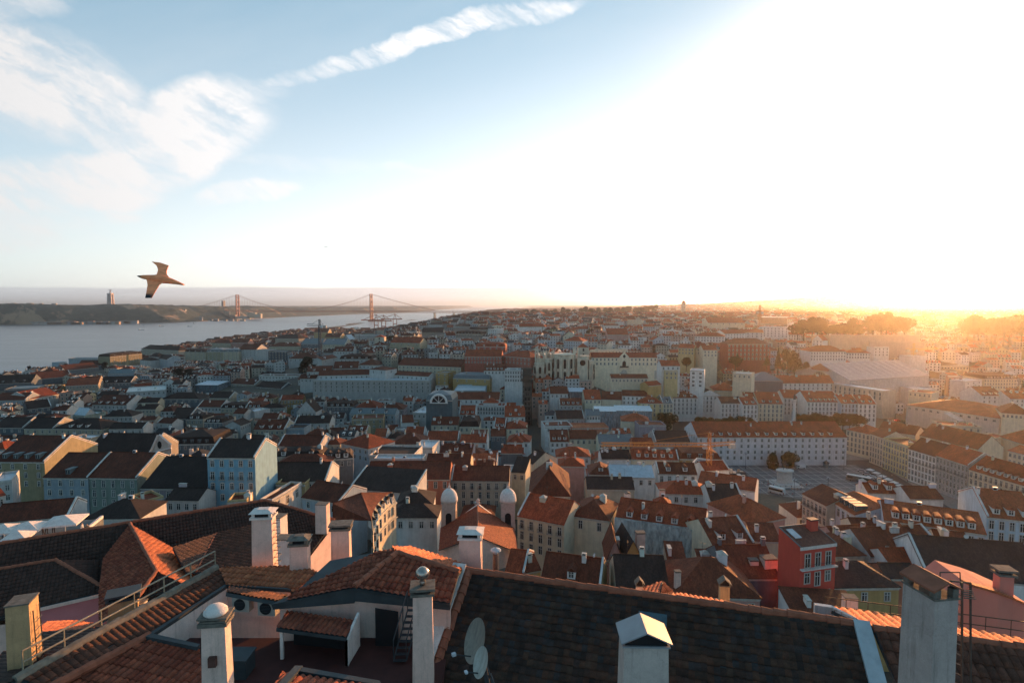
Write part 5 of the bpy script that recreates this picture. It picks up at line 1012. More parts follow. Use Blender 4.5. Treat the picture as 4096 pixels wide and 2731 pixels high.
PERSON = skinmesh('person', PV, PE, PR, [SKIN, HAIR, CLOTH, TROUS], 1, 0, pa)
prng = random.Random(8)
CLN = (((.03, .03, .035), 'black'), ((.06, .08, .14), 'navy'), ((.40, .40, .40), 'light grey'), ((.30, .05, .04), 'red'), ((.20, .15, .10), 'brown'))
def person(p, k, lab, group, rz=None):
    c, n = CLN[k % len(CLN)]
    o = obj('person', PERSON, None, p, c, rz=prng.uniform(0, 6.28) if rz is None else rz); tag(o, lab % n, 'person', group); return o
def build_statue():
    o = pz(3138, 1936, SQZ + .3); r = thing('equestrian_statue', o, 'bronze rider on horseback upon a round white pedestal in the square', 'statue')
    b = MB(); b.box(-7, -7, 0, 7, 7, .5); b.box(-5.5, -5.5, .5, 5.5, 5.5, 1.0); b.lathe([(4.4, 1.0), (4.2, 2), (3.9, 2.4), (3.9, 6.4), (4.3, 6.8), (4.6, 7.2), (4.6, 7.8), (2.5, 8.0)], (0, 0, 0), 20, sx=1, sy=.75); b.build('pedestal', simple('pale_marble', (.44, .42, .40), .85, .2, 1), r)
    s = 1.75; V = [(0, 0, 1.55), (.55, 0, 1.6), (-.7, 0, 1.6), (.95, 0, 2.05), (1.15, 0, 2.45), (1.5, 0, 2.25), (.6, .18, 1.0), (.62, .18, .5), (.62, .18, .05), (.75, -.18, 1.05), (1.0, -.18, .9), (.95, -.18, .5), (-.75, .2, 1.05), (-.9, .2, .55), (-.8, .2, .05), (-.75, -.2, 1.05), (-.65, -.2, .55), (-.6, -.2, .05), (-1.1, 0, 1.4), (-1.2, 0, .8), (0, 0, 2.1), (0, 0, 2.6), (0, 0, 2.85), (.45, .2, 2.4), (.05, .32, 1.7), (.1, .38, 1.2), (.05, -.32, 1.7), (.1, -.38, 1.2)]
    E = [(0, 1), (0, 2), (1, 3), (3, 4), (4, 5), (1, 6), (6, 7), (7, 8), (1, 9), (9, 10), (10, 11), (2, 12), (12, 13), (13, 14), (2, 15), (15, 16), (16, 17), (2, 18), (18, 19), (0, 20), (20, 21), (21, 22), (21, 23), (0, 24), (24, 25), (0, 26), (26, 27)]
    rad = [.40, .38, .38, .24, .16, .10, .13, .09, .07, .13, .09, .07, .16, .10, .07, .16, .10, .07, .08, .05, .24, .18, .14, .07, .12, .07, .12, .07]
    me = skinmesh('rider', V, E, rad, [simple('green_bronze', (.035, .05, .048), .55, .3, 2, spec=.4)], 1, 0)
    obj('rider', me, r, (0, 0, 7.9), scale=(s, s, s), rz=R(190))
    for i in range(18): a = prng.uniform(0, 6.28); q = prng.uniform(7.6, 13); person((o.x + q * math.cos(a), o.y - abs(q * math.sin(a)) * .8, SQZ + .14 + (0)), i, 'person in %s standing by the statue pedestal in the square', 'people around the statue')
    for i in range(10): person((prng.uniform(116, 200), prng.uniform(280, 332), SQZ + .14), i, 'person in %s walking across the paved square', 'people crossing the square')
    for i in range(10): person((prng.uniform(118, 225), prng.uniform(349, 360), SQZ + .13), i, 'person in %s on the pavement below the long white building', 'people on the far pavement')
build_statue()
# ---- trees
def leaf_mat():
    m, N = mat('leaves'); p = N.node('ShaderNodeNewGeometry').outputs['Position']; c = N.v('SCALE', N.node('ShaderNodeObjectInfo').outputs['Color'], scale=N.ramp(N.noise(p, .8, 4, .6), .3, .7, .5, 1.7))
    d = N.node('ShaderNodeBsdfDiffuse'); t = N.node('ShaderNodeBsdfTranslucent'); N.put(d.inputs[0], c); N.put(t.inputs[0], N.v('SCALE', c, scale=1.4)); x = N.node('ShaderNodeMixShader'); x.inputs[0].default_value = .35; N.l.new(d.outputs[0], x.inputs[1]); N.l.new(t.outputs[0], x.inputs[2]); o = N.node('ShaderNodeOutputMaterial'); N.l.new(x.outputs[0], o.inputs[0]); return m
LEAF = leaf_mat(); BARK = simple('bark', (.07, .05, .035), .95, .4, 3)
def crown_mesh(rng, n, rx, rz, leaf, conic=False):
    b = MB(); lobes = [(Vector((rng.gauss(0, .42) * rx, rng.gauss(0, .42) * rx, rng.uniform(-.75, .6) * rz)), rng.uniform(.35, .60)) for _ in range(11)]
    for _ in range(n):
        c, s = rng.choice(lobes); d = Vector((rng.gauss(0, 1), rng.gauss(0, 1), rng.gauss(0, 1))).normalized() * rng.uniform(.55, 1.0) ** .5
        p = c + Vector((d.x * rx * s, d.y * rx * s, d.z * rz * s))
        if conic: t = rng.random(); a = rng.uniform(0, 6.28); q = rx * (1 - t) * rng.uniform(.5, 1.05); p = Vector((q * math.cos(a), q * math.sin(a), -rz + 2 * rz * t))
        u = Vector((rng.gauss(0, 1), rng.gauss(0, 1), rng.gauss(0, 1))).normalized(); w = u.orthogonal().normalized(); l = leaf * rng.uniform(.6, 1.3); v = u.cross(w)
        b.poly(p - u * l, p + w * l * .55, p + u * l, p - w * l * .55 + v * l * .2)
    return b.mesh('crown', [LEAF])
def trunk_mesh(h, r, rng):
    b = MB(); b.tube((0, 0, -1), (.1, 0, h * .55), r, 7, r * .7)
    for i in range(6): a = 6.28 * i / 6 + rng.uniform(-.3, .3); z = h * rng.uniform(.42, .6); q = h * rng.uniform(.2, .32); b.tube((.1, 0, z), (q * math.cos(a), q * math.sin(a), z + h * rng.uniform(.2, .36)), r * .5, 5, r * .15)
    return b.mesh('trunk', [BARK])
trng = random.Random(21)
CR_ = [crown_mesh(trng, 2600, 1, .85, .10) for _ in range(4)]; CC = crown_mesh(trng, 1300, 1, 1, .13, True); TK = [trunk_mesh(1.7, .075, trng) for _ in range(3)]
CBIG = [crown_mesh(trng, 5200, 1, .8, .075) for _ in range(2)]
def tree(p, r, h, lab, group=None, conic=False, col=(.045, .055, .03), name='tree', big=False):
    t = thing(name, p, lab, 'tree', group, rz=trng.uniform(0, 6.28)); k = trng.uniform(.8, 1.25); c = tuple(x * k for x in col)
    obj('trunk', trng.choice(TK), t, (0, 0, 0), scale=(h * .5, h * .5, h * .5))
    if conic: obj('crown', CC, t, (0, 0, h * .55), c, scale=(r, r, h * .46))
    else: cz = max(.45 * h, min(h * .5, r)); obj('crown', trng.choice(CBIG if big else CR_), t, (0, 0, h - cz * .95), c, scale=(r, r, cz * 1.1))
    return t
def ptree(x, yb, yt, wpx, dist, lab, group=None, **kw):
    p = pd(x, yb, dist); h = (yb - yt) * dist / F; return tree(p, wpx * dist / F / 2, h, lab, group, **kw)
ptree(2670, 1716, 1650, 62, 432, 'big round dark tree at the left end of the cream row')
for i in range(9): ptree(2790 + 26 * i, 1716, 1664 + trng.uniform(-6, 6), 40, 425 + trng.uniform(-6, 6), 'dark street tree in the row before the cream hotels', 'street trees, left row')
for i in range(11): ptree(3190 + 26 * i, 1706, 1652 + trng.uniform(-5, 8), 38, 425 + trng.uniform(-6, 6), 'dark street tree in the row right of the column', 'street trees, right row')
ptree(3090, 1884, 1810, 48, 328, 'left one of the two round trees behind the rider statue'); ptree(3153, 1884, 1804, 68, 328, 'right one of the two round trees behind the rider statue', big=True)
ptree(1230, 1500, 1428, 66, 634, 'large dark round tree left of the white store roofs', col=(.025, .04, .03)); ptree(1560, 1378, 1340, 50, 760, 'dark bushy tree between belfry tower and yellow church', col=(.025, .035, .025))
for i, (x, yb, yt, w, d, cn) in enumerate(((3150, 1490, 1396, 44, 560, 0), (3180, 1492, 1402, 50, 555, 0), (3112, 1470, 1392, 26, 575, 1), (3068, 1464, 1424, 34, 570, 1), (2942, 1462, 1420, 46, 575, 0), (2745, 1464, 1424, 40, 560, 0), (2362, 1346, 1312, 24, 800, 0), (2950, 1450, 1410, 20, 590, 1), (3225, 1475, 1448, 28, 570, 0))):
    ptree(x, yb, yt, w, d, ('tall broad tree left of the station hall roof', 'taller broad tree touching the station hall gable', 'pointed conifer beside the tall broad trees', 'dark conifer on the terrace right of the red arcaded block', 'round tree in front of the red arcaded block', 'dark tree beside the yellow houses right of the barracks', 'lone round tree on the hill above the barracks', 'slim conifer behind the round tree by the red block', 'small round shrub tree at the foot of the hall roof')[i], conic=bool(cn), col=(.06, .05, .025))
for i in range(18): ptree(3190 + 25 * i + trng.uniform(-8, 8), 1335, 1268 + trng.uniform(-2, 34) - (22 if i > 11 else 0), 52, 720 + trng.uniform(-25, 40), 'dark garden tree in the park belt below the sun', 'trees of the hillside park', col=(.05, .05, .025))
for i in range(12): ptree(3870 + 24 * i, 1345, 1255 + trng.uniform(-6, 22), 62, 700 + trng.uniform(-30, 60), 'dark tree of the wooded slope at the right edge', 'trees of the right slope', col=(.05, .05, .025))
for i in range(26): ptree(2010 + 24 * i + trng.uniform(-9, 9), 1262 - i * .6, 1243 - i * .9 + trng.uniform(-5, 5), 26, 2100 + trng.uniform(-200, 300), 'small dark tree on the far western skyline', 'trees along the far skyline', col=(.05, .05, .035))
for i, (x, yb, yt, w, d) in enumerate(((120, 1488, 1462, 14, 900), (182, 1480, 1466, 28, 900), (230, 1475, 1467, 14, 900), (265, 1480, 1456, 40, 900), (420, 1480, 1448, 26, 820), (720, 1500, 1472, 40, 640), (760, 1500, 1474, 36, 640), (52, 1492, 1480, 14, 900))):
    ptree(x, yb, yt, w, d, ('slim dark tree against the water at left', 'broad dark tree against the water at left', 'small dark shrub tree at the water edge', 'dark tree beside the long brown roof at the shore', 'dark tree against the yellow end wall', 'dark tree beside the tall cream blocks', 'second dark tree beside the tall cream blocks', 'leftmost small tree against the water')[i], col=(.02, .028, .026))
# park retaining walls on the right slope
for i, (x0, y0, x1, y1, h, dd) in enumerate(((3320, 1368, 3680, 1352, 12, 690), (3480, 1385, 3700, 1372, 9, 670), (3250, 1352, 3560, 1346, 7, 700))):
    A, B = pd(x0, y0, dd), pd(x1, y1, dd); u = (B - A).normalized(); w = (B - A).length; r = thing('retaining_wall', A, ('long pale terrace wall below the park trees', 'lower pale terrace wall at right of the park', 'upper pale terrace wall behind the small white villa')[i], 'wall', rz=math.atan2(u.y, u.x)); b = MB(); b.box(0, 0, -25, w, 2, h - 4); b.box(-.2, -.3, h - 4, w + .2, 2.2, h - 3.4); b.build('wall', WALL, r, color=(.50, .40, .32))
# ---- traffic
def vehicle(p, rz, L, W, Hh, col, lab, cat, kind='car'):
    r = thing({'car': 'parked_car', 'van': 'white_van', 'bus': 'bus'}[kind], p, lab, cat, rz=rz); b = MB()
    if kind == 'car': pr = [(0, .35), (0, .85), (.22, .95), (.32, 1.42), (.72, 1.45), (.9, .98), (1, .9), (1, .35)]
    else: pr = [(0, .35), (0, Hh * .5), (.06, Hh * .96), (.1, Hh), (.98, Hh), (1, Hh * .9), (1, .35)]
    pts = [(-L / 2 + L * a, -W / 2, z) for a, z in pr]; b.slab(pts, (0, W, 0)); b.build('body', OBJC, r, color=col)
    b = MB()
    z0, z1 = (1.0, 1.36) if kind == 'car' else (Hh * .52, Hh * .86); x0, x1 = (-L * .2, L * .3) if kind == 'car' else (-L * .44, L * .46 if kind == 'bus' else -L * .2)
    b.box(x0, -W / 2 - .02, z0, x1, W / 2 + .02, z1); b.build('side_window', GLASS, r)
    for x in (-L * .31, L * .31):
        for y in (-W / 2, W / 2): b = MB(); b.tube((x, y - .1, .33), (x, y + .1, .33), .34, 12); b.build('wheel', DARK, r)
    return r
for i, (x, y, k, L, W, Hh, c, rz, lab) in enumerate(((3202, 1872, 'van', 5.2, 2, 2.2, (.6, .6, .6), 0, 'white van parked on the far pavement behind the statue'), (3435, 1926, 'bus', 12, 2.6, 3.1, (.10, .11, .11), -.75, 'dark bus with white roof at the square edge'), (3106, 1972, 'bus', 8, 2.5, 3.0, (.5, .5, .5), -.9, 'white bus stopped at the near corner of the square'),
    (3580, 1648, 'car', 4.3, 1.8, 1.45, (.25, .25, .26), .2, 'grey car on the street beside the theatre'), (3600, 1656, 'car', 4.3, 1.8, 1.45, (.5, .5, .5), .2, 'pale car behind the grey one beside the theatre'), (3590, 1684, 'car', 4.3, 1.8, 1.45, (.35, .03, .02), .2, 'red car with lit tail lamps beside the theatre'), (3610, 1684, 'car', 4.3, 1.8, 1.45, (.05, .05, .05), .2, 'black car following the red one beside the theatre'),
    (3486, 1900, 'car', 4.3, 1.8, 1.45, (.04, .04, .045), -.75, 'black car parked along the right side of the square'), (3510, 1910, 'car', 4.3, 1.8, 1.45, (.3, .3, .32), -.75, 'grey car parked along the right side of the square'), (3190, 2044, 'car', 4.3, 1.8, 1.45, (.05, .05, .055), -.9, 'dark car parked at the near end of the square'))):
    zz = SQZ + .13 if y > 1800 else gh(*pz(x, y, 15)[:2]) + .05
    p = pz(x, y, zz); r = vehicle(p, rz, L, W, Hh, c, lab, k, k)
    if k == 'bus': b = MB(); b.box(-L / 2 + .3, -W / 2 + .1, Hh, L / 2 - .3, W / 2 - .1, Hh + .25); b.build('roof', OBJC, r, color=(.62, .62, .6))
    if i == 5:
        m = bpy.data.materials.new('tail_lamp'); m.use_nodes = True; q = m.node_tree.nodes['Principled BSDF']; q.inputs['Emission Color'].default_value = (1, .06, .03, 1); q.inputs['Emission Strength'].default_value = 3
        for y in (-.7, .7): b = MB(); b.box(-L / 2 - .04, y - .22, .7, -L / 2, y + .22, .95); b.build('tail_lamp', m, r)
for i in range(9):
    p = pz(3445 + 21 * i, 1886 + 12.5 * i, SQZ + .13); vehicle(p, -.75, 4.3, 1.8, 1.45, prng.choice(((.05, .05, .055), (.3, .3, .32), (.55, .55, .55), (.12, .13, .16))), None, None); o = bpy.data.objects[[k for k in bpy.data.objects.keys() if k.startswith('parked_car') and bpy.data.objects[k].parent is None][-1]]; tag(o, 'parked car in the line along the right kerb of the square', 'car', 'cars parked along the kerb of the square')
for i in range(22): person((prng.uniform(208, 236), prng.uniform(285, 345), SQZ + .14), i, 'person in %s walking on the pavement right of the square', 'people on the right pavement')
def lamp_post(p, h, lab):
    r = thing('street_lamp', p, lab, 'street lamp', 'iron lamp posts round the square'); b = MB(); b.tube((0, 0, 0), (0, 0, 1.2), .22, 8, .14); b.tube((0, 0, 1.2), (0, 0, h), .10, 6, .07)
    for a in range(4): c, s = math.cos(a * 1.57), math.sin(a * 1.57); b.tube((0, 0, h * .85), (c * .8, s * .8, h * .93), .05, 4)
    b.build('post', IRON, r); b = MB()
    for a in range(4): c, s = math.cos(a * 1.57), math.sin(a * 1.57); b.lathe([(.12, 0), (.24, .3), (.1, .6)], (c * .8, s * .8, h * .93), 6)
    b.lathe([(.14, 0), (.27, .35), (.1, .7)], (0, 0, h), 6); b.build('lantern', ZINC, r)
for i, (x, y) in enumerate(((3375, 1880), (2982, 1874), (3175, 2020), (3528, 1935), (3312, 1948))): lamp_post(pz(x, y, SQZ + .12), (12, 10, 13, 12, 5)[i], ('iron lamp post at the far right corner of the square', 'iron lamp post at the left end of the far pavement', 'tall iron lamp post at the near side of the square', 'iron lamp post before the row on the right', 'short lamp post on the paving right of the statue')[i])
def kiosk(p):
    r = thing('kiosk', p, 'small dark octagonal kiosk on the far pavement', 'kiosk'); b = MB(); b.lathe([(1.5, 0), (1.5, 2.6)], (0, 0, 0), 8); b.build('wall', SLATE, r); b = MB(); b.lathe([(1.9, 2.6), (1.7, 3.0), (.4, 3.8), (.1, 4.4)], (0, 0, 0), 8); b.build('roof', IRON, r)
kiosk(pz(3304, 1868, SQZ + .12))
def awning(p, rz, lab):
    r = thing('awning', p, lab, 'awning', 'cafe parasols by the square', rz=rz); b = MB(); b.add([(-1.8, -1.8, 2.4), (1.8, -1.8, 2.4), (1.8, 1.8, 2.4), (-1.8, 1.8, 2.4), (0, 0, 3.3)], [(0, 1, 4), (1, 2, 4), (2, 3, 4), (3, 0, 4)]); b.build('canopy', OBJC, r, color=(.6, .58, .55)); b = MB(); b.tube((0, 0, 0), (0, 0, 3.2), .05, 5); b.build('pole', IRON, r)
for i in range(9): awning(pz(3480 + 24 * i, 1895 + 13 * i, SQZ + .12), .6, 'pale cafe parasol in the line below the buildings right of the square')

# ---- rooftop clutter
def clutter():
    rng = random.Random(31); a = MB(); a.tube((0, 0, -.5), (0, 0, 3.2), .035, 5); a.tube((-.7, 0, 3.0), (.7, 0, 3.0), .02, 4)
    for i in range(6): a.tube((-.65 + .26 * i, -.35 + .03 * i, 3.0), (-.65 + .26 * i, .35 - .03 * i, 3.0), .014, 4)
    a.tube((-.3, 0, 2.3), (.3, 0, 2.3), .015, 4); am = a.mesh('tv_aerial', [IRON]); d = MB(); d.lathe([(.02, 0), (.3, .03), (.45, .1), (.47, .11), (.3, .05), (.02, .02)], (0, 0, 0), 14); dm = d.mesh('roof_dish', [PWALL])
    u = MB(); u.box(-.6, -.35, 0, .6, .35, .9); u.box(-.5, -.37, .15, .3, -.34, .75, 1); um = u.mesh('roof_unit', [ZINC, DARK])
    L = [h for h in HOUSES if h['dep'] < 330 and h['kind'] in 'ghtm']; rng.shuffle(L)
    for i, h in enumerate(L[:64]):
        r = h['root']; z = r.location.z + h['h'] + h['rh']; m = r.matrix_basis; k = rng.uniform(-.35, .35) * h['w']; p = Matrix.Translation(r.location) @ Matrix.Rotation(r.rotation_euler.z, 4, 'Z') @ Vector((k if h['kind'] != 'h' else k * .3, h['d'] / 2, 0)); p.z = z - (0 if h['kind'] != 't' else .3)
        q = i % 4
        if q < 2: tag(obj('tv_aerial', am, None, p, rz=rng.uniform(0, 3.1)), 'thin spiky television aerial on a mast above a tiled roof', 'aerial', 'television aerials on the roofs')
        elif q == 2: o = obj('roof_dish', dm, None, p + Vector((0, 0, .6))); o.rotation_euler = (R(70), 0, rng.uniform(-2, 0)); tag(o, 'small pale satellite dish on a roof ridge in the town', 'satellite dish', 'small dishes on the roofs')
        else: tag(obj('roof_unit', um, None, p, rz=r.rotation_euler.z), 'small grey metal unit box on a roof in the town', 'roof unit', 'metal units on the roofs')
clutter()
# ------------------------------------------------------------------ the rest of the city: small houses nobody could count
class TB(MB):
    def __init__(s): super().__init__(); s.c = []
    def t(s, c): s.c += [c] * (len(s.f) - len(s.c))
def infill_house(b, o, ux, uy, w, d, ze, rh, kind, wc, rc, rng, dep, g):
    vx, vy = -uy, ux
    def L(p): return (o[0] + ux * p[0] + vx * p[1], o[1] + uy * p[0] + vy * p[1], ze + p[2])
    h = ze - g; X = w / 2
    def P(m, *pts): b.poly(*[L(p) for p in pts], m=m)
    P(0, (-X, 0, -h), (X, 0, -h), (X, 0, 0), (-X, 0, 0))
    if kind == 'g':
        P(0, (X, 0, -h), (X, d, -h), (X, d, 0), (X, d / 2, rh), (X, 0, 0)); P(0, (-X, d, -h), (-X, 0, -h), (-X, 0, 0), (-X, d / 2, rh), (-X, d, 0))
    elif kind == 'f':
        P(0, (X, 0, -h), (X, d, -h), (X, d, 0), (X, 0, 0)); P(0, (-X, d, -h), (-X, 0, -h), (-X, 0, 0), (-X, d, 0)); P(0, (-X, 0, 0), (X, 0, 0), (0, 0, rh)); P(0, (X, d, 0), (-X, d, 0), (0, d, rh))
    else:
        P(0, (X, 0, -h), (X, d, -h), (X, d, 0), (X, 0, 0)); P(0, (-X, d, -h), (-X, 0, -h), (-X, 0, 0), (-X, d, 0))
    P(0, (X, d, -h), (-X, d, -h), (-X, d, 0), (X, d, 0)); b.t(wc)
    if kind == 't':
        P(1, (-X + .2, .2, -.05), (X - .2, .2, -.05), (X - .2, d - .2, -.05), (-X + .2, d - .2, -.05)); b.t(rc)
        for q in ((-X, -.02, X, .3), (-X, d - .3, X, d), (-X, .3, -X + .3, d - .3), (X - .3, .3, X, d - .3)):
            P(0, (q[0], q[1], .5), (q[2], q[1], .5), (q[2], q[3], .5), (q[0], q[3], .5)); P(0, (q[0], q[1], -.3), (q[2], q[1], -.3), (q[2], q[1], .5), (q[0], q[1], .5)); P(0, (q[2], q[3], -.3), (q[0], q[3], -.3), (q[0], q[3], .5), (q[2], q[3], .5))
            P(0, (q[2], q[1], -.3), (q[2], q[3], -.3), (q[2], q[3], .5), (q[2], q[1], .5)); P(0, (q[0], q[3], -.3), (q[0], q[1], -.3), (q[0], q[1], .5), (q[0], q[3], .5))
        b.t(wc)
    else:
        for f in roof_faces(kind, w, d, rh, .3): P(1, *[(x, y, z + .06) for x, y, z in f])
        b.t(rc)
    def box(x0, y0, z0, x1, y1, z1, m, c):
        P(m, (x0, y0, z0), (x1, y0, z0), (x1, y0, z1), (x0, y0, z1)); P(m, (x1, y0, z0), (x1, y1, z0), (x1, y1, z1), (x1, y0, z1)); P(m, (x0, y1, z0), (x0, y0, z0), (x0, y0, z1), (x0, y1, z1)); P(m, (x0, y0, z1), (x1, y0, z1), (x1, y1, z1), (x0, y1, z1)); P(m, (x1, y1, z0), (x0, y1, z0), (x0, y1, z1), (x1, y1, z1)); b.t(c)
    for _ in range(rng.choice((1, 1, 2, 3, 4)) if dep < 1200 else rng.choice((0, 0, 1))):
        x = rng.uniform(-.42, .42) * w; y = rng.uniform(.3, .7) * d; s = rng.uniform(.4, .9)
        box(x - s, y - .4, 0, x + s, y + .4, rh + rng.uniform(.4, 1.3), 0, rng.choice(((.6, .6, .59), (.5, .46, .4), wc, (.45, .3, .22))))
    if kind in 'g' and rng.random() < .5 and dep < 900:
        s = rng.choice((-1, 1)) * (X - .2)
        pts = [(-.2, -.3), (d / 2, rh - .1), (d + .2, -.3), (d + .2, .35), (d / 2, rh + .5), (-.2, .35)]
        P(0, *[(s + .2, y, z) for y, z in pts]); P(0, *[(s - .2, y, z) for y, z in pts[::-1]])
        for (y0, z0), (y1, z1) in ((pts[5], pts[4]), (pts[4], pts[3])): P(0, (s - .2, y0, z0), (s + .2, y0, z0), (s + .2, y1, z1), (s - .2, y1, z1))
        b.t((.52, .52, .50))
    if kind in 'gh' and rng.random() < .55 and dep < 900:
        n = max(1, int(w / rng.uniform(3.2, 5))); k = rh / (d / 2)
        for i in range(n):
            x = -w * .4 + w * .8 * (i + .5) / n
            if kind == 'h' and abs(x) > X - d * .35: continue
            y = .9; z = k * y; box(x - .7, y, z - .2, x + .7, y + 1.5 / k, z + 1.5, 0, (.55, .55, .53))
            P(2, (x - .4, y - .03, z + .35), (x + .4, y - .03, z + .35), (x + .4, y - .03, z + 1.3), (x - .4, y - .03, z + 1.3)); b.t((0, 0, 0))
    if dep < 1700:
        n = max(1, int(w / 3.1)); rows = 3 if dep < 700 else 3
        for r in range(rows):
            z = -2.6 - r * 3.3
            if -z > h - 1: break
            for i in range(n):
                x = -X + w * (i + .5) / n
                if dep < 620:
                    P(0, (x - .7, -.03, z - .15), (x + .7, -.03, z - .15), (x + .7, -.03, z + 1.85), (x - .7, -.03, z + 1.85)); b.t((.42, .40, .37))
                P(2, (x - .5, -.06, z), (x + .5, -.06, z), (x + .5, -.06, z + 1.7), (x - .5, -.06, z + 1.7)); b.t((0, 0, 0))
        n = max(1, int(d / 3.4))
        if rng.random() < .5:
            for sgn in (-1, 1):
                for r in range(2):
                    for i in range(n):
                        y = d * (i + .5) / n; z = -2.6 - r * 3.3; x = sgn * (X + .04); q = [(x, y - .5, z), (x, y + .5, z), (x, y + .5, z + 1.6), (x, y - .5, z + 1.6)]
                        P(2, *(q if sgn > 0 else q[::-1])); b.t((0, 0, 0))
def overlaps(pts, dep):
    X = [p[0] for p in pts]; Y = [p[1] for p in pts]; a, b_, c, e = min(X), min(Y), max(X), max(Y)
    for q in PROT:
        if dep < q[4] - 2 and a < q[2] - 2 and c > q[0] + 2 and b_ < q[3] - 1: return q
    return None
PROT += [(3020, 1845, 3560, 2000, 330), (3340, 1860, 3720, 1960, 350), (2090, 1460, 2132, 1700, 455), (2140, 1390, 2310, 1545, 500), (2365, 1400, 2635, 1515, 520), (3170, 1440, 3650, 1530, 520), (3180, 1265, 3640, 1330, 720), (3624, 1580, 4000, 1720, 410),
         (3100, 1330, 3210, 1480, 560), (2700, 1420, 2770, 1462, 520), (1195, 1425, 1262, 1480, 620), (3480, 1640, 3650, 1720, 420), (1700, 1540, 1815, 1600, 455), (2640, 1650, 3470, 1700, 430), (1380, 1335, 1480, 1390, 700)]
def build_infill():
    rng = random.Random(77); b = TB(); n = 0
    cand = []
    y = 196.0
    while y < 520:                                         # the grid of the lower town
        x = -1.0 * y; row_d = rng.uniform(9, 12.5)
        while x < 0.62 * y:
            w = rng.uniform(7, 13.5); cand.append((x + w / 2, y + rng.uniform(-2, 2), w - .3, row_d + rng.uniform(-1, 2), rng.uniform(-.05, .05) + (.10 if x < -130 else 0), 'grid')); x += w + (rng.uniform(0, 6) if rng.random() < .15 else 0)
        y += row_d + rng.uniform(1.5, 5.5)
    y = 500.0
    while y < 5200:                                        # hills beyond, coarser with distance
        st = 11.3 + max(0, y - 700) * 0.009; x = -1.0 * y
        while x < 1.0 * y:
            w = rng.uniform(.75, 1.5) * st
            if rng.random() < (.93 if y < 1500 else .75): cand.append((x + w / 2, y + rng.uniform(-.4, .4) * st, w, rng.uniform(.75, 1.2) * st, rng.gauss(0, .30), 'hill'))
            x += w + rng.uniform(0, .5) * st
        y += st * rng.uniform(.95, 1.25)
    wl = [((.70, .70, .68), 13), ((.64, .58, .47), 6), ((.50, .36, .30), 2.5), ((.54, .45, .28), 1.2), ((.36, .37, .37), 3), ((.42, .48, .52), 2), ((.40, .40, .33), 1)]
    rl = [((.30, .060, .024), 6), ((.150, .040, .020), 5), ((.045, .026, .022), 2), ((.36, .085, .034), 3), ((.05, .055, .06), 1)]
    for (x, y, w, d, a, zone) in cand:
        if abs(x) > .97 * y: continue
        if x > -1e9:
            sx = 17 - (y - 349) * .047; lx = -90 - (y - 387) * .063
            if y < 470 and (abs(x - sx) < 7.5 + w / 2 or abs(x - lx) < 3.2 + w / 2): continue
            if 470 <= y < 560 and abs(x - 10) < 6 + w / 2: continue
        if 98 < x < 245 and 262 < y < 372: continue
        if 70 < x < 330 and 372 < y < 530: continue
        if 225 < x < 330 and 262 < y < 420: continue
        g = gh(x, y)
        if g < 4.6 or x - w / 2 < shore_x(y) + 18: continue
        ux, uy = math.cos(a), math.sin(a); o = (x, y)
        cs = cells(o, ux, uy, w, d, -.8)
        if len(cs & OCC) > .12 * len(cs): continue
        left = 1 - sm(-120, 40, x)  # left-side shade, put into the wall and roof colours below
        kind = rng.choices('ghft', (6, 3, 1.2, 1.6))[0]
        h = rng.uniform(15.5, 19.5) if zone == 'grid' else rng.uniform(9, 15) * (1 if y < 1800 else .9)
        if y < 330: h = min(h, zeave(2048 + x / y * F, 1220 + F * 78 / y) - g) if g < 60 else 9
        if h < 5: continue
        rh = (d / 2 if kind in 'gh' else w / 2) * rng.uniform(.38, .6) if kind != 't' else 0; rh = min(rh, 5.5)
        ok = False
        for cut in (0, 3, 6, 9):
            ze = g + h - cut
            if h - cut < 5: break
            vx, vy = -uy, ux
            pts = [px((x + ux * p * w / 2 + vx * q * d, y + uy * p * w / 2 + vy * q * d, ze + (rh if q == .5 else 0))) for p in (-1, 1) for q in (0, .5, 1)]
            if not overlaps(pts, y): ok = True; break
        if not ok: continue
        for c in cs: OCC.add(c)
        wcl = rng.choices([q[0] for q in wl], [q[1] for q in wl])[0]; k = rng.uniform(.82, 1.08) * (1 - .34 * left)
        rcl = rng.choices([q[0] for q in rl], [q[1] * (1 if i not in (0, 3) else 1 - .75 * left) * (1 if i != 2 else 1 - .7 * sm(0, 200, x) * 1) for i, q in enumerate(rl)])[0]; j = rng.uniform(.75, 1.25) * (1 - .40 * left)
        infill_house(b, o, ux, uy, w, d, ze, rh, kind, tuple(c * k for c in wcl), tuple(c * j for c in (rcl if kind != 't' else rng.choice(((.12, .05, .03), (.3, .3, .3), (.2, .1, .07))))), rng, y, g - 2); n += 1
    me = b.mesh('distant_houses', [WALLA, ROOFA, GLASS])
    at = me.color_attributes.new('tint', 'FLOAT_COLOR', 'CORNER'); buf = []
    for f, c in zip(b.f, b.c): buf += [c[0], c[1], c[2], 1.0] * len(f)
    at.data.foreach_set('color', buf)
    o = obj('distant_houses', me); tag(o, 'mass of small tiled houses filling the lower town and the hills', 'houses', kind='stuff')
    print('infill', n, len(b.f))
build_infill()
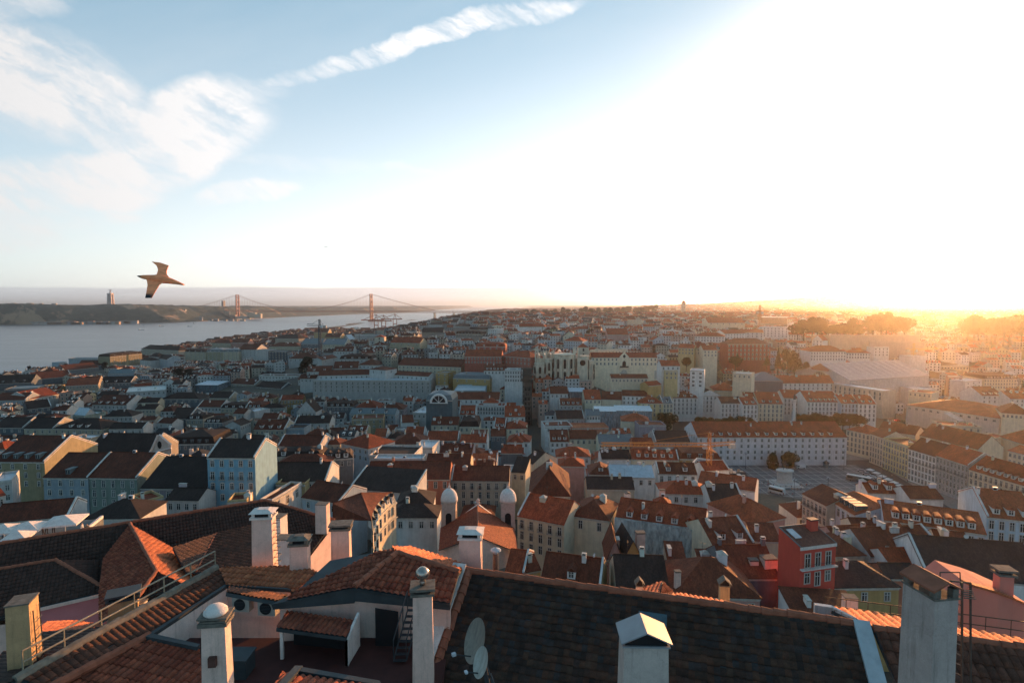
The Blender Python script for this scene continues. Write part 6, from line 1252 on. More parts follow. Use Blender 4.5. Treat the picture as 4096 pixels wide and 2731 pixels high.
# ------------------------------------------------------------------ near roofs
def plane3(a, b, c):
    p, q, r = (pd(*k) if not isinstance(k, Vector) else k for k in (a, b, c)); n = (q - p).cross(r - p).normalized()
    return (p, n if n.z > 0 else -n)
def hit(pl, x, y):
    d = ray(x, y); return CAM + d * ((pl[0] - CAM).dot(pl[1]) / d.dot(pl[1]))
def near_tile_mat(name, cols, dirt=.4):
    m, N = mat(name); g = N.node('ShaderNodeNewGeometry'); p = g.outputs['Position']
    c = N.node('ShaderNodeAttribute', attribute_name='tile').outputs['Fac']
    rp = N.node('ShaderNodeValToRGB'); rp.color_ramp.interpolation = 'LINEAR'; e = rp.color_ramp.elements
    while len(e) < len(cols): e.new(.5)
    for i, k in enumerate(cols): e[i].position = i / (len(cols) - 1); e[i].color = (*k, 1)
    N.put(rp.inputs[0], c); n = N.noise(p, 2.2, 6, .7); n2 = N.noise(p, 26, 3, .6)
    col = N.v('SCALE', rp.outputs[0], scale=N.m('MULTIPLY', N.ramp(n, .3, .7, 1 - dirt, 1 + dirt * .6), N.ramp(n2, .3, .7, .8, 1.2)))
    lich = N.ramp(N.noise(p, 1.1, 7, .75), .60, .74, 0, .6); col = N.mix(lich, col, (.045, .04, .032))
    finish(N, col, .85, bump=n2, bdist=.006, bstr=.5, spec=.25); return m
T_RED = near_tile_mat('red_barrel_tile', [(.1680, .0403, .0224), (.2184, .0560, .0302), (.2632, .0739, .0381), (.1904, .0560, .0336)])
T_BROWN = near_tile_mat('brown_barrel_tile', [(.0682, .0307, .0205), (.0955, .0409, .0260), (.1159, .0477, .0307), (.0750, .0375, .0273)])
T_OLD = near_tile_mat('weathered_flat_tile', [(.022, .016, .014), (.040, .024, .017), (.060, .029, .018), (.048, .031, .021), (.032, .021, .017), (.026, .026, .027), (.052, .026, .017)], .42)
T_DARK = near_tile_mat('dark_roof_tile', [(.0419, .0235, .0184), (.0586, .0293, .0217), (.0502, .0285, .0235)], .35)
T_LIT = near_tile_mat('sunlit_clay_tile', [(.3750, .1125, .0500), (.4500, .1500, .0688), (.3250, .1000, .0500)])  # brighter copy of the clay tile, sunlight put into its colour
TRIM = simple('dark_roof_trim', (.035, .045, .05), .6, .3, 1.5); MORTAR = simple('ridge_mortar', (.24, .085, .05), .9, .3, 3)
PLAST = plaster('pink_white_plaster', (.66, .47, .40), .35); PWHITE = plaster('white_plaster', (.64, .58, .54), .45)
OLDST = simple('sooty_capstone', (.14, .125, .105), .95, .45, 5, bump=.02); CREAMP = plaster('cream_plaster', (.46, .30, .16), .6); FLOOR = simple('red_terrace_floor', (.06, .02, .017), .85, .3, 1.2); SALMON = simple('salmon_wall_paint', (.55, .20, .15), .9, .12, 1.0, stretch=(1, 1, .4))
def tile_panel(name, pts, t, m, parent=None, pw=.24, cs=.38, amp=.05, seg=6, thick=.14, seed=1, lift=.03):
    """real tiles over a planar polygon: barrels across t, courses up the slope"""
    rng = random.Random(seed); o = pts[0]; nrm = Vector((0, 0, 0))
    for i in range(1, len(pts) - 1): nrm += (pts[i] - o).cross(pts[i + 1] - o)
    nrm.normalize(); nrm = nrm if nrm.z > 0 else -nrm
    t = (t - nrm * t.dot(nrm)).normalized(); s = nrm.cross(t).normalized(); s = s if s.z > 0 else -s
    loc = [((p - o).dot(t), (p - o).dot(s)) for p in pts]; a0, a1 = min(a for a, _ in loc), max(a for a, _ in loc); b0, b1 = min(b for _, b in loc), max(b for _, b in loc)
    bm = bmesh.new(); lay = bm.faces.layers.float.new('tile')
    na = int((a1 - a0) / pw) + 2; nb = int((b1 - b0) / cs) + 2; jit = [rng.uniform(-.02, .02) for _ in range(na)]
    def W(a, b, h): return o + t * a + s * b + nrm * h
    for j in range(nb):
        for i in range(na):
            A = a0 + (i - .5) * pw; B = b0 + (j - .5) * cs + jit[i] + rng.uniform(-.022, .022) - (rng.uniform(.03, .09) if rng.random() < .015 else 0); val = rng.random(); k = rng.uniform(-.010, .010) + .014 * math.sin(i * .21 + j * .17)
            ring0, ring1 = [], []
            for q in range(seg + 1):
                f = q / seg; h = amp * (math.sin(math.pi * f) if seg > 2 else 1)
                ring0.append(bm.verts.new(W(A + pw * f, B, h + lift + k))); ring1.append(bm.verts.new(W(A + pw * f, B + cs * 1.04, h * .9 + .002)))
            low = [bm.verts.new(W(A + pw * q / seg, B, -.03)) for q in range(seg + 1)]
            for q in range(seg):
                f = bm.faces.new((ring0[q], ring0[q + 1], ring1[q + 1], ring1[q])); f[lay] = val; f.smooth = seg > 2
                f = bm.faces.new((low[q], low[q + 1], ring0[q + 1], ring0[q])); f[lay] = val * .5
    cx = sum((p for p in pts), Vector()) / len(pts)
    for p, q in zip(pts, pts[1:] + pts[:1]):
        e = (q - p).cross(nrm).normalized()
        if e.dot(cx - p) > 0: e = -e
        bmesh.ops.bisect_plane(bm, geom=bm.verts[:] + bm.edges[:] + bm.faces[:], plane_co=p, plane_no=e, clear_outer=True)
    me = bpy.data.meshes.new(name); bm.to_mesh(me); bm.free()
    me.materials.append(m); ob = obj(name, me, parent)
    if parent: ob.matrix_parent_inverse = parent.matrix_world.inverted()
    b = MB(); b.slab([p - nrm * .01 for p in pts], -nrm * thick); u = b.build('underlay', TRIM, ob)
    u.matrix_parent_inverse = Matrix.Identity(4)
    return ob
def kid(o, parent):
    """parent an object built in world coordinates"""
    o.parent = parent; o.matrix_parent_inverse = (Matrix.Translation(parent.location) @ Matrix.Rotation(parent.rotation_euler.z, 4, 'Z')).inverted(); return o
def panel(parent, name, pix, anchors, eave, m, **kw):
    pl = plane3(*anchors); pts = [hit(pl, *p) for p in pix]; t = hit(pl, *eave[1]) - hit(pl, *eave[0]); ob = tile_panel(name, pts, t, m, None, **kw); kid(ob, parent); return pl, pts
def ridge_caps(parent, p, q, m=MORTAR, r=.12, L=.42, lift=.05):
    b = MB(); d = q - p; n = max(1, int(d.length / L)); up = Vector((0, 0, lift))
    rg = random.Random(int(abs(p.x * 100)))
    for i in range(n): o = Vector((rg.uniform(-.02, .02), rg.uniform(-.02, .02), rg.uniform(-.02, .02))); b.tube(p + d * (i / n) + up + o, p + d * ((i + 1.08) / n) + up + o, r * rg.uniform(1.05, 1.18), 8, r * .9)
    kid(b.build('ridge_cap', m, smooth=False), parent)
def wall_drop(parent, tops, drop, thick, m, name='wall'):
    """vertical wall under a top line of points; thick = horizontal vector away from the viewer"""
    b = MB()
    for p, q in zip(tops, tops[1:]):
        z = min(p.z, q.z) - drop; P = [p, q, Vector((q.x, q.y, z)), Vector((p.x, p.y, z))]; b.slab(P, thick)
    return kid(b.build(name, m), parent)
def chimney(x0, x1, yt, yb, d, dep, cap, label, m=PLAST, taper=.10, rz=0.0, extra=1.5, cm=None):
    c = pd((x0 + x1) / 2, yb, d); zt = pd((x0 + x1) / 2, yt, d).z; h = zt - c.z; w = (x1 - x0) * d / F
    r = thing('chimney_stack', (c.x, c.y + dep / 2, c.z), label, 'chimney', rz=rz); X, Y = w / 2, dep / 2; k = 1 - taper; cm = cm or OLDST
    b = MB(); b.hexa([(-X * 1.05, -Y * 1.05, -extra), (X * 1.05, -Y * 1.05, -extra), (X * 1.05, Y * 1.05, -extra), (-X * 1.05, Y * 1.05, -extra)], [(-X * k, -Y * k, h), (X * k, -Y * k, h), (X * k, Y * k, h), (-X * k, Y * k, h)])
    b.build('shaft', m, r); X, Y = X * k, Y * k; b = MB()
    if cap == 'slab':
        b.box(-X - .08, -Y - .08, h, X + .08, Y + .08, h + .10); b.box(-X + .05, -Y + .05, h + .10, X - .05, Y - .05, h + .22, 1)
        for sx in (-1, 1):
            for sy in (-1, 1): b.box(sx * X - .07 - sx * .07, sy * Y - .07 - sy * .07, h + .1, sx * X + .07 - sx * .07, sy * Y + .07 - sy * .07, h + .30)
        b.hexa([(-X - .12, -Y - .12, h + .30), (X + .12, -Y - .12, h + .30), (X + .12, Y + .12, h + .30), (-X - .12, Y + .12, h + .30)], [(-X * .55, -Y * .55, h + .44), (X * .55, -Y * .55, h + .44), (X * .55, Y * .55, h + .44), (-X * .55, Y * .55, h + .44)])
    elif cap == 'flat': b.box(-X - .09, -Y - .09, h, X + .09, Y + .09, h + .09); b.box(-X + .04, -Y + .04, h + .09, X - .04, Y - .04, h + .2, 1); b.box(-X - .11, -Y - .11, h + .2, X + .11, Y + .11, h + .29)
    elif cap == 'gable':
        b.box(-X - .05, -Y - .05, h, X + .05, Y + .05, h + .05); b.slab([(-X - .1, -Y - .1, h + .12), (0, -Y - .1, h + .45), (0, Y + .1, h + .45), (-X - .1, Y + .1, h + .12)], (0, 0, .04)); b.slab([(0, -Y - .1, h + .45), (X + .1, -Y - .1, h + .12), (X + .1, Y + .1, h + .12), (0, Y + .1, h + .45)], (0, 0, .04)); b.box(-X + .03, -Y + .03, h + .05, X - .03, Y - .03, h + .12, 1); b.poly((-X, -Y, h + .06), (X, -Y, h + .06), (0, -Y, h + .42), m=1)
    elif cap == 'dome': b.box(-X - .09, -Y - .09, h - .12, X + .09, Y + .09, h); b.box(-X - .04, -Y - .04, h, X + .04, Y + .04, h + .06); b.box(-X - .1, -Y - .1, h + .12, X + .1, Y + .1, h + .18); b.box(-X + .06, -Y + .06, h + .05, X - .06, Y - .06, h + .13, 1)
    elif cap == 'plain': b.box(-X - .03, -Y - .03, h, X + .03, Y + .03, h + .05)
    b.build('cap', [cm, DARK], r)
    if cap == 'dome': b = MB(); b.lathe([(.33, .18), (.36, .22), (.34, .30), (.24, .40), (.10, .46), (.02, .47)], (0, 0, h), 16); b.build('cowl', PWHITE, r, smooth=True)
    return r, h, X, Y
def build_near():
    # ---- weathered flat-tiled roof in front
    R1 = pd(1865, 2280, 25.0); R2 = pz(3412, 2490, R1.z); u = (R2 - R1).normalized(); dn = Vector((u.y, -u.x, 0)); dn = dn if dn.y < 0 else -dn; sl = (dn * math.cos(R(30)) + Vector((0, 0, -math.sin(R(30)))))
    A = thing('house', tuple(R1 + dn * 4 + Vector((0, 0, -8))), 'house whose weathered dark flat tiled roof fills the bottom centre', 'house')
    me = tile_panel('roof', [R1, R2, R2 + sl * 8.5, R1 + sl * 8.5], u, T_OLD, None, pw=.22, cs=.31, amp=.012, seg=3, lift=.028, seed=4); kid(me, A)
    bk = dn * -math.cos(R(30)) + Vector((0, 0, -math.sin(R(30)))); me2 = tile_panel('roof', [R1, R2, R2 + bk * 5, R1 + bk * 5], u, T_OLD, None, pw=.25, cs=.34, amp=.012, seg=2, seed=5); kid(me2, A)
    ridge_caps(A, R1, R2, MORTAR, .16, .45, .0); ridge_caps(A, R1 + sl * 8.5 + u * .12, R1 + u * .12, MORTAR, .2, .4, .02)
    b = MB(); lo = R1 + sl * 8.5; q = Vector((0, 0, -9)); b.hexa([lo + q, R2 + sl * 8.5 + q, R2 + bk * 5 + q, R1 + bk * 5 + q], [lo - Vector((0, 0, .3)), R2 + sl * 8.5 - Vector((0, 0, .3)), R2 + bk * 5 - Vector((0, 0, .3)), R1 + bk * 5 - Vector((0, 0, .3))]); kid(b.build('wall', PWHITE), A)
    for s, wd, m_, lab in ((0, -.62, PWHITE, 'left'), (1, .55, simple('pale_flashing', (.34, .38, .40), .6, .2), 'right')):
        P = (R1 if s == 0 else R2); b = MB(); up = Vector((0, 0, .30 if s == 0 else .16)); o = u * wd
        pts = [P, P + sl * 8.5, P + sl * 8.5 + o, P + o]; b.slab([p + up for p in pts], Vector((0, 0, -1.6))); kid(b.build('parapet', m_), A)
    b = MB(); pl = (R1, (u.cross(-sl)).normalized()); 
    for (x, y, w, hh) in ((2555, 2445, 1.1, 1.0),):
        c = hit(pl, x, y); n = pl[1] if pl[1].z > 0 else -pl[1]; b.slab([c + n * .06, c + u * w + n * .06, c + u * w + sl * hh + n * .06, c + sl * hh + n * .06], n * .02)
    kid(b.build('patch', simple('blue_grey_patch', (.045, .085, .105), .8, .3, 4)), A)
    # ---- terrace house
    Tm = thing('house', tuple(pz(1300, 2600, 88)), 'house with red barrel tiled roof and sunken terrace at lower left', 'house')
    panel(Tm, 'roof', [(1085, 2415), (1415, 2350), (1590, 2215), (1562, 2196), (1320, 2240), (1180, 2368)], [(1085, 2415, 22.4), (1415, 2350, 22.9), (1565, 2200, 25.6)], ((1085, 2415), (1415, 2350)), T_RED, pw=.22, cs=.36, amp=.055, seed=7)
    pl2, p2 = panel(Tm, 'roof', [(1415, 2350), (1800, 2414), (1835, 2290), (1592, 2214)], [(1415, 2350, 22.9), (1790, 2412, 22.2), (1600, 2222, 25.0)], ((1415, 2350), (1790, 2412)), T_RED, pw=.26, cs=.42, amp=.075, seed=8)
    pl3, p3 = panel(Tm, 'roof', [(1592, 2214), (1835, 2290), (1868, 2262), (1640, 2187), (1566, 2190)], [(1600, 2218, 25.0), (1835, 2290, 23.9), (1640, 2188, 27.4)], ((1600, 2218), (1835, 2290)), T_LIT, pw=.26, cs=.42, amp=.075, seed=9)
    ridge_caps(Tm, hit(pl2, 1418, 2348), hit(pl2, 1592, 2214), MORTAR, .13); ridge_caps(Tm, hit(pl2, 1592, 2214), hit(pl2, 1835, 2290), MORTAR, .12)
    tops = [pd(1120, 2440, 22.75), pd(1418, 2378, 23.15), pd(1800, 2432, 22.5)]; wall_drop(Tm, tops, 2.4, Vector((0, .3, 0)), PLAST)
    tops = [pd(1090, 2422, 22.45), pd(1416, 2362, 22.95), pd(1800, 2424, 22.25)]; wall_drop(Tm, tops, .16, Vector((0, .35, 0)), TRIM, 'fascia')
    b = MB(); b.box(-14.5, 12, 95.6, -2.6, 23.0, 96.1); kid(b.build('terrace_floor', FLOOR), Tm)
    q = [pd(1500, 2432, 22.45), pd(1592, 2447, 22.40)]; b = MB(); b.slab([q[0], q[1], Vector((q[1].x, q[1].y, 96.1)), Vector((q[0].x, q[0].y, 96.1))], Vector((0, .06, 0))); kid(b.build('door', DARK), Tm)
    # lean-to
    L = thing('lean_to', (-7.7, 22.0, 96.1), 'small lean-to shed with tiled roof open to the terrace', 'shed'); zf = 96.1
    panel(L, 'roof', [(1105, 2510), (1385, 2548), (1422, 2482), (1148, 2445)], [(1105, 2510, 21.5), (1385, 2548, 21.1), (1290, 2462, 22.5)], ((1105, 2510), (1385, 2548)), T_RED, pw=.21, cs=.5, amp=.06, seed=10)
    f0, f1 = pd(1118, 2520, 21.55), pd(1380, 2556, 21.15); b = MB()
    for p in (f0, f1): b.slab([p, p + Vector((.12, 0, 0)), Vector((p.x + .12, p.y, zf)), Vector((p.x, p.y, zf))], (0, .1 if p is f0 else 1.2, 0))
    b.slab([f1 + Vector((.0, .0, .0)), f1 + Vector((.12, 1.3, .35)), Vector((f1.x + .12, f1.y + 1.3, zf)), Vector((f1.x, f1.y, zf))], (.1, 0, 0)); kid(b.build('side_wall', PWHITE), L)
    b = MB(); b.slab([f0 + Vector((.15, 1.0, -.05)), f1 + Vector((-.05, 1.0, -.05)), Vector((f1.x - .05, f1.y + 1, zf)), Vector((f0.x + .15, f0.y + 1, zf))], (0, .05, 0)); kid(b.build('back_wall', DARK), L)
    # parapets of the terrace and the roof round it
    W2 = thing('house', tuple(pz(500, 2600, 88)), 'neighbour house with brown tiled hips left of the sunken terrace', 'house')
    an = [(110, 2690, 18.6), (870, 2270, 26.0), (600, 2540, 21.5)]; plA, pA = panel(W2, 'roof', [(868, 2272), (915, 2325), (900, 2345), (600, 2540), (180, 2760), (80, 2712)], an, ((870, 2270), (110, 2690)), T_BROWN, pw=.24, cs=.36, amp=.05, seed=11)
    an2 = [(600, 2556, 21.3), (795, 2600, 20.9), (600, 2731, 19.2)]; plB, pB = panel(W2, 'roof', [(600, 2546), (800, 2600), (815, 2790), (130, 2790), (330, 2692)], an2, ((600, 2556), (795, 2600)), T_RED, pw=.25, cs=.42, amp=.075, seed=12)
    ridge_caps(W2, hit(plA, 868, 2272), hit(plA, 60, 2718), simple('grey_mortar', (.17, .15, .12), .95, .4, 4), .17, .5, .02); ridge_caps(W2, hit(plA, 600, 2540), hit(plA, 180, 2760), MORTAR, .16, .45, .0)
    an3 = [(110, 2690, 18.6), (430, 2513, 21.4), (130, 2540, 22.0)]; panel(W2, 'roof', [(60, 2718), (868, 2272), (430, 2500), (130, 2535), (-40, 2650), (-40, 2780)], an3, ((430, 2513), (110, 2690)), T_DARK, pw=.24, cs=.36, amp=.05, seed=13) if False else panel(W2, 'roof', [(60, 2718), (440, 2508), (130, 2535), (-60, 2660), (-60, 2790)], an3, ((440, 2508), (60, 2718)), T_DARK, pw=.24, cs=.36, amp=.05, seed=13)  # last slope lies in shadow: shade put into its darker tiles
    an4 = [(150, 2540, 22.3), (420, 2535, 22.0), (300, 2482, 24.6)]; panel(W2, 'roof', [(120, 2538), (400, 2562), (432, 2520), (430, 2502), (300, 2482), (190, 2486)], an4, ((150, 2540), (420, 2535)), T_LIT, pw=.22, cs=.36, amp=.04, seed=14)
    p = [hit(plA, 600, 2543), hit(plA, 900, 2347)]; b = MB(); e = Vector((.16, -.10, 0)); b.slab([p[0], p[1], p[1] + e, p[0] + e], (0, 0, .14)); p3_ = hit(plA, 915, 2325); w1 = pd(1150, 2362, 24.5); b.slab([p[1], w1, w1 + e * 1.4, p[1] + e * 1.4], (0, 0, .14)); b.slab([p[0], pd(800, 2588, 20.9), pd(800, 2588, 20.9) + Vector((0, -.2, 0)), p[0] + Vector((0, -.25, 0))], (0, 0, .14)); kid(b.build('trim', TRIM), W2)
    wall_drop(W2, [p[0] + e * .9, p[1] + e * .9], 2.2, Vector((-.2, .1, 0)), PWHITE)
    an5 = [(880, 2338, 25.0), (1140, 2362, 24.5), (880, 2290, 25.9)]; panel(W2, 'roof', [(872, 2272), (905, 2340), (1150, 2366), (1185, 2368), (1270, 2285), (1180, 2262)], an5, ((880, 2338), (1140, 2362)), T_LIT, pw=.22, cs=.36, amp=.06, seed=15)
    wall_drop(W2, [p[1] + e, w1 + e], 2.3, Vector((0, .25, 0)), PLAST)
    b = MB()
    for dz in (.42, .82): b.tube(hit(plA, 105, 2695) + Vector((-.1, 0, dz)), hit(plA, 870, 2272) + Vector((-.1, 0, dz)), .035, 6)
    for i in range(7): c = hit(plA, 105, 2695).lerp(hit(plA, 870, 2272), i / 6) + Vector((-.1, 0, 0)); b.tube(c, c + Vector((0, 0, .84)), .03, 5)
    rl = thing('railing', tuple(hit(plA, 500, 2478)), 'two-bar pipe railing along the mortar ridge at lower left', 'railing'); kid(b.build('rail', simple('galvanised_pipe', (.20, .18, .13), .5, .3, 3, spec=.5)), rl)
    # bottom roof panel at the terrace edge
    R5 = thing('house', tuple(pz(1300, 2731, 90)), 'lower house with a tiled roof just visible under the terrace edge', 'house')
    panel(R5, 'roof', [(1130, 2690), (1500, 2748), (1520, 2830), (1040, 2830)], [(1170, 2690, 17.4), (1500, 2745, 16.8), (1170, 2780, 16.2)], ((1170, 2690), (1500, 2745)), T_RED, pw=.24, cs=.4, amp=.07, seed=16)
    b = MB(); a, c, d_ = pd(1180, 2660, 17.6), pd(1520, 2720, 17.0), pd(1050, 2800, 15.6); b.slab([a, c, c + Vector((.1, -.22, 0)), a + Vector((.05, -.22, 0))], (0, 0, -.4)); b.slab([a, d_, d_ + Vector((.25, 0, 0)), a + Vector((.25, 0, 0))], (0, 0, -.4)); kid(b.build('gutter', TRIM), R5)
    # ---- chimneys, each its own thing
    r, h, X, Y = chimney(803, 908, 2492, 2790, 17.0, .55, 'dome', 'white chimney with domed cowl rising before the terrace at bottom left', taper=.12, rz=.12)
    b = MB(); b.box(-.13, -Y - .16, h - 1.35, .10, -Y - .02, h - 1.05); b.build('soot_door', simple('rusty_plate', (.09, .04, .03), .8, .3, 5), r)
    r, h, X, Y = chimney(1645, 1732, 2385, 2675, 20.0, .62, 'flat', 'white chimney with round metal ball cowl beside the sloping parapet', taper=.10, rz=.12)
    b = MB(); b.lathe([(.10, .29), (.12, .42), (.07, .5), (.20, .58), (.27, .70), (.24, .84), (.12, .94), (.02, .97)], (0, 0, h), 16); b.build('cowl', simple('shiny_cowl', (.35, .30, .26), .25, .3, 4, spec=.6, metallic=.8), r, smooth=True)
    r, h, X, Y = chimney(1006, 1092, 2078, 2332, 27.0, .75, 'slab', 'tallest white chimney with pale slab cap and iron steps', taper=.09, rz=.10, cm=PWHITE)
    b = MB()
    for i in range(9): z = .2 + i * .34; b.tube((X + .02, -.2, z), (X + .24, -.2, z), .018, 4); b.tube((X + .24, -.2, z), (X + .24, .2, z), .018, 4); b.tube((X + .24, .2, z), (X + .02, .2, z), .018, 4)
    b.build('ladder', IRON, r)
    chimney(1158, 1230, 2185, 2352, 26.0, .6, 'slab', 'white chimney with dark sooty cap between two taller chimneys', taper=.02, rz=.12); chimney(1322, 1396, 2122, 2246, 27.5, .6, 'flat', 'white chimney with dark cap at the left edge of the red roof', taper=.03, rz=.1)
    chimney(1838, 1925, 2160, 2330, 26.0, .8, 'slab', 'broad white chimney block with pale slab at the parapet top', taper=0, rz=-.05, cm=PWHITE); chimney(428, 530, 2405, 2535, 24.0, .7, 'flat', 'lit cream chimney block with dark flat cap by the railing', CREAMP, taper=0, rz=.5, cm=TRIM); chimney(528, 565, 2420, 2500, 24.6, .5, 'plain', 'low white chimney block behind the lit cream one', PWHITE, taper=0)
    r, h, X, Y = chimney(18, 102, 2425, 2640, 19.0, .8, 'plain', 'crumbling ochre chimney at the left picture edge with ladder', CREAMP, taper=.05, rz=.35)
    b = MB()
    for s_ in (-.25, .25): b.tube((X + .12, s_, -.4), (X + .06, s_, h - .3), .02, 4)
    for i in range(6): b.tube((X + .12, -.25, -.3 + i * .3), (X + .12, .25, -.3 + i * .3), .016, 4)
    b.build('ladder', IRON, r)
    r, h, X, Y = chimney(2490, 2680, 2590, 2790, 16.0, .95, 'gable', 'wide white chimney with folded metal gable cap at bottom centre', plaster('bare_render', (.46, .39, .35), .55), taper=.04, rz=-.03, cm=simple('galvanised_sheet', (.24, .25, .265), .5, .15, 1.5, spec=.3))
    r, h, X, Y = chimney(3702, 3812, 2400, 2800, 13.5, .95, 'plain', 'massive bare plaster chimney in front at lower right', plaster('grey_bare_plaster', (.40, .33, .30), .7), taper=.0, rz=.14)
    b = MB(); b.slab([(-X - .08, -Y - .05, h + .22), (0, -Y - .05, h + .42), (0, Y + .05, h + .42), (-X - .08, Y + .05, h + .22)], (0, 0, .05)); b.slab([(0, -Y - .05, h + .42), (X + .08, -Y - .05, h + .22), (X + .08, Y + .05, h + .22), (0, Y + .05, h + .42)], (0, 0, .05)); b.build('tile_cap', MORTAR, r); b = MB()
    for sx in (-1, 1):
        for sy in (-1, 1): b = MB(); b.box(sx * (X - .08) - .08, sy * (Y - .08) - .08, h + .05, sx * (X - .08) + .08, sy * (Y - .08) + .08, h + .26); b.build('cap_pier', OLDST, r)
    for i, (a, c, yt, yb, d, cp_, mm, lab) in enumerate(((1064, 1130, 2072, 2160, 36, 'plain', PWHITE, 'small white chimney behind the tallest chimney'), (1262, 1308, 2020, 2072, 52, 'plain', PLAST, 'white pointed chimney on the long dark roof ridge'), (1100, 1170, 2160, 2235, 33, 'plain', PWHITE, 'low white chimney block behind the sooty-capped chimney'),
        (2546, 2580, 2135, 2190, 58, 'flat', PLAST, 'slim white chimney before the netted front'), (2700, 2722, 2290, 2378, 44, 'flat', PLAST, 'slim cream chimney above the lit tile strip'), (2882, 2920, 2345, 2412, 34, 'gable', CREAMP, 'cream chimney with gabled cap at the end of the lit strip'), (2546, 2572, 2345, 2390, 33, 'gable', PLAST, 'small white chimney left of the lit tile strip'),
        (3000, 3034, 2245, 2300, 55, 'flat', PLAST, 'left pinkish chimney on the roof beside the red house'), (3055, 3110, 2240, 2305, 54, 'flat', PLAST, 'wide pinkish chimney touching the red house'), (2450, 2492, 2235, 2268, 60, 'flat', OLDST, 'old stone chimney left of the dark roofs'), (4000, 4052, 2305, 2420, 24.5, 'flat', SALMON, 'salmon chimney glowing orange at the right edge'),
        (3545, 3556, 2185, 2215, 60, 'plain', PWHITE, 'first thin white chimney pot left of the broad one on the white wall'), (3588, 3600, 2180, 2212, 60, 'plain', PWHITE, 'second thin white chimney pot left of the broad one on the white wall'), (3660, 3676, 2175, 2212, 60, 'plain', PWHITE, 'thin white chimney just left of the broad chimney on the white wall'), (3700, 3735, 2170, 2215, 60, 'plain', PWHITE, 'broad white chimney on the white wall among brown roofs'),
        (3385, 3433, 2395, 2440, 33, 'plain', PLAST, 'pink white chimney block behind the railing at right'), (3740, 3768, 2290, 2345, 33, 'gable', PWHITE, 'white chimney with tilted metal cap left of the iron frame'), (2640, 2660, 1962, 2010, 85, 'flat', PLAST, 'round-topped slender chimney beside the cream roof tower'), (2500, 2522, 1975, 2008, 88, 'gable', PWHITE, 'white chimney with metal lid behind the netted front roof'))):
        if d > 43 and a > 1300: d = F * (CAMZ - zeave(a, yb) - 1.0) / (yb - 1220)
        chimney(a, c, yt, yb, d, (c - a) * d / F * .8, cp_, lab, mm, taper=0, rz=(i % 5 - 2) * .08)
    f = thing('flue_pipe', tuple(pd(1983, 2312, 27)), 'rusty metal flue pipe with conical hat above the ridge', 'flue'); b = MB(); b.lathe([(.15, -1), (.14, .9), (.13, 1.25)], (0, 0, 0), 10); b.build('pipe', simple('rusty_metal', (.20, .13, .10), .6, .5, 6), f); b = MB(); b.lathe([(.10, 1.25), (.10, 1.38), (.27, 1.40), (.25, 1.45), (.02, 1.55)], (0, 0, 0), 12); b.build('hat', ZINC, f)
    # ---- satellite dishes
    for (x, y, rx, d, lab) in ((1910, 2562, .60, 15.6, 'large tilted satellite dish standing on the dark tiled roof'), (1930, 2648, .36, 13.4, 'smaller pale satellite dish in front of the large one')):
        c = pd(x, y, d); s_ = thing('satellite_dish', tuple(c), lab, 'satellite dish', 'satellite dishes on the dark roof', rz=R(-62)); b = MB(); n = 28
        prof = [(rx * t, rx * .16 * t * t) for t in (0.02, .3, .6, .85, 1)]
        b.lathe(prof + [(rx * 1.02, rx * .17), (rx * .85, rx * .08), (.02, -.02)], (0, 0, 0), n); dd = b.build('dish', simple('weathered_dish', (.20, .17, .14) if rx > .5 else (.36, .33, .29), .6, .3, 3, stretch=(4, 4, .4)), s_, smooth=True); dd.rotation_euler = (R(68), 0, 0); dd.scale = (.86, 1, 1)
        b = MB(); b.tube((0, .05, 0), (.1, .25, -rx - .8), .035, 6); b.tube((0, 0, -rx * .8), (0, -rx * 1.2, -rx * .3), .018, 5); b.tube((.05, .2, -rx * .9), (.5, .4, -rx - 1.0), .025, 5); b.tube((.05, .2, -rx * .9), (-.5, .3, -rx - .9), .025, 5); b.build('mount', IRON, s_); b = MB(); b.box(-.05, -rx * 1.3, -rx * .36, .05, -rx * 1.12, -rx * .24); b.build('receiver', ZINC, s_)
    # ---- air conditioners and canopy
    for i, (x0, x1, yt, yb) in enumerate(((926, 1000, 2385, 2445), (1028, 1104, 2400, 2462))):
        d = 23.2 - .3 * i; c = pd((x0 + x1) / 2, yb, d); w = (x1 - x0) * d / F; hh = (yb - yt) * d / F; a = thing('air_conditioner', tuple(c), ('left boxed air conditioner with round fan under the tile canopy', 'right boxed air conditioner with round fan under the tile canopy')[i], 'air conditioner', rz=-.12)
        b = MB(); b.box(-w / 2, 0, 0, w / 2, .35, hh); b.build('casing', simple('casing', (.30, .28, .25), .6, .15), a); b = MB(); b.tube((-w * .05, -.03, hh * .5), (-w * .05, .01, hh * .5), hh * .40, 20); b.build('fan_grille', DARK, a); b = MB(); [b.tube((-w * .05 - hh * .38, -.05, hh * .5 + t * hh * .1), (-w * .05 + hh * .38, -.05, hh * .5 + t * hh * .1), .008, 4) for t in (-2, -1, 0, 1, 2)]; b.build('grille_bar', IRON, a)
    cn = thing('canopy', tuple(pd(1020, 2400, 23.6)), 'narrow tiled canopy over the two air conditioners', 'canopy'); panel(cn, 'roof', [(905, 2368), (915, 2350), (1150, 2380), (1110, 2405)], [(905, 2372, 23.2), (1110, 2405, 22.7), (1020, 2362, 24.2)], ((905, 2372), (1110, 2405)), T_BROWN, pw=.2, cs=.5, amp=.06, seed=17)
    bx = thing('planter_box', tuple(pz(950, 2690, 96.1)), 'dark storage box on the terrace floor behind the domed chimney', 'box'); b = MB(); b.box(-.5, -.4, 0, .5, .4, .7); b.box(-.55, -.45, .7, .55, .45, .76); b.build('body', TRIM, bx)
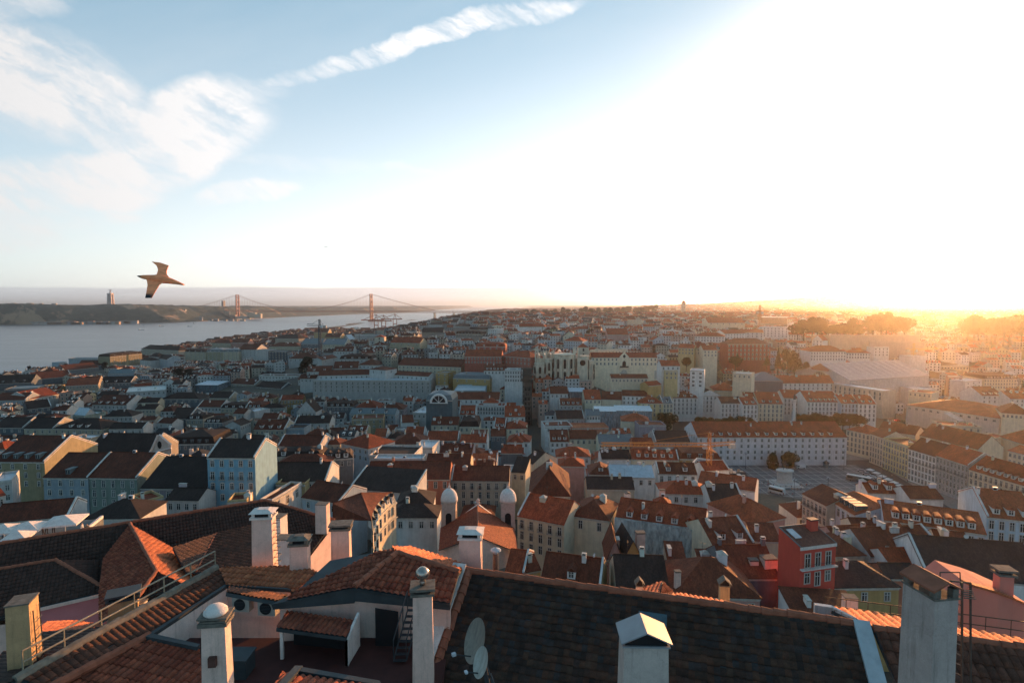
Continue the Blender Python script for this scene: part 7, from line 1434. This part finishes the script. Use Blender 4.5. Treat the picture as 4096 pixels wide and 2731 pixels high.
    ld = thing('iron_stair', tuple(pd(1620, 2600, 21.5)), 'black iron ladder stair with hoop rails beside the terrace door', 'stair'); b = MB(); p0, p1 = pd(1600, 2640, 21.3), pd(1655, 2440, 22.2)
    for o_ in (Vector((-.25, 0, 0)), Vector((.25, 0, 0))):
        b.tube(p0 + o_, p1 + o_, .03, 5); b.tube(p0 + o_ + Vector((0, 0, .8)), p1 + o_ + Vector((0, 0, .8)), .025, 5)
        for i in range(4): c = p0.lerp(p1, i / 3) + o_; b.tube(c, c + Vector((0, 0, .8)), .02, 4)
    for i in range(9): c = p0.lerp(p1, i / 8); b.slab([c + Vector((-.25, -.08, 0)), c + Vector((.25, -.08, 0)), c + Vector((.25, .08, 0)), c + Vector((-.25, .08, 0))], (0, 0, .02))
    kid(b.build('frame', IRON), ld)
    # ---- right-hand roof, lit along its back slope
    RR = thing('house', tuple(pz(3800, 2700, 90)), 'house with brown barrel tiled roof lit along its ridge at lower right', 'house')
    plR, pR = panel(RR, 'roof', [(3492, 2513), (4180, 2603), (4180, 2860), (3640, 2860)], [(3490, 2512, 20.4), (4096, 2592, 19.2), (3700, 2731, 18.5)], ((3490, 2512), (4096, 2592)), T_BROWN, pw=.30, cs=.48, amp=.085, seed=18)
    plS, pS = panel(RR, 'roof', [(3492, 2513), (4180, 2601), (4180, 2572), (3395, 2438), (3310, 2432)], [(3490, 2512, 20.4), (4096, 2590, 19.2), (3700, 2492, 21.6)], ((3490, 2512), (4096, 2592)), T_LIT, pw=.30, cs=.42, amp=.085, seed=19)
    ridge_caps(RR, hit(plR, 3492, 2513), hit(plR, 4180, 2603), MORTAR, .13)
    wall_drop(RR, [hit(plS, 3260, 2428) + Vector((0, 0, .1)), hit(plS, 3330, 2440) + Vector((0, 0, .12)), hit(plS, 3440, 2490) + Vector((0, 0, .06))], 2.5, Vector((.05, .2, 0)), PWHITE, 'end_wall')
    SB = thing('house', tuple(pd(3950, 2540, 24)), 'salmon pink rendered house end at the right edge', 'house'); tops = [pd(3812, 2392, 24.5), pd(3880, 2340, 24.2), pd(3995, 2374, 24.0), pd(4052, 2395, 24.0), pd(4150, 2440, 23.8)]; wall_drop(SB, tops, 5, Vector((.3, 2.5, 0)), SALMON)
    b = MB()
    for p, q in zip(tops[1:], tops[2:]): b.slab([p + Vector((-.05, -.08, 0)), q + Vector((0, -.08, 0)), q + Vector((.3, 2.4, -.35)), p + Vector((.3, 2.4, -.35))], (0, 0, .1))
    kid(b.build('roof', T_LIT), SB)
    rr = thing('railing', tuple(pd(3900, 2470, 22.5)), 'rusty two-bar railing crossing in front of the salmon house', 'railing'); b = MB(); A_, B_ = pd(3300, 2386, 24.5), pd(4150, 2492, 21.8)
    for dz in (0, -.38): b.tube(A_ + Vector((0, 0, dz)), B_ + Vector((0, 0, dz)), .022, 5)
    for i in range(10): c = A_.lerp(B_, i / 9); b.tube(c + Vector((0, 0, -.9)), c, .02, 4)
    kid(b.build('rail', simple('rusty_rail', (.10, .06, .04), .7, .4, 6)), rr)
    fr = thing('access_ladder', tuple(pd(3840, 2731, 14.6)), 'tall rusty access frame with rungs beside the massive chimney', 'ladder'); b = MB()
    for x, yt, d in ((3803, 2320, 15.2), (3848, 2328, 14.6), (3882, 2330, 15.4)): b.tube(pd(x, 2820, d), pd(x, yt, d), .03, 5)
    b.tube(pd(3803, 2322, 15.2), pd(3882, 2330, 15.4), .025, 5); b.tube(pd(3760, 2288, 18), pd(3840, 2288, 18), .02, 4); b.tube(pd(3760, 2288, 18), pd(3762, 2340, 18), .02, 4); b.tube(pd(3840, 2288, 18), pd(3842, 2340, 18), .02, 4)
    for i in range(11): y = 2360 + 40 * i; b.tube(pd(3803, y, 15.2), pd(3848, y + 22, 14.6), .016, 4)
    for i in range(5): b.tube(pd(3845 + 3 * i, 2358 + 8 * i, 15.0), pd(3890 + 3 * i, 2362 + 8 * i, 15.4), .018, 4)
    kid(b.build('frame', simple('rusty_frame', (.07, .055, .045), .7, .4, 6)), fr)
    # lit strip of roof beyond the dark ridge
    ls = thing('house', tuple(pz(2750, 2420, 92)), 'low house with bright lit tile strip beyond the dark ridge', 'house'); panel(ls, 'roof', [(2570, 2398), (2900, 2428), (2905, 2405), (2720, 2374), (2650, 2385)], [(2600, 2400, 30.0), (2900, 2426, 29.3), (2740, 2380, 32.2)], ((2600, 2400), (2900, 2426)), T_LIT, pw=.26, cs=.4, amp=.08, seed=20)
    pl_, pp_ = panel(ls, 'roof', [(2570, 2390), (2636, 2388), (2650, 2325), (2575, 2350)], [(2570, 2392, 32), (2640, 2388, 31.6), (2640, 2330, 33.6)], ((2570, 2392), (2640, 2388)), T_RED, pw=.24, cs=.4, amp=.07, seed=21); panel(ls, 'roof', [(2636, 2388), (2700, 2375), (2650, 2325)], [(2636, 2388, 31.7), (2700, 2375, 33.5), (2650, 2325, 33.4)], ((2636, 2388), (2700, 2375)), T_LIT, pw=.24, cs=.4, amp=.07, seed=22)
    b = MB(); q = [pd(2695, 2398, 29.9), pd(2868, 2418, 29.5), pd(2868, 2432, 29.0), pd(2692, 2408, 29.5)]; b.slab([v + Vector((0, 0, .12)) for v in q], (0, 0, .05)); kid(b.build('skylight_sheet', PWHITE), ls)
build_near()
def build_left_roofs():
    G = thing('church_block', tuple(pz(600, 2400, 76)), 'long dark tiled roof block with steep cross wings at lower left', 'church'); kw = dict(pw=.26, cs=.40, seg=4)
    R1, R2 = pd(-60, 2185, 43.6), pd(1060, 2002, 54.6); R2.z = R1.z = (R1.z + R2.z) / 2; u = (R2 - R1).normalized(); dn = Vector((u.y, -u.x, 0)); sl = dn * math.cos(R(27)) - Vector((0, 0, math.sin(R(27)))); pl = plane3(R1, R2, R1 + sl)
    pts = [hit(pl, *q) for q in ((-60, 2185), (1060, 2002), (1338, 2080), (1250, 2200), (900, 2400), (-60, 2480))]; kid(tile_panel('roof', pts, u, T_DARK, None, amp=.06, seed=30, **kw), G); ridge_caps(G, pts[0], pts[1], MORTAR, .16, .5); ridge_caps(G, pts[1], pts[2], MORTAR, .15, .5)
    kw['amp'] = .06
    plA, pA = panel(G, 'wing_roof', [(520, 2095), (625, 2285), (545, 2398), (395, 2492), (395, 2370), (412, 2235)], [(520, 2095, 48.4), (625, 2285, 40.8), (400, 2480, 36.5)], ((395, 2490), (545, 2395)), T_RED, seed=31, **kw)
    plB, pB = panel(G, 'wing_roof', [(520, 2095), (690, 2192), (778, 2300), (742, 2342), (625, 2285)], [(520, 2095, 48.4), (625, 2285, 40.8), (690, 2192, 46.4)], ((742, 2340), (778, 2300)), T_LIT, seed=32, **kw)
    panel(G, 'wing_roof', [(625, 2285), (742, 2342), (545, 2398)], [(625, 2285, 40.8), (742, 2340, 40.3), (560, 2400, 39)], ((545, 2398), (742, 2342)), T_DARK, seed=33, **kw)
    ridge_caps(G, hit(plA, 520, 2095), hit(plA, 625, 2285), MORTAR, .14, .4); ridge_caps(G, hit(plA, 625, 2285), hit(plA, 545, 2398), MORTAR, .14, .4)
    plC, pC = panel(G, 'wing_roof', [(-40, 2283), (220, 2240), (405, 2345), (400, 2372), (100, 2442), (-40, 2476)], [(0, 2275, 41.4), (220, 2240, 42.9), (250, 2405, 39.6)], ((100, 2442), (400, 2372)), T_DARK, seed=34, **kw); panel(G, 'wing_roof', [(220, 2240), (412, 2240), (405, 2345)], [(220, 2240, 42.9), (405, 2242, 44.6), (405, 2345, 41.4)], ((405, 2345), (412, 2240)), T_DARK, seed=35, **kw); ridge_caps(G, hit(plC, 220, 2240), hit(plC, 405, 2345), MORTAR, .14, .4); ridge_caps(G, hit(plC, -40, 2283), hit(plC, 220, 2240), MORTAR, .14, .4)
    wall_drop(G, [hit(plC, 60, 2452) + Vector((0, .25, -.12)), hit(plC, 400, 2374) + Vector((0, .25, -.12))], 3, Vector((-.1, .4, 0)), simple('rose_wall_paint', (.46, .17, .18), .9, .12, .8)); b = MB(); b.slab([hit(plC, 60, 2452), hit(plC, 400, 2374), hit(plC, 400, 2374) + Vector((0, -.1, 0)), hit(plC, 60, 2452) + Vector((0, -.1, 0))], (0, 0, -.22)); kid(b.build('cornice', PLAST), G)
    plD, pD = panel(G, 'wing_roof', [(690, 2190), (865, 2132), (785, 2285), (745, 2290)], [(700, 2185, 45), (865, 2132, 48), (785, 2285, 42)], ((690, 2240), (785, 2285)), T_DARK, seed=36, **kw); plE, pE = panel(G, 'wing_roof', [(865, 2132), (1015, 2097), (1015, 2330), (785, 2285)], [(865, 2132, 48), (1010, 2098, 50), (850, 2290, 42)], ((785, 2285), (1015, 2330)), T_BROWN, seed=37, **kw); ridge_caps(G, hit(plE, 865, 2132), hit(plE, 785, 2285), MORTAR, .08, .4, .0)
    b = MB(); hp = [hit(pl, *q) for q in ((-60, 2190), (1055, 2008), (1330, 2085), (1240, 2200), (900, 2395), (-60, 2470))]; b.add([v + Vector((0, 0, -.6)) for v in hp] + [Vector((v.x, v.y, 45)) for v in hp], [(i, (i + 1) % 6, 6 + (i + 1) % 6, 6 + i) for i in range(6)]); kid(b.build('wall', PLAST), G)
    # roof cafe with parasols
    zt = 81.6; T = thing('roof_terrace', tuple(pz(150, 2150, zt)), 'roof terrace of a cafe edged in white above the dark church roof', 'terrace'); A, B = pz(-80, 2198, zt), pz(335, 2134, zt); v = Vector((-.25, .97, 0)) * 5.5; b = MB(); b.slab([A, B, B + v, A + v], (0, 0, -30)); kid(b.build('deck', simple('deck_floor', (.10, .11, .11), .8, .3)), T); b = MB(); u2 = (B - A).normalized(); b.slab([A, B, B + v * .06, A + v * .06], (0, 0, .35)); b.slab([B, B + v, B + v - u2 * .3, B - u2 * .3], (0, 0, .35)); kid(b.build('parapet', PWHITE), T)
    for i, (x, y, s) in enumerate(((20, 2150, 3.0), (118, 2140, 3.2), (262, 2112, 3.8), (75, 2180, 2.6))):
        c = pz(x, y + 28, zt); t = thing('parasol', tuple(c), ('white square parasol at the far left of the roof cafe', 'white square parasol second from the left on the roof cafe', 'largest white square parasol on the roof cafe', 'small white parasol by the roof cafe parapet')[i], 'parasol', rz=.3); b = MB(); k = s / 2; b.add([(-k, -k, 1.9), (k, -k, 1.9), (k, k, 1.9), (-k, k, 1.9), (0, 0, 2.6)], [(0, 1, 4), (1, 2, 4), (2, 3, 4), (3, 0, 4)]); b.box(-k, -k - .01, 1.72, k, -k + .01, 1.9); b.box(-k - .01, -k, 1.72, -k + .01, k, 1.9); b.box(k - .01, -k, 1.72, k + .01, k, 1.9); b.build('canopy', PWHITE, t); b = MB(); b.tube((0, 0, 0), (0, 0, 2.5), .04, 6); b.build('pole', WHITE, t)
    for i, (x, y) in enumerate(((12, 2112), (80, 2098), (132, 2094), (172, 2098), (188, 2090), (215, 2092), (235, 2160), (330, 2100), (160, 2162), (350, 2104))): person(pz(x, y + 44, zt), i, 'person in %s among the parasols of the roof cafe', 'guests on the roof cafe')
    for i, (x, y) in enumerate(((230, 2150), (285, 2140), (150, 2170), (310, 2128), (60, 2165))):
        t = thing('cafe_table', tuple(pz(x, y + 20, zt)), 'small pale cafe table between the white parasols', 'table', 'tables on the roof cafe'); b = MB(); b.lathe([(.45, .70), (.45, .74)], (0, 0, 0), 12); b.build('table_top', WHITE, t); b = MB(); b.tube((0, 0, 0), (0, 0, .7), .04, 6); b.lathe([(.25, 0), (.2, .03)], (0, 0, 0), 8); b.build('leg', IRON, t)
    # twin-towered church
    C = thing('church', tuple(pd(1912, 2230, 140.0)), 'small church with red gabled roof between two white domed belfries', 'church'); zr = pd(1910, 2022, 151.2).z; Rf = pd(1910, 2022, 151.2); Rn = pz(1912, 2145, zr); an = (Rf, Rn, pd(1762, 2108, 151.2)); pl = plane3(*an); pts = [hit(pl, *q) for q in ((1910, 2022), (1912, 2145), (1755, 2200), (1762, 2110))]; kid(tile_panel('roof', pts, Rn - Rf, T_RED, None, pw=.3, cs=.5, amp=.05, seg=3, seed=40), C)
    pl = plane3(Rf, Rn, pd(2058, 2108, 151.2)); pts = [hit(pl, *q) for q in ((1910, 2022), (1912, 2145), (2070, 2208), (2058, 2108))]; kid(tile_panel('roof', pts, Rn - Rf, T_RED, None, pw=.3, cs=.5, amp=.05, seg=3, seed=41), C); ridge_caps(C, Rf, Rn, MORTAR, .2, .6)
    lo = 12; wall_drop(C, [pz(1752, 2198, zr - 6.5), Rn - Vector((0, 0, .3)), pz(2072, 2206, zr - 6.5)], 3, Vector((0, .4, 0)), PLAST, 'gable_wall')
    b = MB(); fy = Vector((0, .8, 0)); prof = [(1822, 2110), (1830, 2084), (1850, 2072), (1858, 2056), (1912, 2016), (1966, 2056), (1976, 2072), (2000, 2082), (2008, 2110)]; b.slab([pd(x, y, 152.0) for x, y in prof], fy); kid(b.build('facade_crest', PWHITE), C); b = MB(); p = pd(1912, 2018, 152.6); b.box(p.x - .4, p.y - .3, p.z, p.x + .4, p.y + .3, p.z + .9); b.lathe([(.35, .9), (.5, 1.2), (.2, 1.7)], tuple(p), 8); kid(b.build('finial', PLAST), C)
    for xc in (1795, 2032):
        o = pd(xc, 2125, 150.5); w = 1.9; zb = pd(xc, 2012, 150.5).z; b = MB(); b.box(o.x - w, o.y, o.z - 8, o.x + w, o.y + 2 * w, zb); b.box(o.x - w - .12, o.y - .12, zb - .3, o.x + w + .12, o.y + 2 * w + .12, zb); b.box(o.x - w - .1, o.y - .1, o.z + .3, o.x + w + .1, o.y + 2 * w + .1, o.z + .55); tw = kid(b.build('belfry', simple('rose_limestone', (.44, .34, .29), .9, .2, 1.5)), C)
        b = MB(); h0 = o.z + 1.7; pts = [(-.8, h0), (.8, h0)] + [(.8 * math.cos(math.pi * i / 8), h0 + 2.6 + .8 * math.sin(math.pi * i / 8)) for i in range(9)]; b.poly(*[(o.x + a, o.y - .04, z) for a, z in pts]); b.poly(*[(o.x + w + .04, o.y + w + a, z) for a, z in pts]) if xc < 2000 else b.poly(*[(o.x - w - .04, o.y + w - a, z) for a, z in pts]); kid(b.build('belfry_opening', DARK), C)
        b = MB(); b.lathe([(2.35, 0), (2.3, .7), (2.2, 1.3), (1.95, 2.1), (1.4, 2.9), (.7, 3.4), (.3, 3.6)], (o.x, o.y + w, zb), 16); kid(b.build('dome', PWHITE, smooth=True), C); b = MB(); b.lathe([(.35, 3.5), (.4, 3.9), (.2, 4.2), (.1, 5.0)], (o.x, o.y + w, zb), 8); kid(b.build('finial', PLAST), C)
    # curved mansard building
    M = thing('corner_house', tuple(pz(1500, 2080, 40)), 'curved corner house with dark mansard and a row of white dormers', 'house'); arc = [(1584, 1990), (1566, 2000), (1546, 2016), (1526, 2036), (1510, 2058), (1498, 2082), (1492, 2112)]; ze = 58.0; P = [pz(x, y + 16, ze) for x, y in arc]; cen = pz(1380, 2010, ze); tops = [p + (cen - p).normalized() * .9 + Vector((0, 0, 2.6)) for p in P]
    b = MB()
    for p, q in zip(P, P[1:]): b.poly(p, q, Vector((q.x, q.y, 25)), Vector((p.x, p.y, 25))); o_ = (p - cen).normalized() * .3; b.slab([p + o_, q + o_, q + o_ - Vector((0, 0, .5)), p + o_ - Vector((0, 0, .5))], -o_ * .9); b.slab([p + o_ * 1.6 - Vector((0, 0, 4)), q + o_ * 1.6 - Vector((0, 0, 4)), q + o_ * 1.6 - Vector((0, 0, 4.2)), p + o_ * 1.6 - Vector((0, 0, 4.2))], -o_ * 1.8)
    kid(b.build('wall', WALL, color=WC['cream']), M); b = MB()
    for p, q, a, c in zip(P, P[1:], tops, tops[1:]): b.slab([p, q, c, a], (cen - p).normalized() * .2)
    mr = kid(b.build('mansard', SLATE), M); ap = pz(1445, 1968, 63.0); ap2 = pz(1330, 2010, 62.5); b = MB()
    for a, c in zip(tops, tops[1:]): b.slab([a, c, ap], (0, 0, -.15))
    low = pz(1330, 2075, 59); b.slab([tops[-1], low, ap2, ap], (0, 0, -.2)); kid(b.build('roof', ROOF, color=RC['brown']), M)
    for i, (p, q) in enumerate(zip(P, P[1:])):
        m_ = (p + q) / 2; n = (m_ - cen); n.z = 0; n.normalize(); o = obj('dormer', DORM, None, m_ - n * .15 + Vector((0, 0, .3)), RC['dark'], rz=math.atan2(n.x, -n.y)); o.scale = (.75, .5, .95); kid(o, mr)
        for k in (1, 2): w_ = obj('window', WIN['tall'], None, m_ + n * .02 - Vector((0, 0, 3.4 * k - .4)), rz=math.atan2(n.x, -n.y)); w_.scale = (.85, 1, .85); kid(w_, M)
    # the red house
    ze = 61.7; A, B = pz(3202, 2190, ze), pz(3344, 2172, ze); u = (B - A).normalized(); w = (B - A).length; v = Vector((-u.y, u.x, 0)); h = 24; Rr = thing('house', tuple((A + B) / 2 - Vector((0, 0, h))), 'bright red narrow house with sloping brown roof and white-framed windows', 'house', rz=math.atan2(u.y, u.x)); dpt = 6.2; rise = 1.7; X = w / 2; b = MB()
    b.poly((-X, 0, -3), (X, 0, -3), (X, 0, h), (-X, 0, h)); b.poly((X, 0, -3), (X, dpt, -3), (X, dpt, h + rise), (X, 0, h)); b.poly((-X, dpt, -3), (-X, 0, -3), (-X, 0, h), (-X, dpt, h + rise)); b.poly((X, dpt, -3), (-X, dpt, -3), (-X, dpt, h + rise), (X, dpt, h + rise)); b.build('wall', simple('vermilion_paint', (.50, .07, .05), .85, .10, 1.0, stretch=(1, 1, .4)), Rr); b = MB(); b.slab([(-X + .1, -.1, h + .02), (X - .1, -.1, h + .02), (X - .1, dpt - .1, h + rise), (-X + .1, dpt - .1, h + rise)], (0, 0, .1)); rf = b.build('roof', ROOF, Rr, color=(.11, .045, .033)); b = MB(); b.slab([(-X - .05, -.15, h), (-X + .12, -.15, h), (-X + .12, dpt, h + rise), (-X - .05, dpt, h + rise)], (0, 0, .22)); b.slab([(X - .12, -.15, h), (X + .05, -.15, h), (X + .05, dpt, h + rise), (X - .12, dpt, h + rise)], (0, 0, .22)); b.box(-X, dpt - .15, h + rise, X, dpt + .05, h + rise + .3); b.build('verge', SLATE, Rr); b = MB(); b.box(-X - .08, -.2, h - .55, X + .08, -.002, h + .08); b.build('cornice', PWHITE, Rr)
    b = MB(); b.box(X - 2.7, dpt * .62, h + 1, X - .9, dpt * .62 + 1.3, h + rise + 1.7); b.box(X - 2.8, dpt * .62 - .1, h + rise + 1.7, X - .8, dpt * .62 + 1.4, h + rise + 1.95, 1); b.build('chimney', [bpy.data.materials['vermilion_paint'], TRIM], rf); b = MB(); k = rise / dpt; b.slab([(-X + .9, 2.4, h + k * 2.4 + .15), (-X + 2.4, 2.4, h + k * 2.4 + .15), (-X + 2.4, 5.2, h + k * 5.2 + .15), (-X + .9, 5.2, h + k * 5.2 + .15)], (0, 0, .12)); b.build('skylight', ZINC, rf)
    for j in range(4):
        for i in range(3):
            x = -X + w * (.21 + .29 * i); tall = j == 0 or (j == 1 and i == 1) or j > 2; z = h - 4.2 - 4.0 * j - (0 if tall else -.7); ww = obj('window', WIN['tall' if tall else 'plain'], Rr, (x, 0, z)); ww.scale = (1.05, 1, 1.15)
    b = MB(); b.box(-X, -.75, h - 4.6, X, -.005, h - 4.35); b.build('balcony_slab', PWHITE, Rr); b = MB(); b.box(-X, -.74, h - 3.42, X, -.70, h - 3.36)
    for i in range(30): x = -X + .05 + (w - .1) * i / 29; b.box(x - .012, -.73, h - 4.35, x + .012, -.71, h - 3.4)
    b.build('balcony_rail', IRON, Rr)
    # pediment of the dark church at left
    o = cp('5', 1365, 690); F_ = thing('pediment_church', tuple(pz(*cp('5', 1370, 690), 44)), 'pale stone church front with pediment and oval window', 'church'); Fd = 232; q = [cp('5', *k) for k in ((1280, 680), (1345, 520), (1362, 510), (1380, 530), (1462, 600), (1470, 720), (1290, 720))]; b = MB(); b.slab([pd(x, y, Fd) for x, y in q], (-.6, 1.2, 0)); kid(b.build('wall', STONE), F_); b = MB(); c = pd(*cp('5', 1364, 596), Fd - .1); b.poly(*[(c.x + .9 * math.cos(a * .524), c.y, c.z + 1.6 * math.sin(a * .524)) for a in range(12)]); kid(b.build('oval_window', DARK), F_); b = MB()
    for p1_, p2_ in (((1280, 672), (1350, 515)), ((1362, 508), (1465, 598)), ((1290, 668), (1466, 625))): b.tube(pd(*cp('5', *p1_), Fd - .2), pd(*cp('5', *p2_), Fd - .2), .45, 4)
    kid(b.build('cornice', PWHITE), F_)
build_left_roofs()
def build_gull():
    D = 7.0
    def P(x, y, d=0): return pd(x, y, D + d)
    V = [P(548, 1104), P(572, 1108), P(600, 1110), P(640, 1116), P(676, 1122), P(712, 1132), P(738, 1140)]; Rd = [.005, .027, .036, .054, .044, .022, (.040, .008)]
    me = skinmesh('gull_body', V, [(i, i + 1) for i in range(6)], Rd, [], 2, 3)
    def wing(pts, th):
        b = MB(); b.slab(pts, th); return b
    tmp = bpy.data.objects.new('t', me); COL.objects.link(tmp); bm = bmesh.new(); bm.from_mesh(me)
    up = [(612, 1114, 0), (628, 1094, .06), (632, 1078, .12), (626, 1062, .18), (606, 1046, .24), (640, 1050, .24), (676, 1062, .22), (668, 1082, .14), (668, 1098, .06), (684, 1118, 0)]; lo = [(586, 1116, 0), (590, 1140, -.08), (586, 1165, -.17), (580, 1192, -.26), (608, 1192, -.24), (626, 1160, -.14), (640, 1138, -.06), (668, 1124, -.01)]
    for w in (up, lo):
        n = len(w); a = [bm.verts.new(P(x, y, d - .012)) for x, y, d in w]; c = [bm.verts.new(P(x, y, d + .012)) for x, y, d in w]; bm.faces.new(a); bm.faces.new(c[::-1])
        for i in range(n): bm.faces.new((a[i], a[(i + 1) % n], c[(i + 1) % n], c[i]))
    bmesh.ops.recalc_face_normals(bm, faces=bm.faces[:]); bm.to_mesh(me); bm.free(); r = tmp.modifiers.new('r', 'REMESH'); r.mode = 'VOXEL'; r.voxel_size = .005; s = tmp.modifiers.new('s', 'SMOOTH'); s.iterations = 2
    dg = bpy.context.evaluated_depsgraph_get(); out = bpy.data.meshes.new_from_object(tmp.evaluated_get(dg)); bpy.data.objects.remove(tmp); out.name = 'seagull'; out.materials.clear()
    m, N = mat('sunlit_gull_plumage'); p = N.node('ShaderNodeNewGeometry').outputs['Position']; tip = P(590, 1192, -.24); k = N.ramp(N.v('DISTANCE', p, tuple(tip)), .03, .10, 1, 0); bill = N.ramp(N.v('DISTANCE', p, tuple(P(545, 1103))), .04, .09, 1, 0); n = N.noise(N.v('MULTIPLY', p, (10, 10, 30)), 1, 3, .6)
    finish(N, N.mix(N.m('MAXIMUM', k, bill), N.v('SCALE', (.95, .30, .13), scale=N.ramp(n, .3, .7, .8, 1.15)), (.02, .02, .025)), .8); out.materials.append(m); out.polygons.foreach_set('use_smooth', [True] * len(out.polygons))  # warm sunlight put into the plumage colour of a white gull
    c = P(640, 1116); o = obj('seagull', out); 
    for v in out.vertices: v.co -= c
    o.location = c; tag(o, 'sun-tinted seagull in flight with raised wing and dark wing tip', 'bird')
build_gull()
def build_labels():
    LM = ((527, 390, 'lift tower'), (556, 370, 'ruined church'), (625, 378, 'long barracks'), (478, 530, 'twin-domed church'), (808, 580, 'bright red house'), (786, 470, 'rider statue'), (708, 480, 'orange crane'), (372, 395, 'long white store'), (950, 412, 'theatre'), (835, 372, 'railway hall'),
          (794, 405, 'white column'), (321, 352, 'dark crane'), (168, 440, 'pediment church'), (440, 396, 'arched slate block'), (384, 345, 'pale belfry'), (375, 320, 'bridge tower'), (658, 535, 'netted front'), (390, 520, 'curved mansard house'), (60, 530, 'white parasols'), (735, 355, 'red arcaded block'))
    num = {1: 'one dormer', 2: 'two dormers', 3: 'three dormers', 4: 'four dormers', 5: 'five dormers', 6: 'six dormers', 7: 'seven dormers', 8: 'eight dormers', 9: 'nine dormers', 14: 'many dormers'}
    od = ('closest', 'second closest', 'third closest', 'fourth closest', 'fifth closest', 'sixth closest', 'seventh closest', 'eighth closest', 'ninth closest', 'tenth closest')
    kw = dict(g='gabled', h='hipped', f='end gabled', s='sloping', m='mansard', t='flat'); G = {}
    for H_ in HOUSES:
        r = H_['root']
        if H_['lab']: tag(r, H_['lab'], H_['cat']); continue
        x, y = H_['sx'] / 4, H_['sy'] / 4; lm = min(LM, key=lambda q: math.hypot(q[0] - x, (q[1] - y) * 1.3)); dx, dy = x - lm[0], y - lm[1]
        h = 'right' if dx > 0 else 'left'; v = 'below' if dy > 0 else 'above'
        dr = (h + ' of') if abs(dx) > 2.2 * abs(dy) else (v if abs(dy) > 2.2 * abs(dx) else v + ' and ' + h + ' of')
        big = H_['w'] > 30; noun = 'block' if big else 'house'
        desc = '%s %s, %s %s roof' % (H_['wc'], noun, RCN_(H_['rc']), kw[H_['kind']]); dm = num.get(H_['dm'], '')
        G.setdefault((desc, dm, dr, lm[2]), []).append((math.hypot(dx, dy), H_))
        r.name = 'apartment_block' if big else 'house'; tag(r, None, 'apartment block' if big else 'house')
    for (desc, dm, dr, lm), L in G.items():
        L.sort(key=lambda q: q[0])
        for i, (q, H_) in enumerate(L):
            l = desc + (', ' + dm if dm else '') + ', ' + ((od[i] + ' ') if len(L) > 1 else '') + dr + ' the ' + lm
            if len(l.split()) > 16: l = desc + ', ' + ((od[i] + ' ') if len(L) > 1 else '') + dr + ' the ' + lm
            tag(H_['root'], l)
def RCN_(s): return s
def build_plane():
    c = pd(1305, 988, 5200); r = thing('airliner', tuple(c), 'tiny distant airliner crossing the pale sky', 'airplane', rz=R(10)); b = MB(); b.tube((-16, 0, 0), (14, 0, 0), 1.9, 8); b.tube((14, 0, 0), (18, 0, -.3), 1.9, 8, .4); b.tube((-16, 0, 0), (-20, 0, .8), 1.9, 8, .4); b.build('fuselage', SLATE, r); b = MB()
    for s in (-1, 1): b.slab([(3, 0, -.6), (-2, 0, -.6), (-7, s * 15, .6), (-5, s * 15, .6)], (0, 0, .4)); b.slab([(-16, 0, .6), (-19, 0, .6), (-20, s * 6, .9), (-19, s * 6, .9)], (0, 0, .3))
    b.slab([(-15, -.15, 1), (-19, -.15, 1), (-20.5, -.15, 6.5), (-18.5, -.15, 6.5)], (0, .3, 0)); b.build('wing', SLATE, r)
build_plane()
build_labels()
# ------------------------------------------------------------------ the evening air
def build_haze():
    m = bpy.data.materials.new('evening_haze'); m.use_nodes = True; t = m.node_tree; t.nodes.clear()
    v = t.nodes.new('ShaderNodeVolumePrincipled'); o = t.nodes.new('ShaderNodeOutputMaterial')
    v.inputs['Color'].default_value = (0.93, 0.93, 0.95, 1); v.inputs['Density'].default_value = 5.5e-5; v.inputs['Anisotropy'].default_value = 0.87
    t.links.new(v.outputs[0], o.inputs['Volume'])
    b = MB(); b.box(-66000, -3000, -260, 66000, 66000, 330)
    tag(b.build('haze', m), kind='stuff', label='warm evening haze lying over the whole city and river', cat='haze')
build_haze()
S.cycles.use_denoising = True
S.cycles.volume_bounces = 0; S.cycles.max_bounces = 5; S.cycles.diffuse_bounces = 3; S.cycles.glossy_bounces = 2
S.cycles.caustics_reflective = False; S.cycles.caustics_refractive = False
